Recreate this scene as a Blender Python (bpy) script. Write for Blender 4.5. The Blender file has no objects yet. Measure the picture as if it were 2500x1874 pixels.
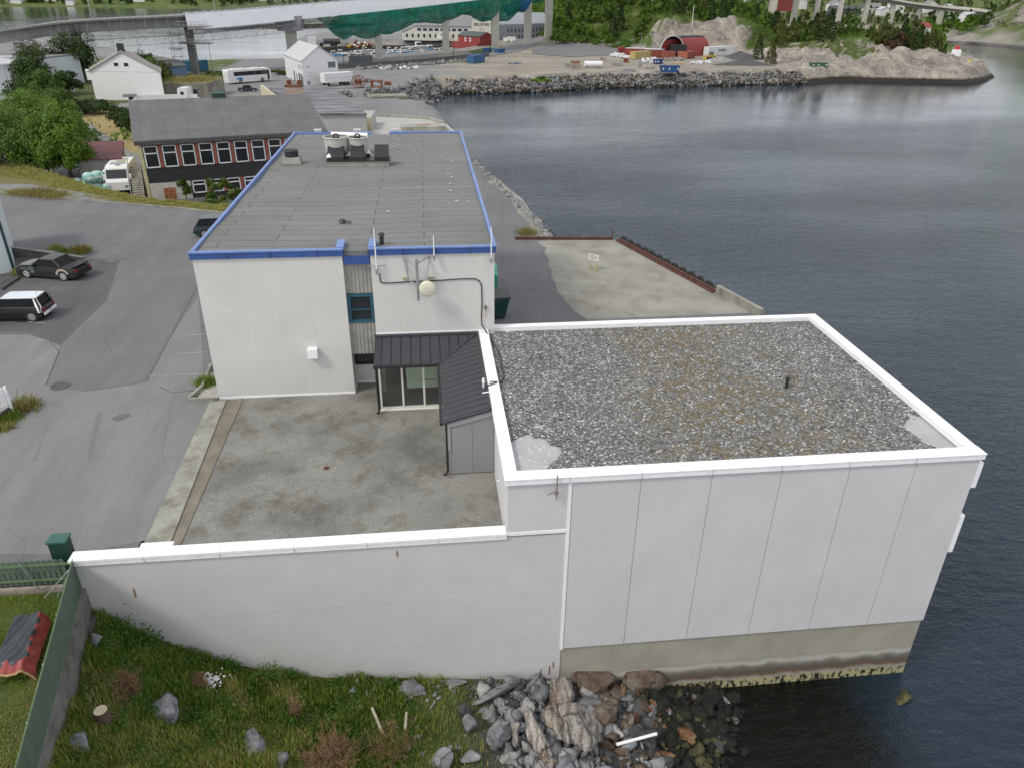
import bpy, bmesh, math, random
import numpy as np
from mathutils import Vector, Matrix
from math import radians as R, sin, cos, pi, hypot, atan2
random.seed(7)
scene = bpy.context.scene
COL = scene.collection

# ---------------------------------------------------------------- camera
CAM = np.array([0.0, 0.0, 18.0])
FOC = 1832.98 / 2500 * 2212
_p, _y, _r = R(27.6), R(6.634), R(0.695)
FW = np.array([sin(_y)*cos(_p), cos(_y)*cos(_p), -sin(_p)])
_rt = np.array([cos(_y), -sin(_y), 0.0]); _up = np.cross(_rt, FW)
RT = cos(_r)*_rt + sin(_r)*_up
UP = -sin(_r)*_rt + cos(_r)*_up
cd = bpy.data.cameras.new('camera'); cam = bpy.data.objects.new('camera', cd); COL.objects.link(cam)
cd.sensor_width = 36; cd.lens = 36*1832.98/2500; cd.clip_start = 0.5; cd.clip_end = 12000
cam.matrix_world = Matrix(((RT[0], UP[0], -FW[0], CAM[0]), (RT[1], UP[1], -FW[1], CAM[1]), (RT[2], UP[2], -FW[2], CAM[2]), (0, 0, 0, 1)))
scene.camera = cam
scene.render.resolution_x = 1024; scene.render.resolution_y = 767
def ray(px, py): return FW*FOC + RT*(px-1106) - UP*(py-829.1)
def g(px, py, z=0.0):                       # sight line met with the level z
    d = ray(px, py); t = (z-CAM[2])/d[2]; q = CAM+d*t; return (float(q[0]), float(q[1]))
def gp(px, py, z=0.0): return g(px, py, z)+(z,)
def py_(px, py, y):                         # sight line met with the upright plane at y
    d = ray(px, py); q = CAM+d*(y/d[1]); return (float(q[0]), float(y), float(q[2]))
def prj(x, y, z):
    d = np.array([x, y, z])-CAM; w = d@FW
    return (1106+FOC*(d@RT)/w, 829.1-FOC*(d@UP)/w)
def zat(x, y, row):
    lo, hi = -30., 80.
    for _ in range(40):
        m = (lo+hi)/2
        if prj(x, y, m)[1] > row: lo = m
        else: hi = m
    return lo

# ---------------------------------------------------------------- world, sun, exposure
SUN_EL, SUN_AZ = R(48), R(-118)      # azimuth from +Y towards +X
world = bpy.data.worlds.new("World"); scene.world = world; world.use_nodes = True
nt = world.node_tree; nt.nodes.clear()
out = nt.nodes.new('ShaderNodeOutputWorld'); bg = nt.nodes.new('ShaderNodeBackground')
sky = nt.nodes.new('ShaderNodeTexSky'); sky.sky_type = 'NISHITA'; sky.sun_disc = False
sky.sun_elevation = SUN_EL; sky.sun_rotation = SUN_AZ; sky.dust_density = 3.0; sky.air_density = 1.0; sky.ozone_density = 1.5
# broken cloud: a grey cloud colour laid over the sky by noise on the sky direction
tc = nt.nodes.new('ShaderNodeTexCoord'); mp = nt.nodes.new('ShaderNodeMapping'); mp.inputs['Scale'].default_value = (1, 1, 2.6)
ns = nt.nodes.new('ShaderNodeTexNoise'); ns.inputs['Scale'].default_value = 2.2; ns.inputs['Detail'].default_value = 6
rp = nt.nodes.new('ShaderNodeValToRGB'); rp.color_ramp.elements[0].position = 0.40; rp.color_ramp.elements[1].position = 0.62
rp.color_ramp.elements[0].color = (0.62, 0.62, 0.62, 1); rp.color_ramp.elements[1].color = (0.95, 0.95, 0.95, 1)
cl = nt.nodes.new('ShaderNodeValToRGB'); cl.color_ramp.elements[0].position = 0.35; cl.color_ramp.elements[1].position = 0.7
cl.color_ramp.elements[0].color = (6.5, 6.7, 7.1, 1); cl.color_ramp.elements[1].color = (8.0, 7.95, 7.9, 1)
n2 = nt.nodes.new('ShaderNodeTexNoise'); n2.inputs['Scale'].default_value = 4.5; n2.inputs['Detail'].default_value = 5
mx = nt.nodes.new('ShaderNodeMixRGB')
L = nt.links.new
L(tc.outputs['Generated'], mp.inputs[0]); L(mp.outputs[0], ns.inputs['Vector']); L(mp.outputs[0], n2.inputs['Vector'])
L(ns.outputs['Fac'], rp.inputs[0]); L(n2.outputs['Fac'], cl.inputs[0])
L(rp.outputs[0], mx.inputs[0]); L(sky.outputs[0], mx.inputs[1])
spz = nt.nodes.new('ShaderNodeSeparateXYZ'); hzr = nt.nodes.new('ShaderNodeValToRGB'); hm = nt.nodes.new('ShaderNodeMixRGB'); hm.blend_type = 'MULTIPLY'; hm.inputs[0].default_value = 1
hzr.color_ramp.elements[0].color = (1.55, 1.58, 1.62, 1); hzr.color_ramp.elements[1].position = .55; hzr.color_ramp.elements[1].color = (1, 1, 1, 1)
L(tc.outputs['Generated'], spz.inputs[0]); L(spz.outputs['Z'], hzr.inputs[0]); L(cl.outputs[0], hm.inputs[1]); L(hzr.outputs[0], hm.inputs[2]); L(hm.outputs[0], mx.inputs[2])
L(mx.outputs[0], bg.inputs[0]); L(bg.outputs[0], out.inputs[0]); bg.inputs[1].default_value = 0.105
sd = bpy.data.lights.new('sun', 'SUN'); sd.energy = 1.45; sd.angle = R(11); sd.color = (1, .95, .87)
sun = bpy.data.objects.new('sun', sd); COL.objects.link(sun)
sdir = Vector((sin(SUN_AZ)*cos(SUN_EL), cos(SUN_AZ)*cos(SUN_EL), sin(SUN_EL)))
sun.rotation_euler = sdir.to_track_quat('Z', 'Y').to_euler(); sun.location = (0, 0, 60)
vs = scene.view_settings; vs.view_transform = 'Standard'; vs.look = 'None'; vs.gamma = 1; vs.exposure = 0.40; vs.use_curve_mapping = False

# ---------------------------------------------------------------- helpers: tags
def tag(o, label=None, cat=None, group=None, kind=None):
    if label: o['label'] = label
    if cat: o['category'] = cat
    if group: o['group'] = group
    if kind: o['kind'] = kind
    return o
def thing(name, label, cat, loc=(0, 0, 0), rz=0.0, group=None):
    o = bpy.data.objects.new(name, None); COL.objects.link(o); o.empty_display_size = .3
    o.location = loc; o.rotation_euler = (0, 0, rz)
    return tag(o, label, cat, group)
def root_loc(p):
    while p.parent: p = p.parent
    return p.location
def kids(o): return [c for c in bpy.data.objects if c.parent == o]
_KIDS = {}
def dup(o, loc, rz=0.0, label=None, group=None, scale=None, parent=None):
    c = o.copy(); COL.objects.link(c)
    if parent is None:
        c.location = loc; c.rotation_euler = (0, 0, rz)
        if scale: c.scale = (scale,)*3 if not isinstance(scale, tuple) else scale
        if label: c['label'] = label
        if group: c['group'] = group
    else: c.parent = parent
    if o.name not in _KIDS: _KIDS[o.name] = kids(o)
    for k in _KIDS[o.name]: dup(k, None, parent=c)
    return c

class MB:
    def __init__(s): s.v = []; s.f = []; s.m = []; s.mi = 0
    def add(s, vs_, fs):
        n = len(s.v); s.v += [tuple(map(float, q)) for q in vs_]
        for f in fs: s.f.append(tuple(i+n for i in f)); s.m.append(s.mi)
        return s
    def box(s, x0, y0, z0, x1, y1, z1):
        if x0 > x1: x0, x1 = x1, x0
        if y0 > y1: y0, y1 = y1, y0
        if z0 > z1: z0, z1 = z1, z0
        return s.add([(x0, y0, z0), (x1, y0, z0), (x1, y1, z0), (x0, y1, z0), (x0, y0, z1), (x1, y0, z1), (x1, y1, z1), (x0, y1, z1)],
                     [(0, 3, 2, 1), (4, 5, 6, 7), (0, 1, 5, 4), (1, 2, 6, 5), (2, 3, 7, 6), (3, 0, 4, 7)])
    def obox(s, c, size, rz=0.0, rx=0.0, ry=0.0):
        M = Matrix.Translation(c) @ Matrix.Rotation(rz, 4, 'Z') @ Matrix.Rotation(ry, 4, 'Y') @ Matrix.Rotation(rx, 4, 'X')
        a, b, h = size[0]/2, size[1]/2, size[2]/2
        vs_ = [M @ Vector(q) for q in [(-a, -b, -h), (a, -b, -h), (a, b, -h), (-a, b, -h), (-a, -b, h), (a, -b, h), (a, b, h), (-a, b, h)]]
        return s.add(vs_, [(0, 3, 2, 1), (4, 5, 6, 7), (0, 1, 5, 4), (1, 2, 6, 5), (2, 3, 7, 6), (3, 0, 4, 7)])
    def prism(s, pts, z0, z1):
        n = len(pts)
        ar = sum(pts[i][0]*pts[(i+1) % n][1]-pts[(i+1) % n][0]*pts[i][1] for i in range(n))
        if ar < 0: pts = pts[::-1]
        zb = z0 if hasattr(z0, '__len__') else [z0]*n
        zt = z1 if hasattr(z1, '__len__') else [z1]*n
        return s.add([(p[0], p[1], zb[i]) for i, p in enumerate(pts)]+[(p[0], p[1], zt[i]) for i, p in enumerate(pts)],
                     [tuple(range(n))[::-1], tuple(range(n, 2*n))]+[(i, (i+1) % n, n+(i+1) % n, n+i) for i in range(n)])
    def poly(s, pts): return s.add(pts, [tuple(range(len(pts)))])
    def ext(s, pts, d):                       # closed outline (3d) pushed along d
        n = len(pts); d = Vector(d)
        return s.add(list(pts)+[Vector(p)+d for p in pts], [tuple(range(n))[::-1], tuple(range(n, 2*n))]+[(i, (i+1) % n, n+(i+1) % n, n+i) for i in range(n)])
    def cyl(s, a, b, r0, r1=None, n=10, cap=True):
        a = Vector(a); b = Vector(b); r1 = r0 if r1 is None else r1
        d = (b-a); q = d.to_track_quat('Z', 'Y') if d.length > 1e-6 else Vector((0, 0, 1)).to_track_quat('Z', 'Y')
        vs_ = []
        for c, r in ((a, r0), (b, r1)):
            for i in range(n): vs_.append(c + q @ Vector((r*cos(2*pi*i/n), r*sin(2*pi*i/n), 0)))
        fs = [(i, (i+1) % n, n+(i+1) % n, n+i) for i in range(n)]
        if cap: fs += [tuple(range(n))[::-1], tuple(range(n, 2*n))]
        return s.add(vs_, fs)
    def tube(s, pts, r, n=6):
        for a, b in zip(pts[:-1], pts[1:]): s.cyl(a, b, r, r, n)
        return s
    def torus(s, c, R_, r, axis=(0, 0, 1), n=16, m=8):
        q = Vector(axis).to_track_quat('Z', 'Y'); c = Vector(c); vs_ = []
        for i in range(n):
            for j in range(m):
                a = 2*pi*i/n; b = 2*pi*j/m
                vs_.append(c + q @ Vector(((R_+r*cos(b))*cos(a), (R_+r*cos(b))*sin(a), r*sin(b))))
        return s.add(vs_, [(i*m+j, ((i+1) % n)*m+j, ((i+1) % n)*m+(j+1) % m, i*m+(j+1) % m) for i in range(n) for j in range(m)])
    def loft(s, rings, cap=True):
        n = len(rings[0]); vs_ = [q for r_ in rings for q in r_]; fs = []
        for k in range(len(rings)-1):
            for i in range(n): fs.append((k*n+i, k*n+(i+1) % n, (k+1)*n+(i+1) % n, (k+1)*n+i))
        if cap: fs += [tuple(range(n))[::-1], tuple(range((len(rings)-1)*n, len(rings)*n))]
        return s.add(vs_, fs)
    def build(s, name, mat, parent=None, world=True, smooth=False, loc=None, fix=True):
        me = bpy.data.meshes.new(name)
        if parent is not None: off = root_loc(parent) if world else Vector((0, 0, 0))
        elif loc is not None: off = Vector(loc)
        else:
            a = np.array(s.v); off = Vector((float(a[:, 0].min()+a[:, 0].max())/2, float(a[:, 1].min()+a[:, 1].max())/2, float(a[:, 2].min())))
        me.from_pydata([(x-off[0], y-off[1], z-off[2]) for x, y, z in s.v], [], s.f)
        mats = mat if isinstance(mat, (list, tuple)) else [mat]
        for m in mats: me.materials.append(m)
        if len(mats) > 1: me.polygons.foreach_set('material_index', s.m)
        if fix:
            bm = bmesh.new(); bm.from_mesh(me); bmesh.ops.recalc_face_normals(bm, faces=bm.faces); bm.to_mesh(me); bm.free()
        if smooth: me.shade_smooth()
        me.update()
        o = bpy.data.objects.new(name, me); COL.objects.link(o)
        if parent is not None: o.parent = parent
        else: o.location = off
        return o
def npmesh(name, V, F, mat, parent=None, smooth=False, attr=None, mi=None):      # V (n,3), F (m,k)
    me = bpy.data.meshes.new(name); V = np.asarray(V, np.float32); F = np.asarray(F, np.int32); k = F.shape[1]
    off = np.array(root_loc(parent)) if parent is not None else np.zeros(3)
    me.vertices.add(len(V)); me.vertices.foreach_set('co', (V-off).astype(np.float32).ravel())
    me.loops.add(F.size); me.loops.foreach_set('vertex_index', F.ravel())
    me.polygons.add(len(F)); me.polygons.foreach_set('loop_start', np.arange(0, F.size, k, dtype=np.int32))
    me.update(calc_edges=True)
    for m in (mat if isinstance(mat, (list, tuple)) else [mat]): me.materials.append(m)
    if mi is not None: me.polygons.foreach_set('material_index', np.asarray(mi, np.int32))
    if attr is not None:
        at = me.color_attributes.new('zone', 'FLOAT_COLOR', 'POINT'); at.data.foreach_set('color', np.asarray(attr, np.float32).ravel())
    if smooth: me.shade_smooth()
    me.validate(); o = bpy.data.objects.new(name, me); COL.objects.link(o)
    if parent is not None: o.parent = parent
    return o

# ---------------------------------------------------------------- helpers: materials
def C(h):                                       # sRGB hex -> linear
    h = h.lstrip('#'); c = [int(h[i:i+2], 16)/255 for i in (0, 2, 4)]
    return tuple(x/12.92 if x <= .04045 else ((x+.055)/1.055)**2.4 for x in c)+(1,)
def V4(c): return tuple(c)+(1,) if len(c) == 3 else tuple(c)
class NT:
    def __init__(s, name):
        s.m = bpy.data.materials.new(name); s.m.use_nodes = True; s.t = s.m.node_tree
        s.b = s.t.nodes['Principled BSDF']; s.geo = s.t.nodes.new('ShaderNodeNewGeometry'); s.out = s.t.nodes['Material Output']
    def n(s, typ, **kw):
        o = s.t.nodes.new(typ)
        for k, v in kw.items():
            if k in o.inputs: o.inputs[k].default_value = v
            else: setattr(o, k, v)
        return o
    def l(s, a, b): s.t.links.new(a, b)
    def vec(s, scale=(1, 1, 1), rot=(0, 0, 0), obj=False):
        mp = s.n('ShaderNodeMapping'); mp.inputs['Scale'].default_value = scale; mp.inputs['Rotation'].default_value = rot
        if obj: tcn = s.n('ShaderNodeTexCoord'); s.l(tcn.outputs['Object'], mp.inputs[0])
        else: s.l(s.geo.outputs['Position'], mp.inputs[0])
        return mp.outputs[0]
    def noise(s, scale, detail=4, rough=.55, vec=None, dist=0):
        o = s.n('ShaderNodeTexNoise', Scale=scale, Detail=detail, Roughness=rough, Distortion=dist); s.l(vec or s.vec(), o.inputs['Vector']); return o.outputs['Fac']
    def ramp(s, fac, stops, interp='LINEAR'):
        o = s.n('ShaderNodeValToRGB'); r = o.color_ramp; r.interpolation = interp
        while len(r.elements) < len(stops): r.elements.new(.5)
        for e, (p, c) in zip(r.elements, stops): e.position = p; e.color = V4(c) if not isinstance(c, (int, float)) else (c, c, c, 1)
        s.l(fac, o.inputs[0]); return o.outputs[0]
    def mix(s, fac, a, b, mode='MIX'):
        o = s.n('ShaderNodeMixRGB', blend_type=mode)
        for i, x in ((0, fac), (1, a), (2, b)):
            if isinstance(x, (int, float)): o.inputs[i].default_value = x if i == 0 else (x, x, x, 1)
            elif isinstance(x, tuple): o.inputs[i].default_value = V4(x)
            else: s.l(x, o.inputs[i])
        return o.outputs[0]
    def bump(s, h, strength=.4, dist=.02):
        o = s.n('ShaderNodeBump', Strength=strength, Distance=dist); s.l(h, o.inputs['Height']); s.l(o.outputs[0], s.b.inputs['Normal']); return o
    def col(s, c):
        if isinstance(c, tuple): s.b.inputs['Base Color'].default_value = V4(c)
        else: s.l(c, s.b.inputs['Base Color'])
    def set(s, rough=.7, metal=0., spec=None):
        s.b.inputs['Roughness'].default_value = rough; s.b.inputs['Metallic'].default_value = metal
        if spec is not None: s.b.inputs['Specular IOR Level'].default_value = spec
def dark(c, k): return (c[0]*k, c[1]*k, c[2]*k, 1)
_M = {}
def pm(name, c=None, var=.18, scale=2., rough=.7, metal=0., bump=0., bs=30., fine=.10, fs=25., obj=False, spec=None):
    """plain weathered surface: broad blotches + fine speckle"""
    if name in _M: return _M[name]
    if isinstance(c, str): c = C(c)
    t = NT(name); v = t.vec(obj=obj)
    a = t.ramp(t.noise(scale, 5, .6, v), [(.3, dark(c, 1-var)), (.7, dark(c, 1+var))])
    if fine: a = t.mix(1.0, a, t.ramp(t.noise(fs, 3, .6, v), [(.3, 1-fine), (.7, 1.0)]), 'MULTIPLY')
    t.col(a); t.set(rough, metal, spec)
    if bump: t.bump(t.noise(bs, 4, .6, v), bump, .02)
    _M[name] = t.m; return t.m
def glass(name, c=(.02, .025, .03), rough=.06):
    if name in _M: return _M[name]
    t = NT(name); t.col(tuple(c)); t.set(rough, 0, .6); _M[name] = t.m; return t.m
def rock_mat(name, c1, c2, c3, s=1.2, stripe=0.):
    if name in _M: return _M[name]
    t = NT(name); v = t.vec()
    f = t.noise(s, 7, .65, v); a = t.ramp(f, [(.32, c1), (.5, c2), (.7, c3)])
    if stripe:
        w = t.n('ShaderNodeTexWave', Scale=stripe, Distortion=16.0, Detail=8.0); w.inputs['Detail Scale'].default_value = 1.6; w.inputs['Detail Roughness'].default_value = .7; t.l(t.vec((1, .25, .35), (.2, .3, .4)), w.inputs['Vector'])
        a = t.mix(.42, a, t.ramp(w.outputs['Fac'], [(.2, dark(c1, .6)), (.45, c2), (.9, dark(c3, 1.1))]))
        a = t.mix(t.ramp(t.noise(.8, 5, .6, t.vec((1, 1, 1), (0, 0, 2))), [(.5, 0.), (.65, .5)]), a, (.24, .15, .08, 1))
    a = t.mix(1.0, a, t.ramp(t.noise(14, 4, .7, v), [(.3, .55), (.65, 1.05)]), 'MULTIPLY')
    vo = t.n('ShaderNodeTexVoronoi', Scale=s*1.1, feature='DISTANCE_TO_EDGE'); t.l(t.mix(.5, t.vec((1, .6, 1.3), (.3, .5, .2)), t.n('ShaderNodeTexNoise', Scale=1.6, Detail=6.).outputs['Color']), vo.inputs['Vector'])
    a = t.mix(t.ramp(vo.outputs['Distance'], [(.0, .85), (.028, 0.)]), a, dark(c1, .25))
    t.col(a); t.set(.85); t.bump(t.noise(s*6, 8, .7, v), .6, .06); _M[name] = t.m; return t.m

# paints and common surfaces
white_wall = None
def mk_wall(name, c, stain=.12):
    t = NT(name); v = t.vec()
    a = t.ramp(t.noise(.5, 6, .6, v), [(.3, dark(c, .93)), (.7, dark(c, 1.03))])
    hs = t.noise(3., 6, .7, t.vec((1, 1, 9)))
    a = t.mix(t.ramp(hs, [(.54, 0.), (.70, stain*3.5)]), a, (.30, .31, .31, 1))
    a = t.mix(t.ramp(t.noise(1.1, 5, .6, t.vec((1, 1, .12))), [(.55, 0.), (.75, stain*1.2)]), a, (.36, .35, .32, 1))
    a = t.mix(t.ramp(t.noise(1.3, 8, .75, v), [(.60, 0.), (.8, stain*1.6)]), a, (.45, .43, .38, 1))
    t.col(a); t.set(.75); t.bump(t.noise(9, 5, .6, t.vec((1, 1, 4))), .15, .01); return t.m
M_wall = mk_wall('painted_masonry', (.60, .59, .56), .11)
M_front = mk_wall('painted_retaining_wall', (.575, .565, .56), .07)
M_panel = mk_wall('insulated_panel', (.58, .572, .57), .03)
M_cap = pm('white_flashing', (.86, .86, .87), .04, 1.5, .45, fine=.06, fs=6)
M_trim = pm('white_trim', (.80, .80, .79), .06, 2, .5)
M_blue = pm('blue_fascia', (.035, .088, .29), .14, 1.2, .5, fine=.2, fs=5)
M_bluel = pm('blue_flashing', (.15, .24, .50), .14, 1.4, .5, fine=.2, fs=5)
M_black = pm('black_metal', (.02, .02, .022), .2, 3, .5)
M_char = pm('charcoal_sheet', (.045, .047, .055), .06, 2, .42, fine=.06)
M_gsteel = pm('galvanised_steel', (.33, .34, .35), .15, 4, .45, .5)
M_rust = pm('rusty_steel', (.16, .055, .03), .35, 3, .85, bump=.3)
M_glass = glass('dark_glass')
M_glassg = glass('green_grey_glass', (.10, .12, .12), .08)
M_wood = pm('grey_wood', (.30, .26, .21), .25, 3, .85)
M_teal = pm('teal_paint', (.02, .09, .13), .15, 2, .5)
M_rubber = pm('tyre_rubber', (.02, .02, .02), .3, 5, .85)
M_hub = pm('alloy_wheel', (.55, .56, .57), .05, 3, .3, .6)
# ================================================================ ground materials
def asphalt(name, c, patch=.12):
    t = NT(name); v = t.vec()
    a = t.ramp(t.noise(.16, 6, .62, v), [(.3, dark(c, 1-patch)), (.7, dark(c, 1+patch))])
    a = t.mix(1., a, t.ramp(t.noise(.8, 6, .7, t.vec((1, .14, 1), (0, 0, .35))), [(.3, .84), (.7, 1.12)]), 'MULTIPLY')
    a = t.mix(1., a, t.ramp(t.noise(22, 3, .75, v), [(.3, .78), (.7, 1.14)]), 'MULTIPLY')
    vo = t.n('ShaderNodeTexVoronoi', Scale=.22, feature='DISTANCE_TO_EDGE'); t.l(t.mix(.06, v, t.n('ShaderNodeTexNoise', Scale=1.5).outputs['Color']), vo.inputs['Vector'])
    a = t.mix(t.ramp(vo.outputs['Distance'], [(.0, .45), (.006, 0.)]), a, dark(c, .45))
    t.col(a); t.set(.88); t.bump(t.noise(45, 3, .7, v), .35, .01); return t.m
M_asph = asphalt('asphalt', (.150, .151, .156))
M_asph_l = asphalt('asphalt_light', (.20, .198, .196))
M_asph_d = asphalt('asphalt_dark', (.098, .098, .103))
M_road = asphalt('asphalt_road', (.30, .30, .31))
def concrete(name, c, blot=.35, stain=(.10, .085, .06), sc=.35, spots=True):
    t = NT(name); v = t.vec()
    a = t.ramp(t.noise(sc, 8, .65, v), [(.34, dark(c, 1-blot)), (.5, c), (.66, dark(c, 1+blot*.6))])
    a = t.mix(t.ramp(t.noise(sc*1.7, 6, .7, t.vec((1, 1, 1), (0, 0, 1))), [(.50, 0.), (.66, .75)]), a, V4(stain))
    a = t.mix(1., a, t.ramp(t.noise(7, 6, .75, v), [(.3, .78), (.7, 1.1)]), 'MULTIPLY')
    if spots:
        vo = t.n('ShaderNodeTexVoronoi', Scale=5.5); t.l(v, vo.inputs['Vector'])
        m = t.mix(1., t.ramp(vo.outputs['Distance'], [(.16, 1.), (.26, 0.)]), t.ramp(t.noise(.5, 4, .6, v), [(.5, 0.), (.62, .5)]), 'MULTIPLY')
        a = t.mix(m, a, dark(c, 1.7))
    t.col(a); t.set(.85); t.bump(t.noise(18, 6, .7, v), .3, .01); return t.m
M_terr = concrete('terrace_concrete', (.215, .211, .190), .38, (.10, .085, .06), .30)
M_strip = concrete('kerb_concrete', (.30, .295, .25), .25, (.15, .14, .11), .6, False)
M_conc = concrete('grey_concrete', (.36, .35, .31), .22, (.2, .17, .12), .5, False)
M_quay = concrete('quay_concrete', (.28, .272, .235), .26, (.20, .17, .13), .22, False)
M_found = None
def found():                                   # foundation with tide marks (real growth and rust bands)
    t = NT('foundation_concrete'); v = t.vec(); c = (.34, .32, .26)
    a = t.ramp(t.noise(.7, 7, .6, v), [(.3, dark(c, .82)), (.7, dark(c, 1.1))])
    sp = t.n('ShaderNodeSeparateXYZ'); t.l(t.geo.outputs['Position'], sp.inputs[0])
    hz = t.n('ShaderNodeMath', operation='ADD'); t.l(sp.outputs['Z'], hz.inputs[0])
    nn = t.n('ShaderNodeMath', operation='MULTIPLY'); nn.inputs[1].default_value = .55; t.l(t.noise(1.4, 5, .6, v), nn.inputs[0]); t.l(nn.outputs[0], hz.inputs[1])
    mr = t.n('ShaderNodeMapRange'); mr.inputs['From Min'].default_value = -8.2; mr.inputs['From Max'].default_value = -5.0; t.l(hz.outputs[0], mr.inputs[0])
    k = t.ramp(mr.outputs[0], [(.0, (.36, .33, .17)), (.20, (.36, .33, .18)), (.245, (.30, .29, .24)), (.30, (.13, .085, .05)), (.36, (.10, .085, .07)), (.46, (.17, .155, .13)), (.60, (1, 1, 1))])
    a = t.mix(1., a, t.ramp(mr.outputs[0], [(.42, 0.), (.60, 1.)]), 'MULTIPLY')
    b = t.mix(1., k, t.ramp(mr.outputs[0], [(.44, 1.), (.58, 0.)]), 'MULTIPLY')
    o = t.mix(1., a, b, 'ADD')
    wd = t.mix(1., t.ramp(t.noise(5, 5, .7, t.vec((1, 1, .45))), [(.50, 0.), (.54, 1.)]), t.ramp(mr.outputs[0], [(.04, 0.), (.09, 1.), (.20, 1.), (.25, 0.)]), 'MULTIPLY')
    o = t.mix(wd, o, (.008, .009, .006, 1)); t.col(o); t.set(.8); t.bump(t.noise(12, 6, .7, v), .4, .02); return t.m
M_found = found()
def gravel(name):
    t = NT(name); v = t.vec()
    vo = t.n('ShaderNodeTexVoronoi', Scale=12.5); t.l(v, vo.inputs['Vector'])
    vb = t.n('ShaderNodeTexVoronoi', Scale=4.2); t.l(v, vb.inputs['Vector'])
    sx = t.n('ShaderNodeSeparateXYZ'); t.l(vo.outputs['Color'], sx.inputs[0])
    a = t.ramp(sx.outputs['X'], [(.0, (.10, .10, .10)), (.30, (.20, .20, .198)), (.6, (.27, .27, .265)), (.86, (.37, .37, .36)), (.95, (.62, .62, .60)), (1., (.8, .8, .78))])
    a = t.mix(1., a, t.ramp(vo.outputs['Distance'], [(.25, 1.), (.65, .42)]), 'MULTIPLY')
    a = t.mix(1., a, t.ramp(t.noise(.7, 4, .6, v), [(.3, .8), (.7, 1.12)]), 'MULTIPLY')
    big = t.noise(.22, 3, .5, t.vec((1, .8, 1)))
    sp = t.n('ShaderNodeSeparateXYZ'); t.l(t.geo.outputs['Position'], sp.inputs[0])
    mr = t.n('ShaderNodeMapRange'); mr.inputs['From Min'].default_value = 6; mr.inputs['From Max'].default_value = 11; t.l(sp.outputs['X'], mr.inputs[0])
    mr2 = t.n('ShaderNodeMapRange'); mr2.inputs['From Min'].default_value = 19; mr2.inputs['From Max'].default_value = 13; t.l(sp.outputs['X'], mr2.inputs[0])
    cor = t.mix(1., mr.outputs[0], mr2.outputs[0], 'MULTIPLY')
    m = t.mix(1., t.mix(1., t.ramp(big, [(.30, 0.), (.46, 1.)]), cor, 'MULTIPLY'), t.ramp(t.noise(2.6, 5, .8, v), [(.46, 0.), (.55, 1.)]), 'MULTIPLY')
    m2 = t.mix(1., m, t.ramp(sx.outputs['Y'], [(.20, 0.), (.30, .88)]), 'MULTIPLY')
    a = t.mix(m2, a, t.ramp(t.noise(6, 3, .6, v), [(.35, (.08, .08, .03)), (.6, (.19, .13, .05))]))
    t.col(a); t.set(.9); t.bump(vo.outputs['Distance'], .6, .04).invert = True; return t.m
M_gravel = gravel('roof_gravel')
def felt(name, c):
    t = NT(name); v = t.vec()
    wv = t.mix(.5, v, t.n('ShaderNodeTexNoise', Scale=.16, Detail=1.).outputs['Color'], 'ADD')
    br = t.n('ShaderNodeTexBrick', Scale=1.0); t.l(wv, br.inputs['Vector'])
    for k_, q in (('Color1', dark(c, 1.06)), ('Color2', dark(c, .93)), ('Mortar', dark(c, .35))): br.inputs[k_].default_value = q
    br.inputs['Brick Width'].default_value = 7.; br.inputs['Row Height'].default_value = .93; br.inputs['Mortar Size'].default_value = .028; br.inputs['Mortar Smooth'].default_value = .3
    br.offset = .37; br.offset_frequency = 2
    a = t.mix(1., br.outputs['Color'], t.ramp(t.noise(.22, 7, .65, v), [(.3, .86), (.7, 1.12)]), 'MULTIPLY')
    a = t.mix(1., a, t.ramp(t.noise(9, 5, .75, v), [(.3, .84), (.7, 1.08)]), 'MULTIPLY')
    sp = t.mix(1., t.ramp(t.noise(3.1, 2, .5, v), [(.75, 0.), (.77, 1.)]), t.ramp(t.noise(.11, 2, .5, v), [(.5, 0.), (.6, .8)]), 'MULTIPLY')
    a = t.mix(sp, a, (.6, .6, .58, 1)); t.col(a); t.set(.85); t.bump(t.noise(30, 4, .7, v), .25, .01); return t.m
M_felt = felt('roofing_felt', (.172, .173, .166))
def grassy(name, a1, a2, a3):
    t = NT(name); v = t.vec()
    a = t.ramp(t.noise(.35, 7, .65, v), [(.3, a1), (.52, a2), (.72, a3)])
    a = t.mix(1., a, t.ramp(t.noise(6, 5, .75, v), [(.3, .6), (.7, 1.2)]), 'MULTIPLY'); t.col(a); t.set(.95); t.bump(t.noise(12, 5, .7, v), .6, .08); return t.m
M_lawn = grassy('lawn', (.05, .085, .012), (.075, .10, .02), (.10, .085, .035))
M_dry = grassy('dry_grass', (.26, .20, .08), (.33, .25, .10), (.17, .16, .05))
M_soil = grassy('soil_grass', (.03, .04, .012), (.045, .065, .014), (.08, .08, .03))
M_bank = grassy('verge_grass', (.10, .12, .025), (.17, .15, .05), (.20, .17, .08))

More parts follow.
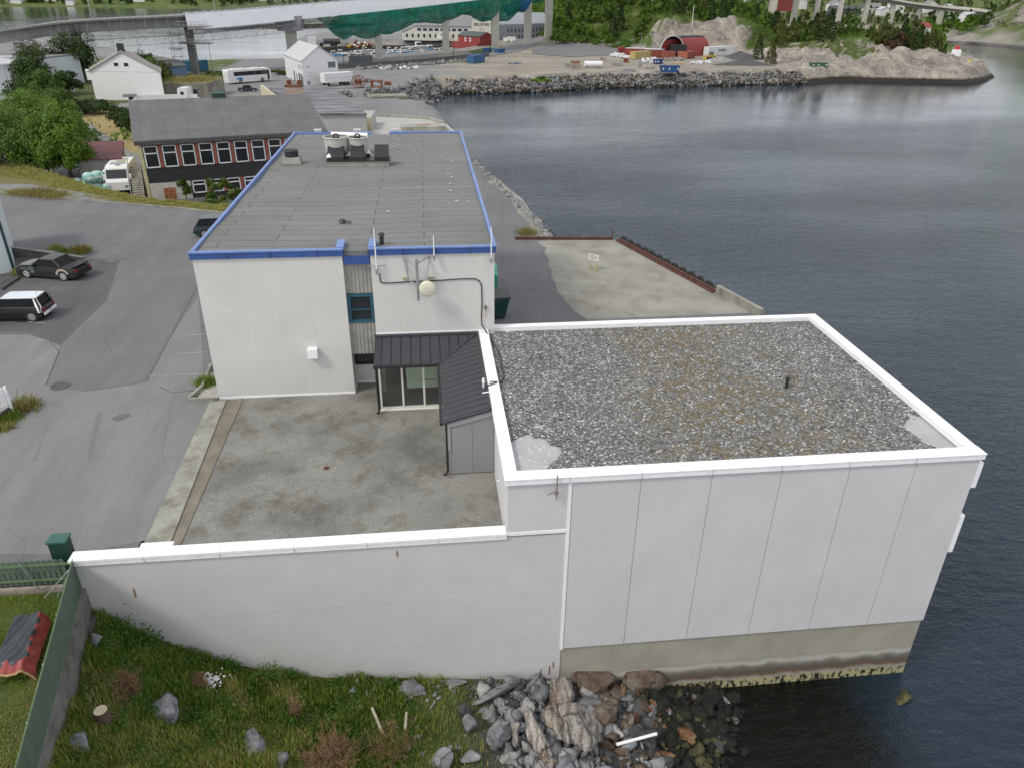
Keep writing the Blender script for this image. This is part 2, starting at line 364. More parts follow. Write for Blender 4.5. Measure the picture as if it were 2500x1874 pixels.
def water():
    t = NT('sea_water'); t.set(.06, 0, .5); t.b.inputs['IOR'].default_value = 1.333
    a = t.ramp(t.noise(.03, 4, .5), [(.35, (.010, .022, .036)), (.65, (.014, .029, .046))])
    sp = t.n('ShaderNodeSeparateXYZ'); t.l(t.geo.outputs['Position'], sp.inputs[0])        # near-black water colour with weedy yellow flecks beside the store
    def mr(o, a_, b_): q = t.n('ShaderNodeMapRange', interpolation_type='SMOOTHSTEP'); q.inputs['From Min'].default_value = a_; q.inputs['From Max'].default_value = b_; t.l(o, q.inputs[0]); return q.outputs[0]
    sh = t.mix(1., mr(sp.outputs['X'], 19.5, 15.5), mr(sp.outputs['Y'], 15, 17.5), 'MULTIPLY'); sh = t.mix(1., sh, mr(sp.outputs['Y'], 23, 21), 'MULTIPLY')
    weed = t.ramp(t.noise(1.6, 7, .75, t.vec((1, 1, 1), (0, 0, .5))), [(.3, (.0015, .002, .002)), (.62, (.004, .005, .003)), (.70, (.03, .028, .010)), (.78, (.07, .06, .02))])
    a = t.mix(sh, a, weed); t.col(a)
    n1 = t.noise(.55, 5, .62, t.vec((.8, 1.7, 1), (0, 0, .30)), .3)
    n2 = t.noise(2.0, 4, .62, t.vec((.9, 1.7, 1), (0, 0, -.15)), .3)
    n3 = t.noise(.14, 3, .5, t.vec((1, 2.2, 1), (0, 0, .1)))
    h = t.mix(.30, n1, n2); h = t.mix(.25, h, n3)
    pat = t.ramp(t.noise(.018, 3, .55, t.vec((1, 2.5, 1), (0, 0, .25))), [(.35, .45), (.65, 1.)])
    calm = t.ramp(mr(sp.outputs['Y'], 95, 215), [(0., 1.), (1., .16)]); pat = t.mix(1., pat, calm, 'MULTIPLY')
    b = t.n('ShaderNodeBump', Distance=.62); t.l(h, b.inputs['Height']); t.l(pat, b.inputs['Strength']); t.l(b.outputs[0], t.b.inputs['Normal'])
    return t.m
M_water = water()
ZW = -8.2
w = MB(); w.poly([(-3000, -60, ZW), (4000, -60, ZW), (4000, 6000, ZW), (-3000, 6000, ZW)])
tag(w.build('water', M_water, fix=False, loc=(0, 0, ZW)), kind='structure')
bed = MB(); bed.poly([(-3000, -60, -16), (4000, -60, -16), (4000, 6000, -16), (-3000, 6000, -16)])
tag(bed.build('seabed', M_soil, fix=False, loc=(0, 0, -16)), kind='structure')

def sheet(name, pts, z, mat, px=True, kind='structure', zs=None, **kw):
    if px: pts = [g(a, b, z) for a, b in pts]
    m = MB(); m.poly([(p[0], p[1], z) for p in pts]); o = m.build(name, mat, fix=False)
    me = o.data
    if me.polygons[0].normal.z < 0: me.flip_normals()
    tag(o, kind=kind, **kw); return o
def block(name, pts, z0, z1, mat, kind='structure', **kw):
    m = MB(); m.prism([tuple(p) for p in pts], z0, z1); o = m.build(name, mat); tag(o, kind=kind, **kw); return o

# ================================================================ main levels
XA, XB, YA, YB, ZG = 2.36, 19.86, 21.2, 34.48, 3.19     # cold store with gravel roof
X0, X1, Y1, Y2, ZR = -10.63, 3.04, 33.96, 66.16, 7.51   # office block with felt roof
kerb = [(-90, 88), (-60, 80.5)]+[g(a, b, 0) for a, b in ((0, 420), (100, 428), (200, 437), (300, 444), (400, 453), (500, 464))]+[(-12, 67.2)]
yard = [(-90, 21.75), (-12.42, 21.75), (-10.95, 21.75), (-10.95, 33.9), (-10.7, 34.1), (-10.7, 66.3)]+kerb[::-1]
block('yard', yard, -6, 0, M_asph)
sheet('asphalt_patch', [(-160, 724), (60, 722), (105, 735), (130, 748), (98, 832), (180, 845), (300, 828), (355, 836), (430, 846), (405, 862), (455, 866), (318, 1165), (166, 1196), (0, 1196), (-160, 1190)], .004, M_asph_l)
sheet('asphalt_patch', [(300, 828), (318, 822), (355, 750), (428, 640), (440, 800), (428, 843), (355, 836)], .005, M_asph_l)
sheet('asphalt_patch', [(0, 560), (260, 560), (230, 650), (130, 745), (60, 718), (-60, 716)], .004, M_asph_d)
for a, b, c_, d in ((320, 812, 443, 807), (384, 764, 449, 761), (403, 724, 443, 722.5), (35, 696, 60, 696)):
    P, Q = Vector(g(a, b)), Vector(g(c_, d)); n = (Q-P).normalized(); n = Vector((-n.y, n.x))*.05
    sheet('parking_line', [P-n, Q-n, Q+n, P+n], .009, pm('worn_road_paint', (.33, .33, .32), .35, 2, .8, fine=.3, fs=9), px=False)
for i, (a, b, c_, d) in enumerate(((36, 696, 71, 696), (77, 698, 97, 698))):
    P, Q = Vector(g(a, b)), Vector(g(c_, d)); n = Vector((0, .05))
    sheet('parking_line', [P-n, Q-n, Q+n, P+n], .009, _M['worn_road_paint'], px=False)
mh = thing('manhole_cover', 'round iron manhole cover set in the asphalt of the yard', 'manhole cover', gp(130, 834, 0))
b = MB(); b.cyl((0, 0, .004), (0, 0, .03), .36, n=24); b.build('lid', pm('iron_lid', (.07, .07, .07), .2, 8), mh, world=False)
b = MB(); b.torus((0, 0, .015), .42, .04, n=24, m=6); b.build('rim', pm('iron_rim', (.11, .11, .11), .2, 8), mh, world=False)
M_tar = pm('tar_line', (.07, .07, .072), .2, 3, .7)
for pts_ in ([(98, 832), (128, 760), (105, 735), (60, 722), (0, 721)], [(180, 845), (300, 828), (318, 822), (425, 622)], [(345, 836), (372, 848), (440, 842)]):
    for (a, b), (c_, d) in zip(pts_[:-1], pts_[1:]):
        P, Q = Vector(g(a, b)), Vector(g(c_, d)); n = (Q-P).normalized(); n = Vector((-n.y, n.x))*.022; sheet('tar_seam', [P-n, Q-n, Q+n, P+n], .0105, M_tar, px=False)
for k_, (a, b, r_) in enumerate(((262, 900, .35), (120, 625, .7), (245, 560, .8))):
    x, y = g(a, b); sheet('oil_stain', [(x+cos(i*.5236)*r_*(1+.35*sin(i*2.1+k_)), y+sin(i*.5236)*r_*.9*(1+.3*sin(i*1.7+2*k_))) for i in range(12)], .0125, pm('oil_stain', (.125, .124, .122), .25, 1.6, .8), px=False)
# kerb at the back of the yard
b = MB()
for p, q in zip(kerb[1:-1], kerb[2:]):
    P, Q = Vector(p), Vector(q); n = (Q-P).normalized(); n = Vector((-n.y, n.x))*.16
    b.prism([P+n*.1, Q+n*.1, Q+n, P+n], -.3, .13)
tag(b.build('kerb', M_strip), kind='structure')
# grassy bank behind the kerb falling to the lower yard
edge = [(-90, 96), (-60, 91)]+[g(a, b, -.25) for a, b in ((0, 352), (80, 374), (150, 394), (215, 413), (290, 431), (345, 440), (420, 447))]+[(-14, 70.5)]
zb0 = []; V = []; F = []
k0 = [Vector(p) for p in kerb[0:1]]+[Vector(p) for p in kerb[1:]]
def resamp(pts, n):
    pts = [Vector((p[0], p[1])) for p in pts]; d = [0]
    for a, b_ in zip(pts[:-1], pts[1:]): d.append(d[-1]+(b_-a).length)
    o = []
    for i in range(n):
        t = d[-1]*i/(n-1); k = max(0, min(len(pts)-2, next((j for j in range(len(d)-1) if d[j+1] >= t-1e-9), len(pts)-2)))
        o.append(pts[k].lerp(pts[k+1], (t-d[k])/max(1e-9, d[k+1]-d[k])))
    return o
A_, B_ = resamp([p for p in kerb[1:]], 60), resamp(edge[1:], 60)
rows = []
for t_, z_ in ((.0, .11), (.25, .1), (.5, 0.02), (.75, -.08), (1., -.25), (1.25, -1.1), (1.5, -2.3)):
    rows.append([(a.x+(b_.x-a.x)*min(t_, 1)+(0 if t_ <= 1 else 0), a.y+.16+(b_.y-a.y)*min(t_, 1)+max(0, t_-1)*4, z_+random.uniform(-.03, .03)) for a, b_ in zip(A_, B_)])
m = MB()
for i in range(len(rows)-1):
    for j in range(59): m.add([rows[i][j], rows[i][j+1], rows[i+1][j+1], rows[i+1][j]], [(0, 1, 2, 3)])
tag(m.build('verge', M_bank, fix=False, loc=(0, 0, 0)), kind='structure')
bpts = [(a.x, a.y+.16, .12) for a in A_]
sheet('side_road', [(-120, 392), (0, 397), (60, 398), (150, 412), (215, 424), (265, 436), (200, 434), (100, 425), (0, 417), (-120, 410)], .135, M_asph_l)
# lower yard and its surfaces
block('lower_yard', [(-95, 70.4), (-10.7, 70.4), (-10.7, 121), (-95, 121)], -9, -2.2, M_asph_d)
# quay beside the office block
qe = [g(1335, 519, -5), g(1545, 632, -5), g(1625, 676, -5)]
qpoly = [(X1-.02, 34.6), (27.3, 34.6), (27.3, qe[2][1]-1), qe[2], qe[1], qe[0], g(1322, 517, -5), g(1190, 517, -5), g(1160, 475, -5), g(1105, 425, -5), g(1060, 380, -5), g(1012, 338, -5), (6.2, 128), (-12, 128), (-12, 66.2), (X1-.02, 66.2)]
block('quay', qpoly, -12, -5, M_asph)
sheet('quay_slab', [(1160, 520), (1325, 519), (1340, 522), (1545, 633), (1628, 676), (1460, 682), (1270, 690), (1240, 672), (1222, 652), (1216, 640), (1204, 632), (1200, 612), (1190, 598), (1193, 585), (1184, 572), (1186, 560), (1176, 548), (1180, 535), (1168, 530)], -4.994, M_quay)
# ================================================================ terrace, kerb strip, front wall
block('terrace', [(-9.45, 21.6), (XA, 21.6), (XA, Y1+1.1), (-9.45, Y1+1.1)], -3, -.02, M_terr)
b = MB(); b.prism([g(312, 1174), g(366, 1180), g(489, 866), g(455, 865)], -.5, .06)
tag(b.build('kerb_strip', M_strip), kind='structure')
b = MB(); b.prism([(g(366, 1180)[0]+.004, g(366, 1180)[1]), (-9.45, 21.62), (-9.45, 33.9), (g(489, 866)[0]+.004, g(489, 866)[1])], -.5, .012)
tag(b.build('gutter_strip', pm('gutter_concrete', (.19, .17, .13), .3, .8, .85)), kind='structure')
P = [g(1000, 1050), g(1058, 1046), g(1088, 1136), g(1004, 1140)]
sheet('slab_patch', [(.95, 21.7), (XA-.02, 21.7), (XA-.02, 26.2), (.95, 25.5)], .002, pm('patch_concrete', (.28, .28, .25), .25, 1.2, .85))
dr = thing('floor_drain', 'small round floor drain in the middle of the stained concrete terrace', 'drain', gp(705, 1010, 0))
b = MB(); b.torus((0, 0, -.01), .11, .03, n=18, m=6); b.build('rim', M_rust, dr, world=False)
b = MB(); b.cyl((0, 0, -.03), (0, 0, -.008), .09, n=14); b.build('grate', M_black, dr, world=False)

fw = thing('retaining_wall', 'long white painted retaining wall with bright cap along the terrace edge', 'wall', (-4, YA, -6.7))
b = MB(); ZT = .62
wx = [-12.42, XA-.005, XA-.005, 4.545]
b.prism([(-12.40, YA), (XA, YA), (XA, YA+.34), (-12.40, YA+.34)], -9, ZT)
b.box(XA, YA+.001, -9, 4.54, YA+.34, .66)
b.build('wall', M_front, fw)
b = MB(); b.box(-12.47, YA-.07, ZT, XA-.02, YA+.40, .86); b.box(-12.52, YA-.09, .78, XA-.03, YA+.42, .87); b.build('cap', M_cap, fw)
b = MB(); [b.box(x, YA-.093, .615, x+.012, YA+.423, .873) for x in (-10.1, -7.6, -5.1, -2.6, -.1)]; b.build('cap_seam', pm('seam_grey', (.45, .46, .47), .1, 2), fw)
b = MB(); b.box(-10.45, YA+.43, 0, -9.35, YA+.85, .72); b.build('buttress', M_cap, fw)
b = MB()
for x, y_, z, h in ((-10.75, 0, -.55, .42), (-1.6, 0, .35, .25)): b.box(x, YA-.012, z-h, x+.05, YA, z)
for x, z, h in ((4.1, -6.0, .5), (3.75, -6.15, .4), (4.25, -5.8, .35)): b.box(x, YA-.012, z-h, x+.05, YA, z)
b.build('rust_streak', pm('rust_stain', (.28, .13, .04), .4, 8, .9), fw)
b = MB()
for z, xa_, xb_ in ((-2.1, -11.0, 4.4), (-4.35, -8.2, 4.4), (-5.7, -4.2, 4.4)): b.box(xa_, YA-.006, z, xb_, YA, z+.016)
b.build('board_joint', pm('joint_line', (.47, .47, .475), .1, 2), fw)

# ================================================================ cold store
cs = thing('cold_store', 'large white panel clad store with gravel roof standing over the water', 'building', (11, 28, -8.2))
PZ = -5.06
b = MB(); b.box(4.56, YA+.02, PZ, XB, YA+.3, ZG-.25)           # front core
b.box(XA, YA+.02, .7, 4.56, YA+.3, ZG-.25)
b.box(XA, YA+.3, -.02, XA+.3, YB, ZG-.25); b.box(XB-.3, YA+.3, PZ, XB, YB, ZG-.25); b.box(X1+.001, YB-.3, PZ, XB-.3, YB, ZG-.25)
b.build('wall', M_panel, cs)
js = [4.62, 7.08, 9.66, 12.25, 14.83, 17.38, XB+.01]
b = MB()
for i in range(6): b.box(js[i]+.012, YA-.035, PZ, js[i+1]-.012, YA+.02, ZG-.22)
b.box(XA, YA-.02, .86, 4.5, YA+.02, ZG-.22)
b.build('cladding', M_panel, cs)
b = MB()
for x in js[1:6]: b.box(x-.011, YA-.022, PZ, x+.011, YA-.004, ZG-.22)
b.build('panel_joint', pm('joint_grey', (.27, .28, .29), .1, 2), cs)
b = MB(); b.box(4.49, YA-.06, PZ-.05, 4.615, YA+.02, ZG-.2); b.box(XA-.01, YA-.05, .74, 4.49, YA+.02, .87); b.build('corner_trim', M_cap, cs)
b = MB(); b.box(4.56, YA+.03, -12, XB-.03, YA+.6, PZ); b.box(XB-.6, YA+.6, -12, XB-.03, YB, PZ); b.box(4.56, YA+.6, -12, 5.1, YB, PZ)
b.build('foundation', M_found, cs)
b = MB()
b.box(XA-.10, YA-.12, ZG-.22, XB+.10, YA+.40, ZG); b.box(XA-.12, YA-.14, ZG-.015, XB+.12, YA+.41, ZG+.02)
b.box(XA-.11, YA+.41, ZG-.22, XA+.36, YB, ZG+.004); b.box(XB-.36, YA+.41, ZG-.22, XB+.11, YB+.10, ZG+.004); b.box(X1+.01, YB-.30, ZG-.22, XB-.36, YB+.10, ZG)
b.build('parapet', M_cap, cs)
b = MB()
for z0, z1 in ((1.63, 2.75), (-1.45, .33)): b.box(XB+.012, YA-.02, z0, XB+.22, YA+3, z1)
b.build('side_trim', M_cap, cs)
b = MB()
for x in [4.5+k*2.55 for k in range(6)]: b.box(x, YA-.143, ZG-.22, x+.012, YA+.415, ZG+.0225)
for y_ in [YA+2.5+k*2.6 for k in range(5)]: b.box(XA-.113, y_, ZG-.05, XA+.363, y_+.012, ZG+.0065); b.box(XB-.363, y_, ZG-.05, XB+.113, y_+.012, ZG+.0065)
b.build('flashing_seam', pm('seam_grey', (.45, .46, .47), .1, 2), cs)
b = MB(); b.box(XA+.3, YA+.3, 2.4, XB-.3, YB-.3, 2.90); b.build('roof_deck', pm('roof_membrane', (.42, .42, .43), .12, 1.2, .6), cs)
# gravel with two bare corners: a grid with real holes and a ragged edge
def ragged_gravel():
    rng = np.random.default_rng(3); x0, x1_, y0, y1_ = XA+.36, XB-.36, YA+.41, YB-.30; n, mm = 240, 190
    xs = np.linspace(x0, x1_, n); ys = np.linspace(y0, y1_, mm); X, Y = np.meshgrid(xs, ys, indexing='ij')
    wob = .22*np.sin(X*3.1+Y*2.2)+.16*np.sin(X*7.3-Y*5.1)+rng.normal(0, .07, X.shape)
    bare = ((X-3.0)/1.35)**2+((Y-23.0)/1.25)**2 < 1+wob
    bare &= ~((X-4.6)*.9+(22.35-Y) > .62+wob*.5)
    q = (X-19.4)*.9+(Y-22.3)*.55
    bare |= ((X-19.3)/.85)**2+((Y-22.9)/1.5)**2 < 1+wob
    Z = 2.955+rng.normal(0, .012, X.shape)+.02*np.sin(X*.8)*np.cos(Y*.9)
    idx = np.arange(n*mm).reshape(n, mm); k = ~bare; f = k[:-1, :-1] & k[1:, :-1] & k[:-1, 1:] & k[1:, 1:]
    F = np.stack([idx[:-1, :-1][f], idx[1:, :-1][f], idx[1:, 1:][f], idx[:-1, 1:][f]], 1)
    o = npmesh('gravel', np.stack([X.ravel(), Y.ravel(), Z.ravel()], 1), F, M_gravel, cs); o['kind'] = 'stuff'
ragged_gravel()
vp = thing('vent_pipe', 'short black vent pipe standing up from the gravel roof', 'pipe', (15.1, 27.2, 2.95))
b = MB(); b.cyl((0, 0, 0), (0, 0, .42), .07); b.build('pipe', M_black, vp, world=False)
b = MB(); b.cyl((0, 0, .42), (0, 0, .50), .10); b.build('cap', M_black, vp, world=False)
mp_ = thing('moss_clump', 'brown moss clump at the front edge of the gravel roof', 'moss', py_(1785, 990, 21.75))
rr = random.Random(4); b = MB()
for i in range(70): x, y_ = rr.gauss(0, .28), rr.gauss(0, .07); b.cyl((x, y_, -.02), (x+rr.uniform(-.05, .05), y_+rr.uniform(-.05, .05), .09), .03, .0, 4)
b.build('moss', pm('dry_moss', (.12, .05, .02), .4, 9, .95), mp_, world=False); mp_.location.z = 2.95
lm = thing('wall_bracket', 'small grey antenna bracket on the front corner of the gravel roof store', 'bracket', (4.05, YA-.1, 2.6))
b = MB(); b.cyl((0, -.1, -.25), (0, -.1, .75), .025); b.build('mast', M_gsteel, lm, world=False)
b = MB(); b.cyl((-.32, -.16, 0), (0, -.1, .12), .015); b.cyl((0, 0, .1), (0, -.1, .1), .02); b.cyl((.05, -.1, .02), (-.04, .02, -.1), .03); b.build('arm', M_rust, lm, world=False)

# ================================================================ office block
ob = thing('office_block', 'white two storey block with flat felt roof and blue fascia', 'building', ((X0+X1)/2, 50, 0))
XN, XM, T = -3.99, -2.72, .3
ZW2 = ZR-.36
b = MB()
b.box(X0, Y1, -.3, XN, Y1+T, ZW2)                      # front left
b.box(XN-T, Y1+T, -.3, XN, Y1+1.15, ZW2)                  # notch return
b.box(XM, Y1, 3.16, X1, Y1+T, ZW2)                     # front right, above the porch
b.box(XA+.02, Y1+.02, -6, X1, Y1+T, 3.16)
b.box(XM, Y1, -.3, XM+T, Y1+1.15, 3.16)
b.box(XM, Y1+T, 3.16, XM+T, Y1+1.15, ZW2)
b.box(X1-T, Y1+T, -6, X1, Y2, ZW2); b.box(X0, Y1+T, -3, X0+T, Y2, ZW2); b.box(X0+T, Y2-T, -6, X1-T, Y2, ZW2)
b.build('wall', M_wall, ob)
b = MB(); b.box(X0+.02, Y1-.03, -.05, XN+.02, Y1, .07); b.box(XN, Y1-.03, -.05, XN+.03, Y1+1.1, .07); b.box(XM-.02, Y1-.03, 3.10, XA-.1, Y1, 3.20); b.box(XN, Y1+1.12, -.02, XM, Y1+1.15, .08); b.build('base_trim', M_cap, ob)
# recess: corrugated cladding, two windows, low plinth
yr = Y1+.18
def corrug(z0, z1, name):
    m = MB(); n = 14; w_ = (XM-XN)/n
    for i in range(n):
        x = XN+i*w_; m.box(x, yr+(.03 if i % 2 else 0), z0, x+w_, yr+.08, z1)
    m.build(name, pm('corrugated_cladding', (.33, .32, .29), .15, 3, .7, bump=.1), ob)
corrug(5.22, ZW2+.0, 'corrugated_cladding'); corrug(2.05, 3.70, 'corrugated_cladding')
def window(parent, x0, x1_, z0, z1, y, fr, name='window', mull=(), gl=None, fw_=.09, dep=.08):
    m = MB(); m.box(x0, y-dep, z0, x1_, y, z0+fw_); m.box(x0, y-dep, z1-fw_, x1_, y, z1); m.box(x0, y-dep, z0+fw_, x0+fw_, y, z1-fw_); m.box(x1_-fw_, y-dep, z0+fw_, x1_, y, z1-fw_)
    for q in mull: m.box(q[0], y-dep, q[1], q[2], y, q[3])
    f = m.build(name, fr, parent)
    m = MB(); m.box(x0+fw_*.9, y-.03, z0+fw_*.9, x1_-fw_*.9, y-.01, z1-fw_*.9); m.build('pane', gl or M_glass, f); return f
wn = window(ob, XN+.02, XM-.02, 3.72, 5.20, yr+.08, M_teal, mull=((XN+.12, 4.38, XM-.12, 4.42),), fw_=.15, dep=.12)
b = MB(); b.box(XN+.25, yr+.3, 3.85, XM-.2, yr+.5, 4.35); b.build('blind', pm('maroon_sill', (.09, .02, .02), .1, 3), ob)
window(ob, XN+.02, XM-.02, 1.05, 2.03, Y1+1.12, pm('navy_frame', (.015, .02, .04), .1, 3), fw_=.12)
b = MB(); b.box(XN, Y1+1.15, -.3, XM, Y1+1.3, 2.1); b.box(XN, yr+.081, 2.05, XM, Y1+1.15, 2.12); b.box(XN, yr+.12, 2.12, XM, yr+.2, ZW2); b.build('recess_wall', M_wall, ob)
# roof felt, blue upstands and fascia
b = MB()
m = MB(); RZ = 7.30
nx, ny = 30, 60; vv = []
for i in range(nx+1):
    for j in range(ny+1):
        x = X0+.07+(X1-X0-.13)*i/nx; y = Y1+.12+(Y2-Y1-.4)*j/ny
        vv.append((x, y, RZ+.05*sin(x*.55+1)*sin(y*.21)+.03*sin(y*.8+x*.3)))
m.add(vv, [(i*(ny+1)+j, (i+1)*(ny+1)+j, (i+1)*(ny+1)+j+1, i*(ny+1)+j+1) for i in range(nx) for j in range(ny)])
m.build('roof', M_felt, ob, smooth=True)
b = MB()      # darker vertical fascia on the front
b.box(X0-.10, Y1-.08, ZR-.38, XN+.05, Y1-.002, ZR-.10); b.box(XM-.05, Y1-.08, ZR-.38, X1+.08, Y1-.002, ZR-.10); b.box(XN+.05, Y1-.02, ZR-.80, XM-.05, Y1+.17, ZR-.42)
b.build('fascia', M_blue, ob)
b = MB(); [b.box(x, Y1-.113, ZR-.383, x+.015, Y1-.001, ZR-.037) for x in (-9.1, -7.2, -5.1, -1.2, .3, 1.9)]; b.build('fascia_joint', pm('rusty_joint', (.10, .05, .05), .3, 6), ob)
b = MB()
b.box(X0-.12, Y1-.11, ZR-.10, XN+.07, Y1+.14, ZR-.04); b.box(XM-.07, Y1-.11, ZR-.10, X1+.12, Y1+.14, ZR-.04)
b.box(XN-.28, Y1+.14, ZR-.36, XN+.07, Y1+1.35, ZR); b.box(XM-.07, Y1+.14, ZR-.36, XM+.28, Y1+1.35, ZR)
b.box(X0-.10, Y1+.20, ZR-.30, X0+.06, Y2, ZR-.05); b.box(X1-.05, Y1+.20, ZR-.30, X1+.10, Y2, ZR-.05)
b.box(X0-.10, Y2, ZR-.35, -4.4, Y2+.2, ZR-.06); b.box(-2.9, Y2, ZR-.35, X1+.10, Y2+.2, ZR-.06)
b.build('flashing', M_bluel, ob)
b = MB(); b.box(XN+.07, Y1+.12, ZR-.43, XM-.07, Y1+.11, ZR-.20); b.build('gutter_edge', M_felt, ob)
# chimney caps showing over the back edge
b = MB()
for px in (687, 772, 853): q = py_(px, 285, 66.9)[0]; b = MB(); b.box(q-.3, 66.45, 6.2, q+.3, 67.1, ZR+.08); b.build('rear_pier', pm('pier_grey', (.5, .5, .48), .1, 3), ob)

# rooftop plant
def at_roof(px, pyy, z=7.31): return gp(px, pyy, z)
u = thing('roof_ventilator', 'squat black roof fan on a concrete box at the left of the felt roof', 'ventilator', at_roof(632, 353))
b = MB(); b.loft([[(s*.62, t*.5, 0) for s, t in ((-1, -1), (1, -1), (1, 1), (-1, 1))], [(s*.55, t*.45, .45) for s, t in ((-1, -1), (1, -1), (1, 1), (-1, 1))]]); b.build('curb', M_conc, u, world=False)
b = MB(); b.cyl((0, 0, .45), (0, 0, .82), .46, n=18); b.build('fan_housing', M_black, u, world=False)
b = MB(); b.torus((0, 0, .84), .44, .05, n=20, m=6); b.cyl((0, 0, .8), (0, 0, .9), .3, .1, 12); b.build('cowl', M_black, u, world=False)
q = at_roof(775, 359)
pb = thing('vent_plinth', 'long low black topped plinth carrying the big rooftop fans', 'plinth', q)
b = MB(); b.box(-2.05, -.2, 0, 2.05, 1.2, .34); b.build('curb', M_conc, pb, world=False)
b = MB(); b.box(-2.15, -.28, .34, 2.15, 1.3, .42); b.build('ledge', M_black, pb, world=False)
for x0, x1_ in ((-2.05, -.95), (-.5, .4), (1.1, 2.05)):
    b = MB(); b.prism([(x0, -.2), (x1_, -.2), (x1_, .9), (x0, .9)], .42, [.62, .62, 1.25, 1.25]); b.build('louvre_box', M_black, pb, world=False)
lab = ['wide pale grey fan drum, left of the two on the plinth', 'narrower pale grey fan drum, right of the two on the plinth']
for i, (dx, r_, h) in enumerate(((-1.5, .86, .95), (-.05, .70, .9))):
    f = thing('fan_drum', lab[i], 'ventilator', (q[0]+dx, q[1]+1.45, 7.7), group='pale grey fan drums on the felt roof')
    b = MB(); b.cyl((0, 0, .35), (0, 0, .35+h), r_*.92, r_, 28, cap=False); b.cyl((0, 0, .12), (0, 0, .36), r_*.8, r_*.9, 28); b.torus((0, 0, .35+h), r_, .05, n=28, m=6); b.build('drum', pm('pale_drum', (.46, .45, .41), .07, 3, .5), f, world=False, smooth=False)
    b = MB(); b.cyl((0, 0, .5), (0, 0, .55), r_*.9, n=24); b.build('baffle', pm('inner_drum', (.22, .22, .21), .1, 3), f, world=False)
    b = MB(); b.cyl((0, 0, .55), (0, 0, 1.3), .13, n=10); b.torus((0, 0, 1.33), .17, .05, (0, 1, .3), 14, 6); b.box(-r_*.9, -.03, 1.05, r_*.9, .03, 1.1); b.build('motor', M_black, f, world=False)
    b = MB(); b.box(-.5, -.5, -.4, .5, .5, .12); b.build('base', M_gsteel, f, world=False)
cdx = thing('air_handler', 'pale box shaped air handler behind the two fan drums', 'ventilator', (q[0]-.9, q[1]+4.3, 7.27))
b = MB(); b.box(-1.0, -.5, 0, 1.0, .5, 1.15); b.build('casing', pm('pale_drum', (.5, .5, .47)), cdx, world=False)
b = MB(); b.prism([(-1.3, -.6), (1.3, -.6), (1.3, .7), (-1.3, .7)], 1.15, [1.25, 1.3, 1.4, 1.5]); b.build('hood', M_cap, cdx, world=False)
for px, pyy, lb in ((713, 360, 'left of the fans'), (797, 351, 'between the fan drum and the black louvre box')):
    s = thing('roof_vent', 'thin black vent pipe with white cap, '+lb, 'vent pipe', at_roof(px, pyy), group='thin capped vent pipes')
    b = MB(); b.cyl((0, 0, 0), (0, 0, .62), .13, n=12); b.build('pipe', M_black, s, world=False)
    b = MB(); b.cyl((0, 0, .62), (0, 0, .84), .2, .03, 12); b.build('cap', M_cap, s, world=False)
s = thing('roof_vent', 'stubby black vent pipe just behind the blue front upstand', 'vent pipe', (-2.2, Y1+1.0, 7.27))
b = MB(); b.cyl((0, 0, 0), (0, 0, .5), .1, n=12); b.build('pipe', M_black, s, world=False)
b = MB(); b.cyl((0, 0, .5), (0, 0, .62), .17, .1, 12); b.build('cap', M_black, s, world=False)
s = thing('roof_outlet', 'small black rainwater outlet on the open felt roof', 'roof outlet', at_roof(740, 479))
b = MB(); b.cyl((0, 0, 0), (0, 0, .12), .22, .14, 12); b.build('grate', M_black, s, world=False)
b = MB(); b.cyl((.35, -.15, 0), (.35, -.15, .05), .12, .1, 10); b.build('patch', M_black, s, world=False)

# aerials, dish, cable, vent box on the front wall
def aerial(x, z0, z1, lab, box=False):
    a = thing('aerial', lab, 'antenna', (x, Y1-.22, z0), group='white whip aerials on the blue edged roof')
    b = MB(); b.cyl((0, 0, 0), (0, 0, z1-z0), .035, .02, 6); b.build('rod', M_trim, a, world=False)
    b = MB(); b.obox((0, .11, .25), (.06, .22, .05)); b.obox((0, .0, .1), (.1, .1, .24))
    if box: b.cyl((-.4, .2, .32), (0, 0, .38), .015); b.cyl((.4, .2, .32), (0, 0, .38), .015)
    b.build('clamp', M_gsteel, a, world=False)
aerial(-2.45, 6.3, 8.45, 'tall white whip aerial beside the recessed bay', True)
aerial(.22, 6.9, 8.05, 'thin grey aerial above the dish')
aerial(2.88, 6.7, 8.4, 'white whip aerial at the right corner of the roof')
dm = thing('antenna_mast', 'grey steel wall mast with V shaped braces holding a dish', 'mast', (-.6, Y1, 6.2))
yy = Y1-.55
b = MB(); b.cyl((-.6, yy, 5.05), (-.6, yy, 7.05), .065, n=10); b.build('pole', M_gsteel, dm)
b = MB()
for s_ in (-1, 1):
    b.tube([(-.6, yy, 6.85), (-.6+s_*.62, Y1, 7.0)], .03); b.tube([(-.6+s_*.62, Y1, 7.0), (-.6+s_*.42, Y1-.25, 6.05)], .022); b.tube([(-.6+s_*.55, Y1, 5.98), (-.6, yy, 5.75)], .03)
b.tube([(-1.05, Y1-.25, 6.95), (-1.02, Y1-.3, 5.95)], .03); b.build('brace', M_gsteel, dm)
b = MB(); b.box(-1.28, Y1-.12, 5.92, -1.12, Y1, 6.02); b.box(-.02, Y1-.12, 5.92, .14, Y1, 6.02); b.build('bracket', pm('yellowed_steel', (.35, .33, .2), .2, 5), dm)
dd = thing('satellite_dish', 'round cream radio dish fixed to the grey wall mast', 'dish', (-.16, yy-.12, 5.68))
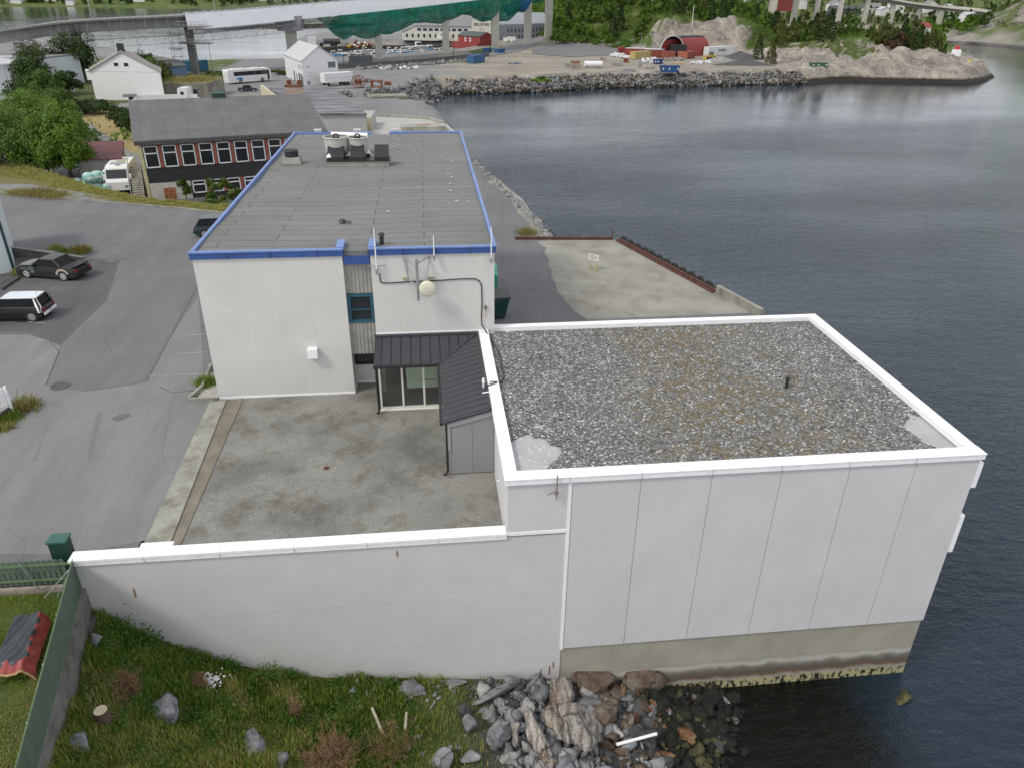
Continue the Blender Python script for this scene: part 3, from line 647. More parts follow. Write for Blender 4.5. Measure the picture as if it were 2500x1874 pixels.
b = MB(); b.cyl((0, .12, 0), (0, -.06, 0), .34, .38, 26); b.loft([[(.38*cos(a*pi/13), -.06, .38*sin(a*pi/13)) for a in range(26)], [(.30*cos(a*pi/13), -.12, .30*sin(a*pi/13)) for a in range(26)], [(.12*cos(a*pi/13), -.155, .12*sin(a*pi/13)) for a in range(26)]]); b.build('radome', pm('cream_dome', (.66, .64, .50), .03, 2, .45), dd, world=False)
b = MB(); b.cyl((0, .1, 0), (-.44, .12, 0), .045); b.build('mount', M_gsteel, dd, world=False)
b = MB(); yc = Y1-.035
pts = [(-2.36, yc, 6.25), (-2.34, yc, 5.9), (-2.3, yc, 5.78), (-1.9, yc, 5.76), (-1., yc, 5.80), (.3, yc, 5.82), (1.4, yc, 5.87), (2.1, yc, 5.86), (2.32, yc, 5.75), (2.42, yc, 5.5), (2.44, yc, 4.6), (2.40, yc, 3.9), (2.42, yc-.05, 3.45), (2.6, 33.6, 3.24), (2.85, 33.0, 3.0), (3.0, 32.0, 3.0), (3.1, 31, 3.0), (3.0, 30, 3.0), (3.05, 29.2, 3.0), (2.85, 28.6, 3.05), (2.55, 28.2, 3.26), (2.2, 28.0, 3.2), (2.18, 27.7, 3.06)]
b.tube(pts, .026, 6); b.tube([(x+.16*(i > 13), y+.1, z) for i, (x, y, z) in enumerate(pts[12:-2])]+[(2.4, 28.4, 3.22), (2.19, 27.9, 3.1)], .02, 6)
tag(b.build('cable', M_black), 'black cable running along the white wall and down onto the gravel roof', 'cable')
b = MB(); b.box(-6.05, Y1-.34, 2.12, -5.58, Y1, 2.58)
vb = thing('wall_vent', 'white box shaped vent hood on the blank front wall', 'vent', (-5.8, Y1, 2.1))
b.build('hood', M_cap, vb)
b = MB(); b.box(-6.0, Y1-.3, 2.09, -5.63, Y1-.05, 2.12); b.build('grille', M_gsteel, vb)
wl = thing('wall_lamp', 'small brown wall lamp near the right corner of the white wall', 'lamp', (2.62, Y1, 4.35))
b = MB(); b.box(2.57, Y1-.10, 4.3, 2.66, Y1, 4.48); b.build('body', pm('brown_metal', (.12, .09, .05), .2, 4), wl)
b = MB(); b.box(2.61, Y1-.012, 3.8, 2.64, Y1, 4.3); b.build('stain', pm('rust_stain', (.4, .3, .2)), wl)

# ================================================================ glazed porch with charcoal roof
po = thing('porch', 'L shaped charcoal metal roofed glass porch in the terrace corner', 'porch', (0, 32, 0))
xg0, xg1, yg = -2.62, .48, 32.05; ye = 26.35
ZE, ZK = 2.55, 3.12
def face3(p, q, r_, th=.06):
    return [Vector(p), Vector(q), Vector(r_)]
b = MB()
# wing along the office wall: slope falls to the glass; wing along the store: slope falls to the left
A0, A1 = (-2.78, Y1-.01, ZK), (2.34, Y1-.01, ZK); B0, B1 = (-2.78, yg-.32, ZE), (.28, yg-.32, ZE); D1 = (2.34, ye-.1, ZK); D0 = (.28, ye-.1, ZE)
b.ext([A0, A1, B1, B0], (0, 0, -.10)); b.ext([A1, D1, D0, B1], (0, 0, -.10)); b.build('roof', M_char, po)
b = MB()
for i in range(11):
    x = -2.45+i*.46; yv = Y1-.02
    t0 = 0 if x < .28 else (x-.28)/(2.34-.28)
    p0 = Vector((x, yv, ZK)); p1 = Vector((x, (yg-.32)+(Y1-.01-yg+.32)*t0, ZE+(ZK-ZE)*t0))
    if (p0-p1).length > .15: b.cyl(p0+Vector((0, 0, .012)), p1+Vector((0, 0, .012)), .022, n=4)
for i in range(16):
    y = ye+.1+i*.46; 
    if y > Y1-.2: continue
    t0 = 0 if y < yg-.32 else (y-yg+.32)/(Y1-.01-yg+.32)
    p0 = Vector((2.32, y, ZK)); p1 = Vector((.28+2.06*t0, y, ZE+(ZK-ZE)*t0))
    if (p0-p1).length > .15: b.cyl(p0+Vector((0, 0, .012)), p1+Vector((0, 0, .012)), .022, n=4)
b.build('standing_seam', pm('seam_dark', (.02, .021, .026), .05, 2, .45), po)
b = MB(); b.cyl(Vector(A1)+Vector((-.1, -.1, .01)), Vector(B1)+Vector((0, 0, .01)), .045, n=6); b.box(-2.8, Y1-.22, ZK-.04, 2.34, Y1-.005, ZK+.035); b.box(2.14, ye-.1, ZK-.06, 2.345, Y1-.22, ZK+.03)
b.build('valley', M_char, po)
b = MB(); b.box(-2.8, yg-.44, ZE-.12, .20, yg-.30, ZE-.01); b.box(.14, ye-.12, ZE-.12, .27, yg-.30, ZE-.01)
b.cyl((-2.70, yg-.25, ZE-.1), (-2.70, yg-.25, .1), .05, n=8); b.tube([(-2.7, yg-.25, .1), (-2.8, yg-.35, .02)], .05, 8)
b.cyl((.40, ye-.02, ZE-.1), (.40, ye-.02, .12), .05, n=8); b.tube([(.40, ye-.02, .12), (.22, ye-.1, .03)], .05, 8)
b.build('gutter', M_black, po)
b = MB(); ft = pm('cream_frame', (.72, .70, .64), .05, 3, .5)
for x in (xg0, xg0+1.05, xg0+2.06, xg1-.05): b.box(x, yg, 0.03, x+.09, yg+.10, 2.32)
b.box(xg0, yg-.01, .03, xg1, yg+.11, .15); b.box(xg0, yg-.01, 2.24, xg1, yg+.11, 2.36); b.box(xg0-.04, yg-.08, -.01, xg1, yg+.12, .03)
fr = b.build('glazing_frame', ft, po)
t = NT('porch_glass'); gs_ = t.n('ShaderNodeBsdfGlossy'); gs_.inputs['Roughness'].default_value = .02; ts_ = t.n('ShaderNodeBsdfTransparent'); ts_.inputs['Color'].default_value = (.88, .92, .90, 1); mg_ = t.n('ShaderNodeMixShader'); mg_.inputs[0].default_value = .13; t.l(ts_.outputs[0], mg_.inputs[1]); t.l(gs_.outputs[0], mg_.inputs[2]); t.l(mg_.outputs[0], t.out.inputs['Surface'])
b = MB(); b.box(xg0+.05, yg+.04, .1, xg1, yg+.06, 2.3); b.build('pane', t.m, fr)
b = MB(); b.box(xg0-.12, yg+.02, 0, xg0, Y1, 2.42); b.box(xg0-.12, yg-.01, 2.36, xg1, yg+.12, 2.46); b.build('side_panel', M_char, po)
b = MB(); b.box(xg0, yg+.12, .004, 2.3, Y1, .02); b.build('floor', pm('porch_floor', (.10, .10, .10), .2, 3), po)
b = MB(); b.box(-1.35, yg+.75, .75, .45, yg+.9, 2.2); b.build('display_board', pm('pale_board', (.80, .86, .70), .05, 3), po)
b = MB(); b.box(-.7, yg+.72, 1.15, .3, yg+.75, 1.19); b.box(.26, yg+.72, .9, .3, yg+.75, 1.15); b.build('board_edge', M_gsteel, po)
b = MB(); b.prism([(.50, ye), (2.34, ye), (2.34, ye+.15), (.50, ye+.15)], 0, [2.45, 3.0, 3.0, 2.45]); b.box(.50, ye+.15, 0, .60, yg, 2.45)
b.box(.62, ye-.03, .02, 1.44, ye-.001, 2.25); b.box(1.452, ye-.03, .02, 2.33, ye-.001, 2.35)
b.build('end_wall', pm('grey_cladding', (.27, .28, .28), .03, 1, .5), po)
b = MB(); b.prism([(.44, ye-.06), (2.34, ye-.06), (2.34, ye-.031), (.44, ye-.031)], [2.28, 2.78, 2.78, 2.28], [2.47, 3.02, 3.02, 2.47]); b.box(.44, ye-.05, 1.2, .56, ye-.002, 2.3); b.build('bargeboard', pm('grey_trim', (.31, .32, .32), .03, 1, .5), po)
b = MB(); b.cyl((2.05, 28.1, 3.1), (2.05, 28.1, 3.4), .04, n=8); b.cyl((2.05, 28.1, 3.35), (2.05, 28.1, 3.55), .07, .04, 8)
tag(b.build('floodlight', M_trim), 'small white lamp on the upper edge of the charcoal porch roof', 'lamp')

b = MB(); b.cyl((1.95, 27.5, 3.16), (2.25, 27.5, 3.2), .03); tag(b.build('cable_clip', M_trim), 'short white cable clip near the front corner of the porch roof', 'clip')
# low ramp and side steps by the left corner of the office block
rb = thing('concrete_ramp', 'sloping concrete ramp with thin edge wall at the left corner of the block', 'ramp', (-11.2, 35, 0))
b = MB(); q0, q1, q2 = g(410, 866), g(455, 795), (-10.7, 34.05)
b.prism([g(425, 862), (X0-.08, 33.95), (X0-.08, 37.0), g(453, 805)], -.3, .02); b.build('slab', M_conc, rb)
b = MB(); P = [Vector(g(409, 866)), Vector(g(439, 838)), Vector(g(456, 793))]
for a_, c_ in zip(P[:-1], P[1:]):
    n = (c_-a_).normalized(); n = Vector((-n.y, n.x))*.07; b.prism([a_-n, c_-n, c_+n, a_+n], -.2, .22)
a_, c_ = Vector(g(409, 867)), Vector(g(468, 866)); n = Vector((0, .07)); b.prism([a_-n, c_-n, c_+n, a_+n], -.2, .2); b.build('edge_wall', M_strip, rb)

# dumpsters on the quay
def dumpster(lab, loc, rz, col, size, lidc):
    d = thing('dumpster', lab, 'skip', loc, rz); a, b_, h = size
    b = MB(); b.loft([[(-a*.42, -b_/2, .15), (a*.36, -b_/2, .15), (a*.36, b_/2, .15), (-a*.42, b_/2, .15)], [(-a/2, -b_/2, h*.8), (a/2, -b_/2, h), (a/2, b_/2, h), (-a/2, b_/2, h*.8)]]); b.build('body', col, d, world=False)
    b = MB(); b.prism([(-a*.53, -b_*.52), (0, -b_*.52), (0, b_*.52), (-a*.53, b_*.52)], [h*.8, h*.9+.03, h*.9+.03, h*.8], [h*.8+.08, h+.03, h+.03, h*.8+.08]); b.prism([(.02, -b_*.52), (a*.53, -b_*.52), (a*.53, b_*.52), (.02, b_*.52)], [h*.9+.03, h, h, h*.9+.03], [h+.03, h+.1, h+.1, h+.03]); b.build('lid', lidc, d, world=False)
    b = MB(); b.box(-a*.42, -b_/2-.04, h*.45, a*.42, -b_/2, h*.55); b.box(a*.36, -.3, h*.5, a*.46, .3, h*.6); b.build('rail', col, d, world=False)
    b = MB()
    for x in (-.35, .3):
        for y in (-.38, .38): b.cyl((x*a, y*b_-.04, .08), (x*a, y*b_+.04, .08), .08, n=10)
    b.build('wheel', M_rubber, d, world=False)
q = g(1092, 690, -5)
dumpster('dark green closed skip with dark lid beside the white block', (q[0]-1.1, q[1]+.9, -5), R(0), pm('dark_green_paint', (.008, .05, .04), .15, 2, .5), (2.9, 1.8, 1.75), pm('dark_lid', (.06, .06, .06), .2, 3, .6))
q = g(1068, 640, -5)
dumpster('mint green tall waste bin half hidden by the white block', (q[0]-.62, q[1]+.6, -5), R(90), pm('mint_paint', (.04, .33, .21), .08, 2, .5), (1.6, 1.7, 2.35), pm('mint_lid', (.10, .50, .34), .08, 2, .5))
# sign trestle on the quay
q = gp(1283, 583, -5)
M_rustd = pm('dark_rust', (.10, .042, .03), .35, 1.5, .85)
st = thing('sign_trestle', 'white notice board on a yellow wooden trestle standing on the quay', 'sign', (q[0]-.1, q[1], -5), R(-38))
st.scale = (.85,)*3; b = MB(); yl = pm('yellow_wood', (.50, .42, .10), .2, 4)
for x in (-.42, .42): b.cyl((x, 0, 0), (x, 0, 1.55), .04, n=4); b.cyl((x, -.5, .03), (x, .55, .03), .045, n=4); b.cyl((x, .5, .03), (x, 0, .8), .03, n=4)
b.cyl((-.42, 0, .5), (.42, 0, .5), .03, n=4); b.build('trestle', yl, st, world=False)
b = MB(); b.box(-.6, -.06, 1.1, .6, -.02, 1.75); bd = b.build('board', M_trim, st, world=False)
b = MB()
rr = random.Random(2)
for k, w_ in enumerate((.8, .95, .7)):
    x = -w_/2
    while x < w_/2: d_ = rr.uniform(.06, .12); b.box(x, -.066, 1.56-k*.17, x+d_*.7, -.061, 1.64-k*.17); x += d_
b.build('lettering', pm('red_grey_ink', (.25, .12, .12), .1, 4), bd, world=False)
# rust beam, fender tyres, concrete upstand along the quay
q0, q1 = g(1088, 518, -5), g(1322, 518, -5)
b = MB(); b.prism([(q0[0]+1.2, q0[1]-.12), (q1[0], q1[1]-.12), (q1[0], q1[1]+.12), (q0[0]+1.2, q0[1]+.12)], -4.99, -4.72)
qb = thing('quay_beam', 'straight rusty steel edge beam across the back of the quay', 'beam', (q0[0], q0[1], -5)); b.build('beam', M_rustd, qb)
b = MB(); b.cyl((q1[0], q1[1], -4.9), (q1[0], q1[1], -3.9), .07, n=8); b.build('post', M_rust, qb)
P, Q = Vector(g(1336, 521, -5)), Vector(g(1545, 633, -5)); n = (Q-P).normalized(); s_ = Vector((-n.y, n.x))
fb = thing('fender_beam', 'long rusty steel kerb beam along the seaward edge of the quay', 'beam', (P.x, P.y, -5))
b = MB(); b.prism([P-s_*.02, Q-s_*.02, Q+s_*.2, P+s_*.2], -4.99, -4.72); b.prism([P-s_*.32, Q-s_*.32, Q-s_*.22, P-s_*.22], -4.99, -4.80); b.prism([P+s_*.2, Q+s_*.2, Q+s_*.26, P+s_*.26], -5.6, -4.78); b.build('beam', M_rustd, fb)
tdir = s_ if (Vector((30, 60))-P).dot(s_) > 0 else -s_
proto = None
for i in range(13):
    c_ = P.lerp(Q, (i+.15)/12.4)+tdir*.55
    if proto is None:
        proto = thing('fender_tyre', '', 'tyre', (c_.x, c_.y, -5.15), atan2(n.y, n.x), 'fender tyres along the quay edge')
        b = MB(); b.torus((0, 0, 0), .48, .19, (0, 1, 0), 20, 8); b.build('tyre', M_rubber, proto, world=False, smooth=True)
        b = MB(); b.tube([(0, .0, .3), (0, -.35, .42)], .03); b.build('chain', M_rust, proto, world=False); o = proto
    else: o = dup(proto, (c_.x, c_.y, -5.15), atan2(n.y, n.x))
    o['label'] = 'black fender tyre on the quay edge, %s from the far end' % ('first second third fourth fifth sixth seventh eighth ninth tenth eleventh twelfth last'.split()[i])
P, Q = Vector(g(1545, 633, -5)), Vector(g(1640, 686, -5)); n = (Q-P).normalized(); s_ = Vector((-n.y, n.x))
if (Vector((30, 60))-P).dot(s_) < 0: s_ = -s_
b = MB(); b.prism([P, Q, Q+s_*.35, P+s_*.35], -12, [-4.3, -4.3, -4.3, -4.3]); tag(b.build('sea_wall', M_strip), 'short pale concrete upstand at the near end of the quay', 'wall')

def specks(name, n, fn, smin, smax, mat, z, label):
    r_ = np.random.default_rng(len(name)); m = MB()
    for _ in range(n):
        x, y = fn(r_); s = r_.uniform(smin, smax); k = 5; a0 = r_.uniform(0, 6); m.poly([(x+cos(a0+i*2*pi/k)*s*r_.uniform(.5, 1), y+sin(a0+i*2*pi/k)*s*r_.uniform(.3, .8), z) for i in range(k)])
    tag(m.build(name, mat, fix=False, loc=(0, 0, 0)), label, 'debris', kind='stuff')
M_lime = pm('bird_lime', (.75, .75, .73), .1, 5)
specks('bird_lime', 60, lambda r_: (r_.normal(3.4, .5), r_.normal(23.1, .55)) , .02, .07, M_lime, 2.906, 'white bird droppings on the bare roof corner')
specks('roof_droppings', 38, lambda r_: (r_.uniform(-3, 2.6), r_.uniform(40, 65)), .03, .13, M_lime, 7.40, 'white bird droppings scattered over the felt roof')
specks('leaf_litter', 260, lambda r_: (r_.uniform(-9, 2), r_.uniform(22, 34)), .012, .05, pm('litter', (.06, .05, .03), .3, 5), -.012, 'small dark leaf litter on the terrace')
specks('lichen_spots', 300, lambda r_: (r_.choice([r_.normal(-6.5, 1.4), r_.normal(-1, 1.6), r_.uniform(-9, .3)]), r_.choice([r_.normal(32.5, 1.1), r_.normal(27, 1.6), r_.normal(24.5, 1.2)])), .015, .06, pm('lichen_white', (.33, .33, .29), .15, 5), -.016, 'pale lichen spots on the terrace concrete')
# ================================================================ foreground shore below the white wall
def interp(x, tab):
    return float(np.interp(x, [a for a, _ in tab], [b for _, b in tab]))
ZWT = [(-14, -1.1), (-12.4, -1.35), (-12, -1.6), (-11, -2.55), (-9.5, -3.65), (-8.4, -4.4), (-6.4, -5.22), (-4.7, -5.68), (-2.3, -5.95), (2.5, -6.6), (4.5, -6.75), (9, -7.75), (11.6, -8.15), (13, -8.9), (17, -10), (24, -12)]
ZSL = [(-14, .02), (-12, .06), (-11, .27), (-9, .33), (-6, .22), (0, .03), (6, -.10), (12, -.10), (24, -.1)]
def zfront(x, y):
    d = max(0, YA-y); return interp(x, ZWT)+interp(x, ZSL)*min(d, 8)+.06*sin(x*2.1+y*1.3)*min(1, d)+.05*sin(x*4.3-y*3.7)*min(1, d)
def fence_x(y): return -12.40+(21.25-y)*.215
t = NT('shore_ground'); v = t.vec(); sp_ = t.n('ShaderNodeSeparateXYZ'); t.l(t.geo.outputs['Position'], sp_.inputs[0])
ga = t.ramp(t.noise(.8, 6, .7, v), [(.3, (.05, .08, .018)), (.55, (.08, .11, .025)), (.7, (.15, .12, .06))]); st_ = t.ramp(t.noise(7, 6, .75, v), [(.3, (.02, .02, .02)), (.5, (.07, .07, .07)), (.75, (.20, .20, .20))])
we = t.ramp(t.noise(3, 6, .7, v), [(.3, (.006, .007, .005)), (.6, (.02, .022, .012)), (.75, (.07, .06, .025))])
ad = t.n('ShaderNodeMath', operation='ADD'); t.l(sp_.outputs['X'], ad.inputs[0]); nm_ = t.n('ShaderNodeMath', operation='MULTIPLY'); nm_.inputs[1].default_value = 3.; t.l(t.noise(.7, 4, .6, v), nm_.inputs[0]); t.l(nm_.outputs[0], ad.inputs[1])
def mr_(a, b_):
    q = t.n('ShaderNodeMapRange'); q.inputs['From Min'].default_value = a; q.inputs['From Max'].default_value = b_; t.l(ad.outputs[0], q.inputs[0]); return q.outputs[0]
ga = t.mix(mr_(1.6, 3.4), ga, st_); ga = t.mix(mr_(8.2, 10.4), ga, we); t.col(ga); t.set(.9); t.bump(t.noise(10, 8, .75, v), .9, .08); M_shore = t.m
M = MB(); nx, ny = 150, 60; vv = []
for i in range(nx+1):
    for j in range(ny+1):
        y = 4+(YA+.05-4)*j/ny; x0_ = fence_x(y)+.05; x = x0_+(26-x0_)*i/nx; vv.append((x, y, zfront(x, y)))
M.add(vv, [(i*(ny+1)+j, (i+1)*(ny+1)+j, (i+1)*(ny+1)+j+1, i*(ny+1)+j+1) for i in range(nx) for j in range(ny)])
tag(M.build('ground', M_shore, fix=False, loc=(0, 0, 0), smooth=True), kind='structure')
def gf(px, pyy):                              # sight line met with the sloping shore
    z = -5.
    for _ in range(30): x, y = g(px, pyy, z); z = .5*z+.5*zfront(x, y)
    return x, y, z
# lawn behind the fence
block('lawn', [(-34, 3), (fence_x(3)-.1, 3), (fence_x(21.2)-.1, 21.25), (-34, 21.25)], -4, -.55, M_lawn)

# --- rocks: one deformed icosphere per rock
def ico(sub):
    bm = bmesh.new(); bmesh.ops.create_icosphere(bm, subdivisions=sub, radius=1); bm.verts.ensure_lookup_table()
    V = np.array([v.co[:] for v in bm.verts]); F = np.array([[v.index for v in f.verts] for f in bm.faces]); bm.free(); return V, F
ICO = {k: ico(k) for k in (1, 2, 3, 4)}
def rock_shape(rng, sub, planes=9, rough=.04):
    V, F = ICO[sub]; V = V.copy()
    for _ in range(planes):                   # cut flat faces
        n = rng.normal(size=3); n /= np.linalg.norm(n); d = rng.uniform(.38, .72); t = V@n; V -= np.outer(np.maximum(0, t-d), n)
    a = rng.normal(size=(4, 3))*3.5; ph = rng.uniform(0, 6, 4)
    V *= (1+rough*sum(np.sin(V@a[i]+ph[i]) for i in range(4)))[:, None]
    return V, F
def rotm(rng, tilt=1.):
    a, b, c = rng.uniform(0, 6.28), rng.normal(0, .5*tilt), rng.normal(0, .5*tilt)
    return np.array(Matrix.Rotation(a, 3, 'Z') @ Matrix.Rotation(b, 3, 'X') @ Matrix.Rotation(c, 3, 'Y'))
def rubble(name, spots, mats, sub=1, rng=None, label=None, parent=None, planes=6, rough=.05):
    """spots: (x, y, z, size)"""
    rng = rng or np.random.default_rng(1); VV = []; FF = []; MI = []; n = 0
    bank = [rock_shape(rng, sub, planes+5, rough*.5) for _ in range(24)]
    for (x, y, z, s) in spots:
        V, F = bank[rng.integers(24)]
        V = (V*(s*rng.uniform(.6, 1.25, 3)*np.array([1, 1, .75])))@rotm(rng).T+np.array([x, y, z])
        VV.append(V); FF.append(F+n); n += len(V); MI += [int(rng.integers(len(mats)))]*len(F)
    o = npmesh(name, np.vstack(VV), np.vstack(FF), mats, parent, mi=MI)
    return o
M_rk_grey = rock_mat('grey_rock', (.13, .13, .135), (.22, .225, .235), (.36, .365, .37), 1.1)
M_rk_lt = rock_mat('pale_rock', (.20, .195, .185), (.31, .30, .285), (.45, .44, .41), 1.3)
M_rk_dk = rock_mat('dark_rock', (.035, .036, .038), (.07, .07, .072), (.13, .125, .12), 1.4)
M_rk_brn = rock_mat('brown_rock', (.07, .045, .03), (.14, .10, .07), (.22, .19, .15), 1.2)
M_rk_or = rock_mat('rusty_rock', (.10, .045, .02), (.18, .08, .035), (.24, .17, .10), 1.6)
M_rk_str = rock_mat('striped_rock', (.10, .085, .07), (.27, .25, .23), (.50, .47, .43), .9, stripe=1.1)
M_rk_wet = rock_mat('weedy_wet_rock', (.003, .003, .003), (.007, .008, .005), (.022, .024, .010), 1.8)
M_rk_ylw = rock_mat('weedy_yellow_rock', (.015, .015, .008), (.06, .06, .022), (.15, .13, .05), 1.8)
rng = np.random.default_rng(11)
sp_g, sp_b, sp_w = [], [], []
for _ in range(2300):
    x = rng.uniform(.6, 13.5); y = rng.uniform(12.5, 21.1); z = zfront(x, y); s = float(np.clip(rng.lognormal(-1.7, .6), .06, .55))
    edge = .9+.5*sin(y*1.9)+.4*sin(y*4.7)
    if x < edge+.8: continue
    if x < 6.+.5*sin(y*2): sp_g.append((x, y, z+s*.25, s))
    elif x < 8.2+.4*sin(y*3): (sp_b if rng.random() < .85 else sp_g).append((x, y, z+s*.2, s))
    else: (sp_w if rng.random() < .88 else sp_b).append((x, y, z+s*.1, s*1.05))
for _ in range(420):      # small stones scattered in the grass and along the wall foot
    x = rng.uniform(-3.6, 3); y = rng.uniform(17.5, 21.1)
    if y < 20.3 and rng.random() < .8: continue
    s = rng.uniform(.05, .17); sp_g.append((x, y, zfront(x, y)+s*.3, s))
for _ in range(500):
    x = rng.uniform(8.5, 15.5); y = rng.uniform(13, 20.8); s = rng.uniform(.10, .38); sp_w.append((x, y, max(zfront(x, y), -8.45)+rng.uniform(-.1, .1) if x < 12.2-.2*(21-y) else zfront(x, y)+.1, s))
tag(rubble('shore_rubble', sp_g, [M_rk_grey, M_rk_grey, M_rk_lt, M_rk_grey], 2, rng), 'loose grey broken stones on the shore below the white wall', 'rubble', kind='stuff')
tag(rubble('shore_rubble', sp_b, [M_rk_brn, M_rk_dk, M_rk_brn, M_rk_or, M_rk_dk, M_rk_grey], 2, rng), 'brown and rusty stones between the big boulders and the water', 'rubble', kind='stuff')
tag(rubble('weedy_stones', sp_w, [M_rk_wet, M_rk_wet, M_rk_wet, M_rk_wet, M_rk_ylw, M_rk_wet], 2, rng), 'black weed covered stones at the edge of the water', 'rubble', kind='stuff')
from mathutils import noise as mnoise
def boulder(px, pyy, w_, h_, d_, mat, label, rz=0., lift=.1, seed=0, planes=7, rough=.05, tilt=(0, 0), pos=None):
    x, y, z = pos or gf(px, pyy); r = np.random.default_rng(seed+100); V, F = rock_shape(r, 4, planes, rough)
    o3 = Vector(r.normal(size=3)*9); st3 = (5., 1.3, 1.3) if mat is M_rk_str else (1.7, 1.7, 1.7)
    V = V*np.array([1+.16*mnoise.fractal(Vector((v_[0]*st3[0], v_[1]*st3[1], v_[2]*st3[2]))+o3, .8, 2.1, 5)-.10*abs(mnoise.noise(Vector(v_)*3.1+o3)) for v_ in V])[:, None]
    V = V*np.array([w_/2, d_/2, h_/2]); Mx = np.array(Matrix.Rotation(rz, 3, 'Z') @ Matrix.Rotation(tilt[0], 3, 'X') @ Matrix.Rotation(tilt[1], 3, 'Y'))
    o = npmesh('boulder', V@Mx.T, F, mat); o.location = (x, y, z+lift); return tag(o, label, 'boulder')
M_rk_lich = None
t = NT('lichen_rock'); v = t.vec(); a = t.ramp(t.noise(1.6, 7, .65, v), [(.3, (.10, .105, .115)), (.5, (.20, .205, .22)), (.7, (.34, .34, .35))])
a = t.mix(t.ramp(t.noise(1.1, 6, .7, t.vec((1, 1, 1), (0, 0, 2))), [(.56, 0.), (.62, .85)]), a, (.30, .15, .05, 1)); a = t.mix(1., a, t.ramp(t.noise(11, 5, .7, v), [(.3, .6), (.7, 1.1)]), 'MULTIPLY'); t.col(a); t.set(.9); t.bump(t.noise(9, 8, .7, v), .6, .05); M_rk_lich = t.m
boulder(345, 1535, 1.0, .9, 1.7, M_rk_lich, 'blue grey boulder with orange lichen lying in the grass', R(35), .02, 1)
boulder(165, 1600, 1.25, .55, 1.2, M_rk_lich, 'flat grey boulder in the grass near the fence foot', R(10), 0, 2)
boulder(545, 1622, .8, .8, 1.5, M_rk_lich, 'narrow upright grey rock in the grass at the bottom edge', R(10), -.05, 3)
boulder(602, 1640, 1.1, .6, .9, M_rk_lich, 'reddish grey rock beside the narrow upright rock at the bottom edge', 0, -.02, 4)
boulder(206, 1385, .5, .7, .5, M_rk_grey, 'small grey rock in the dark corner under the wall end', 0, .1, 5)
boulder(900, 1492, 1.5, .85, .9, M_rk_grey, 'folded grey rock leaning against the foot of the white wall', R(5), .1, 6, 9)
boulder(985, 1478, 1.1, .45, .6, M_rk_grey, 'low grey rock at the wall foot right of the folded one', R(-8), .1, 16, 9)
boulder(1076, 1505, 2.3, .32, .34, M_rk_grey, 'long squared grey stone bar lying aslant below the wall', R(26), .35, 7, 3, .02)
boulder(1238, 1575, 2.3, 1.7, 2.5, M_rk_str, 'largest boulder, pale with brown and grey bands', R(15), .35, 8, 5, .05, (R(8), 0))
boulder(1205, 1512, 1.4, 1.0, 1.2, M_rk_str, 'rounded grey shoulder of rock above the largest banded boulder', R(40), .35, 18, 4, .05)
boulder(1150, 1580, .85, 1.0, 2.6, M_rk_str, 'tall ribbed slab with brown grooves left of the largest boulder', R(12), .3, 9, 8, .06)
boulder(1105, 1570, .6, .9, 2.3, M_rk_str, 'thin grey ribbed slab, leftmost of the standing slabs', R(20), .2, 19, 8, .06)
boulder(1185, 1640, .8, .7, 1.5, M_rk_str, 'splintered striped rock below the ribbed slabs at the bottom', R(28), .2, 29, 8, .06)
boulder(1275, 1490, 2.5, 1.3, 1.3, M_rk_brn, 'big brown cracked boulder under the left end of the concrete base', R(-6), .2, 10, 6, .04)
boulder(1385, 1478, 2.1, 1.35, 1.2, M_rk_brn, 'big brown cracked boulder touching the middle of the concrete base', R(10), .2, 11, 6, .04)
boulder(1300, 1545, 1.3, 1.0, 1.2, M_rk_brn, 'dark brown boulder between the banded one and the water', R(30), .15, 12, 6, .04)
boulder(1420, 1525, 1.1, .6, .9, M_rk_or, 'reddish boulder below the brown cracked ones', R(-20), .1, 13)
boulder(1062, 1600, 1.0, .55, 1.2, M_rk_grey, 'angular light grey boulder with stripes among the loose stones', R(-30), .25, 14)
boulder(1012, 1575, .6, .5, .7, M_rk_grey, 'egg shaped light grey stone above the striped angular boulder', R(10), .3, 15)
boulder(1000, 1548, .7, .5, .6, M_rk_dk, 'dark stone with white speckles at the left edge of the rubble', R(10), .3, 25)
boulder(1480, 1598, .75, .45, .9, M_rk_or, 'bright rusty orange stone near the water', R(60), .25, 20)
boulder(1330, 1590, .75, .5, .6, M_rk_lt, 'pale angular stone right of the largest banded boulder', R(0), .25, 21)
boulder(1040, 1500, .8, .55, .8, M_rk_lt, 'pale white streaked stone under the long squared bar', R(0), .2, 22)
boulder(955, 1655, 1.1, .7, 1.0, M_rk_grey, 'wide grey stone cut by the bottom edge of the rubble', R(0), .25, 23)
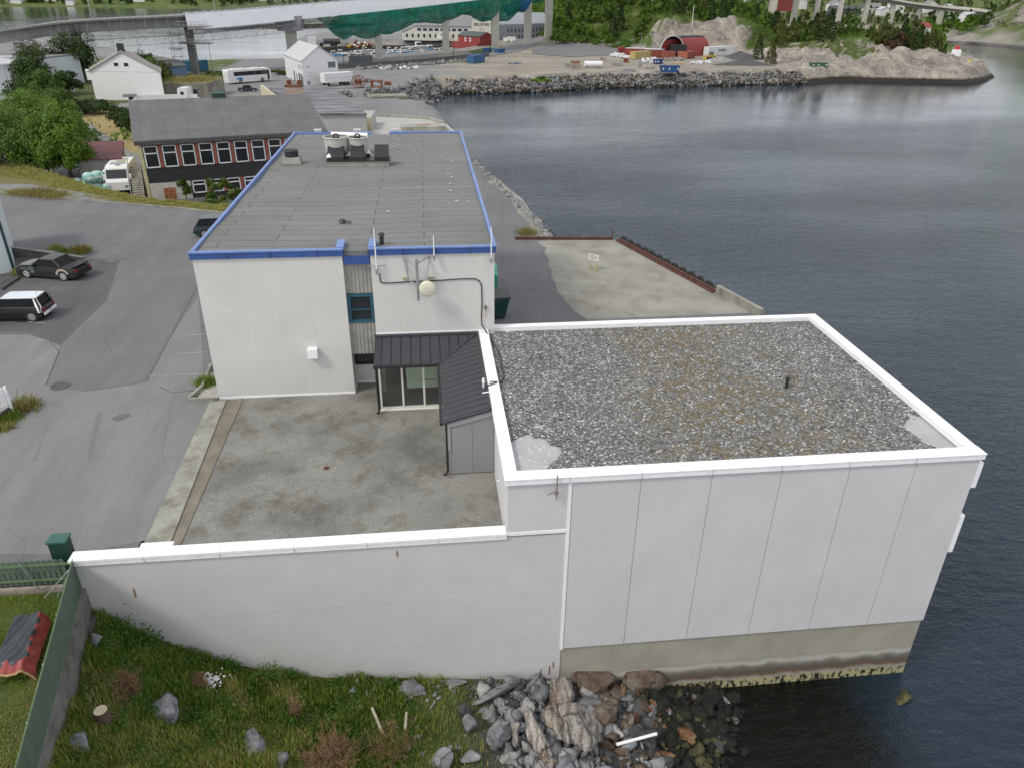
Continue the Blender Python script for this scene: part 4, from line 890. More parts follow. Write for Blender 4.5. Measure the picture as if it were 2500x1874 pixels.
for k_, (a, b_, w1_, h1_, d1_, m_, lb) in enumerate(((1345, 1625, .9, .6, .8, M_rk_brn, 'brown angular stone under the white plastic pipe'), (1262, 1648, 1.0, .6, .8, M_rk_dk, 'dark angular stone at the bottom edge right of the striped rock'), (1398, 1560, 1.1, .5, .8, M_rk_dk, 'dark flat stone below the reddish boulder'), (1440, 1640, .9, .5, .9, M_rk_or, 'rusty brown stone at the bottom edge near the weed'), (1465, 1545, 1.3, .5, .7, M_rk_wet, 'black weedy slab below the concrete base'), (1535, 1510, 1.4, .5, .7, M_rk_wet, 'black weedy slab at the waterline under the base'), (1560, 1600, 1.2, .5, 1., M_rk_wet, 'black weedy rock at the right end of the stones'), (1105, 1520, .9, .7, .7, M_rk_dk, 'dark grey rock with white splashes under the stone bar'), (1060, 1545, .8, .55, .7, M_rk_lt, 'pale grey angular stone left of the thin slab'), (1020, 1635, 1.0, .6, .8, M_rk_grey, 'grey angular stone low in the loose rubble'), (1100, 1640, .9, .6, .8, M_rk_lt, 'light stone at the bottom left of the splintered rock'))): boulder(a, b_, w1_, h1_, d1_, m_, lb, k_*.7, .12, 40+k_, 10)
boulder(0, 0, 1.5, .8, .8, M_rk_ylw, 'weed covered rock breaking the water off the building corner', R(15), 0, 24, pos=g(1945, 1508, ZW)+(ZW-.15,))
b = MB(); a_ = gf(1330, 1622); c_ = gf(1390, 1610); b.cyl(Vector(a_)+Vector((0, 0, .4)), Vector(c_)+Vector((.5, .1, .5)), .06, n=8)
tag(b.build('plastic_pipe', M_cap), 'white plastic pipe lying across the brown stones', 'pipe')
for (a1, b1, a2, b2, lb) in ((805, 1540, 828, 1592, 'bleached wooden pole lying in the grass, longer of two'), (879, 1550, 876, 1582, 'short split plank standing in the grass, right of the longer pole')):
    U_, W_ = Vector(gf(a1, b1))+Vector((0, 0, .3)), Vector(gf(a2, b2))+Vector((0, 0, .2)); b = MB(); b.cyl(U_, W_, .05, .06, 6); tag(b.build('pole', pm('bleached_wood', (.42, .38, .28), .2, 4)), lb, 'pole')
x, y, z = gf(224, 1558)
ts = thing('tree_stump', 'sawn tree stump with pale cut face in the grass', 'stump', (x, y, z))
b = MB(); b.cyl((0, 0, -.2), (.02, 0, .5), .24, .2, 12); b.build('trunk', pm('bark', (.10, .07, .05), .3, 9), ts, world=False)
b = MB(); b.cyl((.02, 0, .5), (.02, 0, .515), .19, .19, 14); b.build('cut_face', pm('cut_wood', (.55, .47, .32), .08, 9), ts, world=False)
x, y, z = gf(455, 1478)
sp = [(x+rng.normal(0, .22), y+rng.normal(0, .18), zfront(x, y)+.2, rng.uniform(.03, .07)) for _ in range(160)]
tag(rubble('white_pebbles', sp, [pm('white_stone', (.75, .75, .76), .1, 5)], 1, rng), 'small heap of white pebbles in the grass', 'pebbles', kind='stuff')

# --- grass: blades as real faces
def leaf_mat(name, c1, c2, c3, s=.8, rough=.6):
    if name in _M: return _M[name]
    t = NT(name); v = t.vec(); oi = t.n('ShaderNodeObjectInfo')
    a = t.ramp(t.noise(s, 4, .7, v), [(.30, c1), (.5, c2), (.72, c3)])
    a = t.mix(1., a, t.ramp(t.noise(s*9, 3, .7, v), [(.3, .65), (.7, 1.25)]), 'MULTIPLY')
    a = t.mix(1., a, t.ramp(oi.outputs['Random'], [(0., (.85, .85, .85)), (1., (1.15, 1.12, 1.0))]), 'MULTIPLY')
    t.col(a); t.set(rough, 0, .25)
    tr = t.n('ShaderNodeBsdfTranslucent'); t.l(a, tr.inputs['Color']); ms = t.n('ShaderNodeMixShader'); ms.inputs[0].default_value = .28
    t.l(t.b.outputs[0], ms.inputs[1]); t.l(tr.outputs[0], ms.inputs[2]); t.l(ms.outputs[0], t.out.inputs['Surface']); _M[name] = t.m; return t.m
M_gr = leaf_mat('grass_green', (.13, .22, .03), (.25, .34, .06), (.38, .39, .11), .5)
M_gd = leaf_mat('grass_deep', (.055, .12, .016), (.10, .19, .028), (.16, .24, .045), .7)
M_gs = leaf_mat('grass_straw', (.27, .25, .09), (.42, .37, .16), (.52, .45, .23), 1.2)
def blades(P, h, w_, rng, lean=.45):
    n = len(P); a = rng.uniform(0, 2*pi, n); d = np.stack([np.cos(a), np.sin(a), np.zeros(n)], 1)*(w_/2)[:, None]
    b_ = rng.uniform(0, 2*pi, n); l = rng.uniform(0, lean, n)*h; tip = P+np.stack([np.cos(b_)*l, np.sin(b_)*l, h], 1)
    mid = P*.45+tip*.55+np.stack([-np.cos(b_)*l*.15, -np.sin(b_)*l*.15, h*.06], 1)
    V = np.stack([P-d, P+d, mid+d*.75, mid-d*.75, tip], 1).reshape(-1, 3); i = np.arange(n)*5
    F = np.concatenate([np.stack([i, i+1, i+2], 1), np.stack([i, i+2, i+3], 1), np.stack([i+3, i+2, i+4], 1)]); return V, F
def grass(name, n, area, zf, rng, mats, hr=(.12, .35), wr=(.015, .03), label='', clump=0.6, mfun=None, cat='grass'):
    xs, ys = area(n); V = []; F = []; MI = []; off = 0
    P = np.stack([xs, ys, np.array([zf(a, b) for a, b in zip(xs, ys)])], 1)
    k = np.array([mfun(a, b) for a, b in zip(xs, ys)]) if mfun else rng.integers(0, len(mats), len(xs))
    for mi in range(len(mats)):
        q = P[k == mi]
        if not len(q): continue
        h = rng.uniform(*hr, len(q))*(1+clump*np.sin(q[:, 0]*2.3)*np.sin(q[:, 1]*2.9)); a, f = blades(q, h, rng.uniform(*wr, len(q)), rng)
        V.append(a); F.append(f+off); off += len(a); MI += [mi]*len(f)
    return tag(npmesh(name, np.vstack(V), np.vstack(F), mats, mi=MI), label, cat, kind='stuff')
def area1(n):
    y = rng.uniform(12.2, 21.15, n); fx = -12.30+(21.25-y)*.215; x = fx+rng.uniform(0, 1, n)**.95*(2.2+.5*np.sin(y*1.9)-fx); return x, y
def mf1(x, y):
    s = sin(x*.9+1.3)*sin(y*.8+x*.3)+.5*sin(x*2.7+y*2.1); r = rng.random()
    near = y < 17.6+.8*sin(x*.8)
    if x > -1.2: return 2 if r < .35 else (1 if r < .6 else 0)
    if near and x < -3.2: return 2 if r < .36 else 0
    if s > .75 and r < .5: return 2
    return 1 if r < .55 else (0 if r < .92 else 2)
def skip_area1(n):
    x, y = area1(n); k = ~((x > -1.6) & (rng.random(len(x)) < .55+.12*(x+1.6))); return x[k], y[k]
grass('grass', 95000, skip_area1, zfront, rng, [M_gr, M_gd, M_gs], (.10, .34), (.018, .038), 'long rough grass growing on the slope under the white wall', mfun=mf1)
# broad leaved weeds
def leaves(P, size, rng, up=.6, quad=True, nrm=None):
    n = len(P); nv = rng.normal(size=(n, 3)); nv[:, 2] = np.abs(nv[:, 2])*up+.15
    if nrm is not None: nv = nv*.75+nrm*1.1
    nv /= np.linalg.norm(nv, axis=1)[:, None]; t_ = np.cross(nv, rng.normal(size=(n, 3))); t_ /= np.linalg.norm(t_, axis=1)[:, None]; b_ = np.cross(nv, t_)
    s = (size if hasattr(size, '__len__') else np.full(n, size))[:, None]
    V = np.stack([P-t_*s*.5, P+b_*s*.32-t_*s*.05, P+t_*s*.5, P-b_*s*.32+t_*s*.05], 1).reshape(-1, 3); i = np.arange(n)*4
    return V, np.stack([i, i+1, i+2, i+3], 1)
P = []
for _ in range(210):
    cx, cy = rng.uniform(-12, -1), rng.uniform(13, 21)
    if cx < fence_x(cy)+.4: continue
    near = cy < 17.4 and cx > -8
    if near and rng.random() < .7: continue
    r_ = rng.uniform(.2, .55); k = int(260*r_); q = rng.normal(size=(k, 3))*np.array([r_*.5, r_*.5, r_*.28]); q[:, 2] = np.abs(q[:, 2]); P.append(q+np.array([cx, cy, zfront(cx, cy)+.05]))
for cx, cy, r_ in ((-6.6, 20.7, .55), (-8.1, 20.9, .35), (-11.3, 20.6, .6), (-10.6, 20.8, .5), (-5.9, 20.9, .35)):
    q = rng.normal(size=(500, 3))*np.array([r_*.5, r_*.35, r_*.6]); q[:, 2] = np.abs(q[:, 2]); P.append(q+np.array([cx, cy, zfront(cx, cy)]))
P = np.vstack(P); P = P[P[:, 1] < YA-.08]; V, F = leaves(P, rng.uniform(.05, .12, len(P)), rng, 1.2)
tag(npmesh('weeds', V, F, leaf_mat('weed_leaf', (.035, .09, .012), (.07, .16, .02), (.13, .22, .04), 1.4)), 'leafy green weeds growing through the grass on the slope', 'weeds', kind='stuff')
# dry brown twiggy plants
def dead_bush(px, pyy, r_, h_, n, label, seed):
    x, y, z = gf(px, pyy); rr = random.Random(seed); b = MB()
    for _ in range(n):
        a = rr.uniform(0, 6.28); q = rr.uniform(.1, 1)*r_; c_ = Vector((rr.gauss(0, r_*.3), rr.gauss(0, r_*.3), 0)); e = c_+Vector((cos(a)*q, sin(a)*q, rr.uniform(.3, 1)*h_)); m_ = c_.lerp(e, .5)+Vector((0, 0, .1*h_))
        b.cyl(c_, m_, .010, .008, 3, False); b.cyl(m_, e, .008, .004, 3, False)
        for _ in range(5): f = m_.lerp(e, rr.random()); b.cyl(f, f+Vector((rr.gauss(0, .09), rr.gauss(0, .09), rr.uniform(0, .14))), .006, .003, 3, False)
    b.v = [(a_+x, b_+y, c2+z) for a_, b_, c2 in b.v]; tag(b.build('dead_bush', pm('dead_twigs', (.22, .13, .07), .35, 4, .9), fix=False), label, 'bush')
dead_bush(715, 1640, 1.0, .7, 260, 'reddish dead bush at the bottom edge of the grass', 1)
dead_bush(835, 1620, 1.0, .35, 220, 'low brown dead bush right of the reddish one', 2)
dead_bush(280, 1500, .45, .9, 160, 'brown dead conifer sapling beside the lichen boulder', 3)
dead_bush(430, 1480, .35, .5, 90, 'small dead plant above the lichen boulder', 4)
dead_bush(640, 1545, .25, .8, 60, 'thin dry stalks in the middle of the grass', 5)
# lawn grass
def area2(n):
    y = rng.uniform(13, 21.15, n); x = rng.uniform(-17, -12.45, n)+(21.25-y)*.215; return x, y
def mf2(x, y): r = rng.random(); s = sin(x*1.1)*sin(y*.9+1); return 1 if (y < 17 and r < .6) or (x > fence_x(y)-1.0 and y < 19.3 and r < .7) else 0
grass('lawn_grass', 26000, area2, lambda x, y: -.56, rng, [M_gr, M_gs], (.04, .12), (.015, .03), 'short lawn grass behind the green fence', mfun=mf2)

# ================================================================ green fences and corner post
M_fg = pm('fence_green', (.095, .14, .10), .14, 2.5, .65, fine=.15, fs=12)
M_fgl = pm('fence_green_pale', (.13, .20, .10), .12, 3, .65)
fn = thing('board_fence', 'green wooden fence running down the slope beside the lawn', 'fence', (-12, 18, -.5))
b = MB(); y = 21.15; i = 0
while y > 5:
    x = fence_x(y); h = .86+.02*sin(y*9)
    b.obox((x, y, (h-.38)/2), (.022, .128, h+.38), R(12.1)); y -= .138; i += 1
    if i > 118: break
b.build('boards', M_fg, fn)
b = MB()
for z in (.55, -.1): b.cyl((fence_x(21.1)-.05, 21.1, z), (fence_x(5)-.05, 5, z), .04, n=4)
b.cyl((fence_x(21.1), 21.1, .885), (fence_x(5), 5, .885), .022, n=4)
b.build('rail', M_fgl, fn)
b = MB()
for k in range(8): yy_ = 20.8-k*2; b.cyl((fence_x(yy_)-.10, yy_, -.9), (fence_x(yy_)-.10, yy_, .7), .04, n=6)
b.build('post', M_gsteel, fn)
b = MB(); b.prism([(fence_x(21.2)-.02, 21.2), (fence_x(4)-.02, 4), (fence_x(4)+.12, 4), (fence_x(21.2)+.12, 21.2)], -4, -.40)
fwl = tag(b.build('footing_wall', concrete('mossy_concrete', (.17, .165, .15), .4, (.05, .06, .03), .8, False)), 'weathered concrete footing wall under the sloping green fence', 'wall')
b = MB()
b.prism([(-12.36, 21.1), (-12.0, 20.9), (-11.9, 19.2), (-11.6, 17.6), (-11.75, 17.4), (-12.1, 19.2), (-12.3, 20.8)], -4, [-1.2, -1.25, -1.5, -1.5, -1.4, -1.4, -1.2]); tag(b.build('old_wall', M_rk_dk), 'dark broken stub of old wall between fence and white wall', 'wall')
f2 = thing('picket_fence', 'green picket fence between the lawn and the asphalt yard', 'fence', (-15, 21.4, -.3))
b = MB(); x = -24.0; i = 0
while x < -12.75:
    h = .98; b.obox((x, 21.42, h/2-.30), (.15, .024, h)); b.cyl((x, 21.41, h-.30), (x, 21.43, h-.30), .075, n=10); x += .185
b.build('pickets', M_fg, f2)
b = MB(); b.box(-24, 21.36, .52, -12.5, 21.40, .60); b.box(-24, 21.36, -.12, -12.5, 21.40, -.05); b.build('rail', M_fgl, f2)
b = MB(); b.cyl((-14.15, 21.30, .75), (-13.75, 21.2, -.4), .025, n=6); b.cyl((-12.5, 21.3, .55), (-13.5, 20.9, -.45), .02, n=5); b.cyl((-12.5, 21.3, .5), (-13.1, 20.9, -.45), .02, n=5); b.build('brace', M_gsteel, f2)
b = MB(); b.box(-24, 21.3, -.6, -12.5, 21.46, -.38); b.build('plinth', M_wood, f2)
gpst = thing('gate_post', 'dark green square post at the left end of the white wall', 'post', (-13.05, 21.95, 0))
b = MB(); b.box(-.30, -.2, -.6, .26, .24, 1.15); b.build('post', pm('dark_green_post', (.012, .05, .035), .15, 3, .5), gpst, world=False)
b = MB(); b.box(-.34, -.24, 1.15, .30, .28, 1.22); b.build('cap', pm('green_cap', (.03, .11, .085), .1, 3, .5), gpst, world=False)

# ================================================================ tarp covered table, pallets
def gl(px, pyy): return g(px, pyy, -.55)
tb = thing('covered_table', 'wooden table under a black and red tarpaulin on the lawn', 'table', (-14.5, 18.2, -.55))
TZ = .15
c0, c1, c2, c3 = [Vector(g(*q, TZ)) for q in ((28, 1330), (100, 1318), (62, 1432), (-28, 1447))]
nu, nv = 40, 50
def tarp(u, v, rr_=random.Random(3)):
    p = c0.lerp(c1, u).lerp(c3.lerp(c2, u), v)
    z = TZ-.05*sin(pi*u)*sin(pi*v)+.03*sin(u*9+v*6)+.02*sin(v*13-u*7)+.012*sin(u*31+v*23)
    if u > .80: p = p+Vector((.10*(u-.8)*3, 0)); z -= (u-.80)*1.9
    if v > .90: z -= (v-.9)*2.6
    if u < .06: z -= (.06-u)*3
    return (p.x+.02*sin(v*11), p.y+.02*sin(u*9), z)
m = MB(); vv = [tarp(i/nu, j/nv) for i in range(nu+1) for j in range(nv+1)]; m.v = vv
for i in range(nu):
    for j in range(nv):
        m.f.append((i*(nv+1)+j, (i+1)*(nv+1)+j, (i+1)*(nv+1)+j+1, i*(nv+1)+j+1))
        u, v = i/nu+.04*sin(j*.6), j/nv+.03*sin(i*.5); m.m.append(1 if (u > .80 or v > .90) else 0)
tp = m.build('tarpaulin', [pm('black_tarp', (.035, .04, .047), .25, 3, .45, bump=.4, bs=6), pm('red_tarp', (.30, .05, .045), .2, 3, .5, bump=.4, bs=6)], tb, smooth=True)
b = MB(); e = [tarp(i/20, 1) for i in range(21)]; b.tube([Vector(p)+Vector((0, -.02, -.02)) for p in e], .035, 6); b.build('hem', pm('tan_hem', (.45, .30, .14), .1, 4), tb)
for q in (c1*.80+c3*.20, c2*.80+c0*.20, c3*.80+c1*.20, c0*.88+c2*.12):
    b = MB(); b.box(q.x-.04, q.y-.04, -.55, q.x+.04, q.y+.04, .02); b.build('leg', pm('pale_timber', (.42, .35, .22), .15, 4), tb)
pl = thing('pallet', 'grey wooden pallet boards lying on the lawn above the covered table', 'pallet', (-15.9, 20.1, -.5), R(-20))
for k in range(5):
    b = MB(); b.obox((k*.16-.35, 0, .12+.01*k), (.11, 1.9, .03), R(2*k-4)); b.build('board', pm('pallet_wood', (.36, .31, .25), .25, 3, .85) if k else pm('orange_wood', (.36, .20, .09), .2, 3), pl, world=False)
b = MB(); [b.box(-.5, y_, 0, .4, y_+.1, .1) for y_ in (-.8, 0, .7)]; b.build('bearer', M_wood, pl, world=False)

# ================================================================ tufts by the yard edges
def tuft(px, pyy, z, r_, h_, mats, label, seed, n=700, name='grass_tuft'):
    x, y = g(px, pyy, z); r2 = np.random.default_rng(seed); q = r2.normal(size=(n, 2))*r_*.5; P = np.stack([x+q[:, 0], y+q[:, 1], np.full(n, z)], 1)
    V, F = blades(P, r2.uniform(.3, 1, n)*h_, r2.uniform(.02, .045, n), r2, .7); o = npmesh(name, V, F, mats, mi=r2.integers(0, len(mats), len(F))); tag(o, label, 'grass')
M_redg = leaf_mat('red_grass', (.14, .06, .025), (.22, .11, .05), (.28, .17, .08), 1.5)
tuft(55, 880, 0, .7, .6, [M_redg, M_gs, M_gr], 'reddish grass tuft at the end of the white picket fence', 1)
tuft(20, 905, 0, .5, .4, [M_gr, M_gd], 'green weed tuft at the foot of the white picket fence', 2)
tuft(8, 925, 0, .4, .35, [M_gr, M_gs], 'low weed tuft below the white picket fence', 3)
tuft(176, 546, .1, .6, .7, [M_redg, M_gr], 'reddish grass tuft at the tip of the low wall behind the black sedan', 4)
tuft(122, 542, .1, .5, .6, [M_gr, M_gs], 'green weed on the low wall behind the black sedan', 5)
tuft(140, 548, .1, .5, .45, [M_gr, M_gd], 'dark green weed between the two tufts on the low wall', 6)
tuft(44, 592, 0, .5, .5, [M_gr, M_gs], 'grass tuft at the corner of the pale building', 7)
tuft(447, 828, .02, .5, .4, [M_gd, M_gr], 'green weeds along the edge of the ramp', 8)
for k, (a, b_, h) in enumerate(((42, 417, .4), (70, 419, .6), (95, 421, .7), (120, 424, .55))): tuft(a, b_, .12, 1.2, h, [M_redg, M_gr, M_gs], 'reddish roadside grass on the kerb island, %s from the left' % ('first', 'second', 'third', 'fourth')[k], 10+k, 900)
# grass on the verge behind the kerb
def area3(n):
    k = rng.integers(0, 59, n); t_ = rng.uniform(0, 1, n); u = rng.uniform(.02, 1.05, n)
    ax = np.array([a.x for a in A_]); ay = np.array([a.y for a in A_]); bx = np.array([a.x for a in B_]); by = np.array([a.y for a in B_])
    x0 = ax[k]*(1-t_)+ax[k+1]*t_; y0 = ay[k]*(1-t_)+ay[k+1]*t_+.2; x1 = bx[k]*(1-t_)+bx[k+1]*t_; y1 = by[k]*(1-t_)+by[k+1]*t_
    x = x0+(x1-x0)*u; y = y0+(y1-y0)*u; U3.append(u); keep = ~((x < -38) & (u < .62) & (u > .12)) & ~((x < -30) & (u > .25) & (u < .5)); return x[keep], y[keep]
U3 = []
grass('verge_grass', 42000, area3, lambda x, y: -.02, rng, [M_gr, M_gs, M_gs], (.10, .32), (.04, .09), 'long yellowing grass on the bank behind the yard kerb')
# ================================================================ vehicles
M_cargl = glass('car_glass', (.008, .009, .01), .12); M_cargl.node_tree.nodes['Principled BSDF'].inputs['Specular IOR Level'].default_value = .12
M_paintk = pm('black_car_paint', (.012, .012, .014), .05, 1, .28, fine=0)
M_red = pm('tail_red', (.30, .01, .01), .05, 2, .3)
M_chrome = pm('chrome', (.6, .6, .62), .03, 2, .15, .9)
def car(name, label, cat, loc, rz, L_=4.5, W_=1.8, H=1.42, belt=.92, hood=.86, xf=.95, xr=-1.15, rf=.35, rr_=-.75, wb=2.7, paint=None, roofc=None, wr=.32, tailbelt=None, group=None, extras=None, hubs=None):
    """x forward; xf/xr foot of windscreen and rear glass, rf/rr_ roof front and rear end"""
    c = thing(name, label, cat, loc, rz, group); hl, w_ = L_/2, W_/2; tb_ = tailbelt or belt
    def ring(x, zb, zt, k, kt): return [(x, -w_*k, zb), (x, -w_*k*1.0, zb+(zt-zb)*.55), (x, -w_*kt, zt-.03), (x, -w_*kt*.93, zt), (x, w_*kt*.93, zt), (x, w_*kt, zt-.03), (x, w_*k, zb+(zt-zb)*.55), (x, w_*k, zb)]
    b = MB(); b.loft([ring(hl, .34, .62, .80, .76), ring(hl-.12, .22, hood-.14, .92, .86), ring(hl-.6, .20, hood-.03, 1, .93), ring(xf+.05, .20, belt-.03, 1, .95), ring(0, .20, belt, 1, .955), ring(xr-.05, .20, tb_, 1, .94), ring(-hl+.25, .24, tb_-.03, .97, .90), ring(-hl+.05, .30, tb_-.10, .90, .84), ring(-hl, .36, tb_-.22, .86, .80)])
    bd = b.build('body', paint, c, world=False, smooth=False)
    gw, rw = w_*.93, w_*.74; zr_ = H
    b = MB(); q = [(xf, belt-.02), (rf, zr_-.03), (rr_, zr_-.03), (xr, tb_-.02)]
    vs_ = [(x, s*(gw if i in (0, 3) else rw), z) for s in (-1, 1) for i, (x, z) in enumerate(q)]
    b.add(vs_, [(0, 1, 2, 3), (7, 6, 5, 4), (0, 4, 5, 1), (3, 2, 6, 7), (1, 5, 6, 2)]); b.build('windows', M_cargl, c, world=False)
    b = MB(); n_ = 6; rings = []
    for i in range(n_+1):
        x = rf+.03+(rr_-rf-.06)*i/n_; z = zr_-.03+.035*sin(pi*i/n_); rings.append([(x, -rw*1.02, z-.03), (x, -rw*.9, z+.015), (x, 0, z+.04), (x, rw*.9, z+.015), (x, rw*1.02, z-.03)])
    b.loft(rings); b.build('roof', roofc or paint, c, world=False)
    b = MB()
    for s in (-1, 1):
        b.cyl((xf, s*gw, belt-.02), (rf, s*rw, zr_-.03), .035, n=5); b.cyl((xr, s*gw, tb_-.02), (rr_, s*rw, zr_-.03), .06, n=5)
        xm = (rf+rr_)/2; b.cyl((xm, s*gw*1.003, belt-.02), (xm, s*rw*1.003, zr_-.03), .03, n=4); b.cyl((rf, s*rw, zr_-.03), (rr_, s*rw, zr_-.03), .03, n=4)
    b.build('pillar', paint, c, world=False)
    for x in (wb/2, -wb/2):
        for s in (-1, 1):
            b = MB(); b.cyl((x, s*(w_-.2), wr), (x, s*(w_+.012), wr), wr, n=20); wh = b.build('wheel', M_rubber, c, world=False)
            b = MB(); b.cyl((x, s*w_, wr), (x, s*(w_+.02), wr), wr*.70, n=20); b.build('rim', hubs or M_hub, wh, world=False)
            b = MB()
            for k in range(5 if hubs is None else 10): a = 2*pi*k/(5 if hubs is None else 10); b.obox((x+cos(a)*wr*.4, s*(w_+.022), wr+sin(a)*wr*.4), (wr*.16, .01, wr*.16), 0, 0, -a)
            b.build('spoke', M_black, wh, world=False)
            b = MB(); b.cyl((x, s*(w_-.03), wr+.03), (x, s*(w_+.006), wr+.03), wr*1.18, n=22); b.build('wheel_arch', M_black, c, world=False)
    for s in (-1, 1):
        b = MB(); b.box(-hl-.01, s*w_*.60, tb_-.30, -hl+.12, s*w_*.84, tb_-.14); b.build('tail_light', M_red, c, world=False)
        b = MB(); b.box(hl-.10, s*w_*.50, .58, hl-.02, s*w_*.78, .70); b.build('headlight', M_chrome, c, world=False)
        b = MB(); b.obox((xf-.25, s*(w_+.08), belt+.06), (.12, .18, .12)); b.build('mirror', paint, c, world=False)
    b = MB(); b.box(-hl-.06, -w_*.86, .36, -hl+.1, w_*.86, .52); b.build('bumper', extras.get('bumper', paint) if extras else paint, c, world=False)
    return c
def dirn(p, q): return atan2(q[1]-p[1], q[0]-p[0])
# black sedan: nose to the left, wheels on these two pixels
a, b_ = g(63, 601), g(152, 608)
d_ = dirn(b_, a); mid = ((a[0]+b_[0])/2, (a[1]+b_[1])/2); off = .9
c = car('parked_car', 'matt black sedan with primer patches, grey bonnet and missing front bumper', 'car', (mid[0]-sin(d_)*-off*0+0, mid[1]+off, 0), d_, 4.75, 1.8, 1.40, .93, .85, .95, -1.35, .30, -.70, 2.83, pm('matt_black', (.013, .013, .015), .15, 2, .55, fine=.1), pm('dusty_roof', (.09, .09, .09), .1, 2, .6), .32, hubs=pm('bright_hub', (.62, .62, .62), .05, 3, .35, .3))
b = MB(); b.prism([(.98, -.72), (2.05, -.66), (2.2, 0), (2.05, .66), (.98, .72)], [.925, .82, .79, .82, .925], [.945, .85, .82, .85, .945]); b.build('bonnet', pm('grey_primer', (.20, .21, .19), .15, 2.5, .6), c, world=False)
for s in (-1, 1):
    b = MB(); b.box(.72, s*.905, .42, 1.05, s*.92, .88); b.box(1.0, s*.90, .62, 1.75, s*.912, .76); b.build('front_wing', pm('teal_primer', (.08, .12, .12), .2, 3, .6), c, world=False)
    b = MB(); cx = -1.415
    for k in range(9): a0 = pi*(.12+.09*k*.95); b.obox((cx+cos(a0)*.45, s*.915, .36+sin(a0)*.42), (.2, .012, .14), 0, 0, -a0+pi/2)
    b.build('arch_primer', pm('cream_filler', (.60, .52, .38), .2, 5, .6), c, world=False)
b = MB(); b.box(-2.32, -.62, .93, -1.95, .62, .97); b.box(-2.36, -.62, .94, -2.24, .62, 1.03); b.build('spoiler', _M['matt_black'], c, world=False)
b = MB(); b.box(1.0, -.7, .90, 1.2, .7, .93); b.build('scuttle', M_black, c, world=False)
# black estate with white roof, nose out of frame to the left
rear = g(99, 694)
c = car('parked_car', 'small black estate with white roof, white rear pillars and bumper', 'car', (rear[0]-1.95, rear[1]+.85, 0), R(178), 3.95, 1.68, 1.43, .90, .80, .85, -1.82, .35, -1.62, 2.55, M_paintk, pm('white_car_roof', (.62, .68, .72), .04, 2, .35, fine=0), .31, tailbelt=.92, extras={'bumper': M_cap})
b = MB()
for s in (-1, 1): b.prism([(-1.94, s*.80), (-1.70, s*.80), (-1.66, s*.66), (-1.86, s*.66)], .6, [1.0, 1.0, 1.40, 1.40]) if False else b.loft([[(-1.97, s*.70, .55), (-1.80, s*.855, .55), (-1.72, s*.85, .55)], [(-1.90, s*.66, .95), (-1.74, s*.80, .95), (-1.62, s*.80, .95)], [(-1.70, s*.58, 1.40), (-1.62, s*.64, 1.40), (-1.50, s*.64, 1.40)]])
b.build('rear_pillar', M_cap, c, world=False)
b = MB(); b.box(-2.035, -.25, .40, -2.02, .25, .52); b.build('number_plate', M_trim, c, world=False)
b = MB(); b.box(-2.02, -.3, .75, -1.99, .3, .79); [b.box(-1.7, s*.79-.01, .885, .9, s*.79+.01, .905) for s in (-1, 1)]; b.build('chrome_strip', M_chrome, c, world=False)
b = MB(); b.cyl((-1.45, 0, 1.44), (-1.5, 0, 1.6), .01); b.build('aerial', M_black, c, world=False)
# dark green hatchback behind the office block corner
w1 = g(437, 513)
car('parked_car', 'dark green hatchback with black roof rails partly hidden by the office block', 'car', (w1[0]+1.45, w1[1]+.85, 0), R(6), 4.2, 1.76, 1.5, .95, .9, 1.15, -1.85, .4, -1.5, 2.55, pm('dark_green_car', (.012, .030, .032), .05, 1, .3, fine=0), pm('dusty_green_roof', (.10, .11, .12), .05, 1, .4, fine=0), .32)

# ================================================================ building at the left edge, low wall, white fence
cnr = g(33, 588)
lb = thing('white_building', 'pale building with dark teal corner trim cut by the left edge', 'building', (cnr[0]-4, cnr[1], 0))
far = (cnr[0]-1.1, cnr[1]+0.); wd = Vector((-.90, -.44)).normalized(); pe = Vector(cnr); q = pe+wd*9
bk = Vector((-.42, .9)).normalized()
b = MB(); b.prism([pe, q, q+bk*8, pe+bk*8], 0, 4.9); b.build('wall', pm('pale_blue_wall', (.56, .62, .62), .05, 1, .7, fine=.06), lb)
b = MB(); b.prism([pe+Vector((.02, -.02)), pe+wd*.12+Vector((.02, -.05)), pe+wd*.12+bk*.1, pe+bk*.14+Vector((.05, 0))], 0, 4.9); b.prism([pe+Vector((.4, -.4)), q+Vector((0, -.5)), q+bk*8.5, pe+bk*8.5+Vector((.4, 0))], 4.9, 5.1); b.build('corner_trim', pm('dark_teal_trim', (.01, .05, .055), .1, 2, .5), lb)
nrm = Vector((wd.y, -wd.x)); nrm = nrm if nrm.y < 0 else -nrm
b = MB(); p0 = pe+wd*1.55+nrm*.03; p1 = pe+wd*2.8+nrm*.03
b.prism([p0, p1, p1-nrm*.1, p0-nrm*.1], 1.6, 2.9); b.build('window', pm('navy_trim', (.03, .035, .06), .1, 3), lb)
p0 = pe+wd*1.65+nrm*.05; p1 = pe+wd*2.7+nrm*.05; b = MB(); b.prism([p0, p1, p1-nrm*.1, p0-nrm*.1], 1.7, 2.8); b.build('pane', M_glassg, lb)
lw = thing('low_wall', 'low grey concrete wall with thin coping beside the pale building', 'wall', gp(100, 545, 0))
P, Q = Vector(g(24, 556, 0)), Vector(g(178, 560, 0)); dv = (Q-P).normalized(); nn = Vector((-dv.y, dv.x))
b = MB(); b.prism([P, Q, Q+nn*.18, P+nn*.18], -.2, [.75, .10, .10, .75]); b.build('wall', concrete('rough_wall', (.16, .155, .15), .35, (.05, .05, .04), .9, False), lw)
b = MB(); b.prism([P-nn*.03, Q-nn*.03, Q+nn*.21, P+nn*.21], [.75, .10, .10, .75], [.82, .15, .15, .82]); b.build('coping', M_strip, lw)
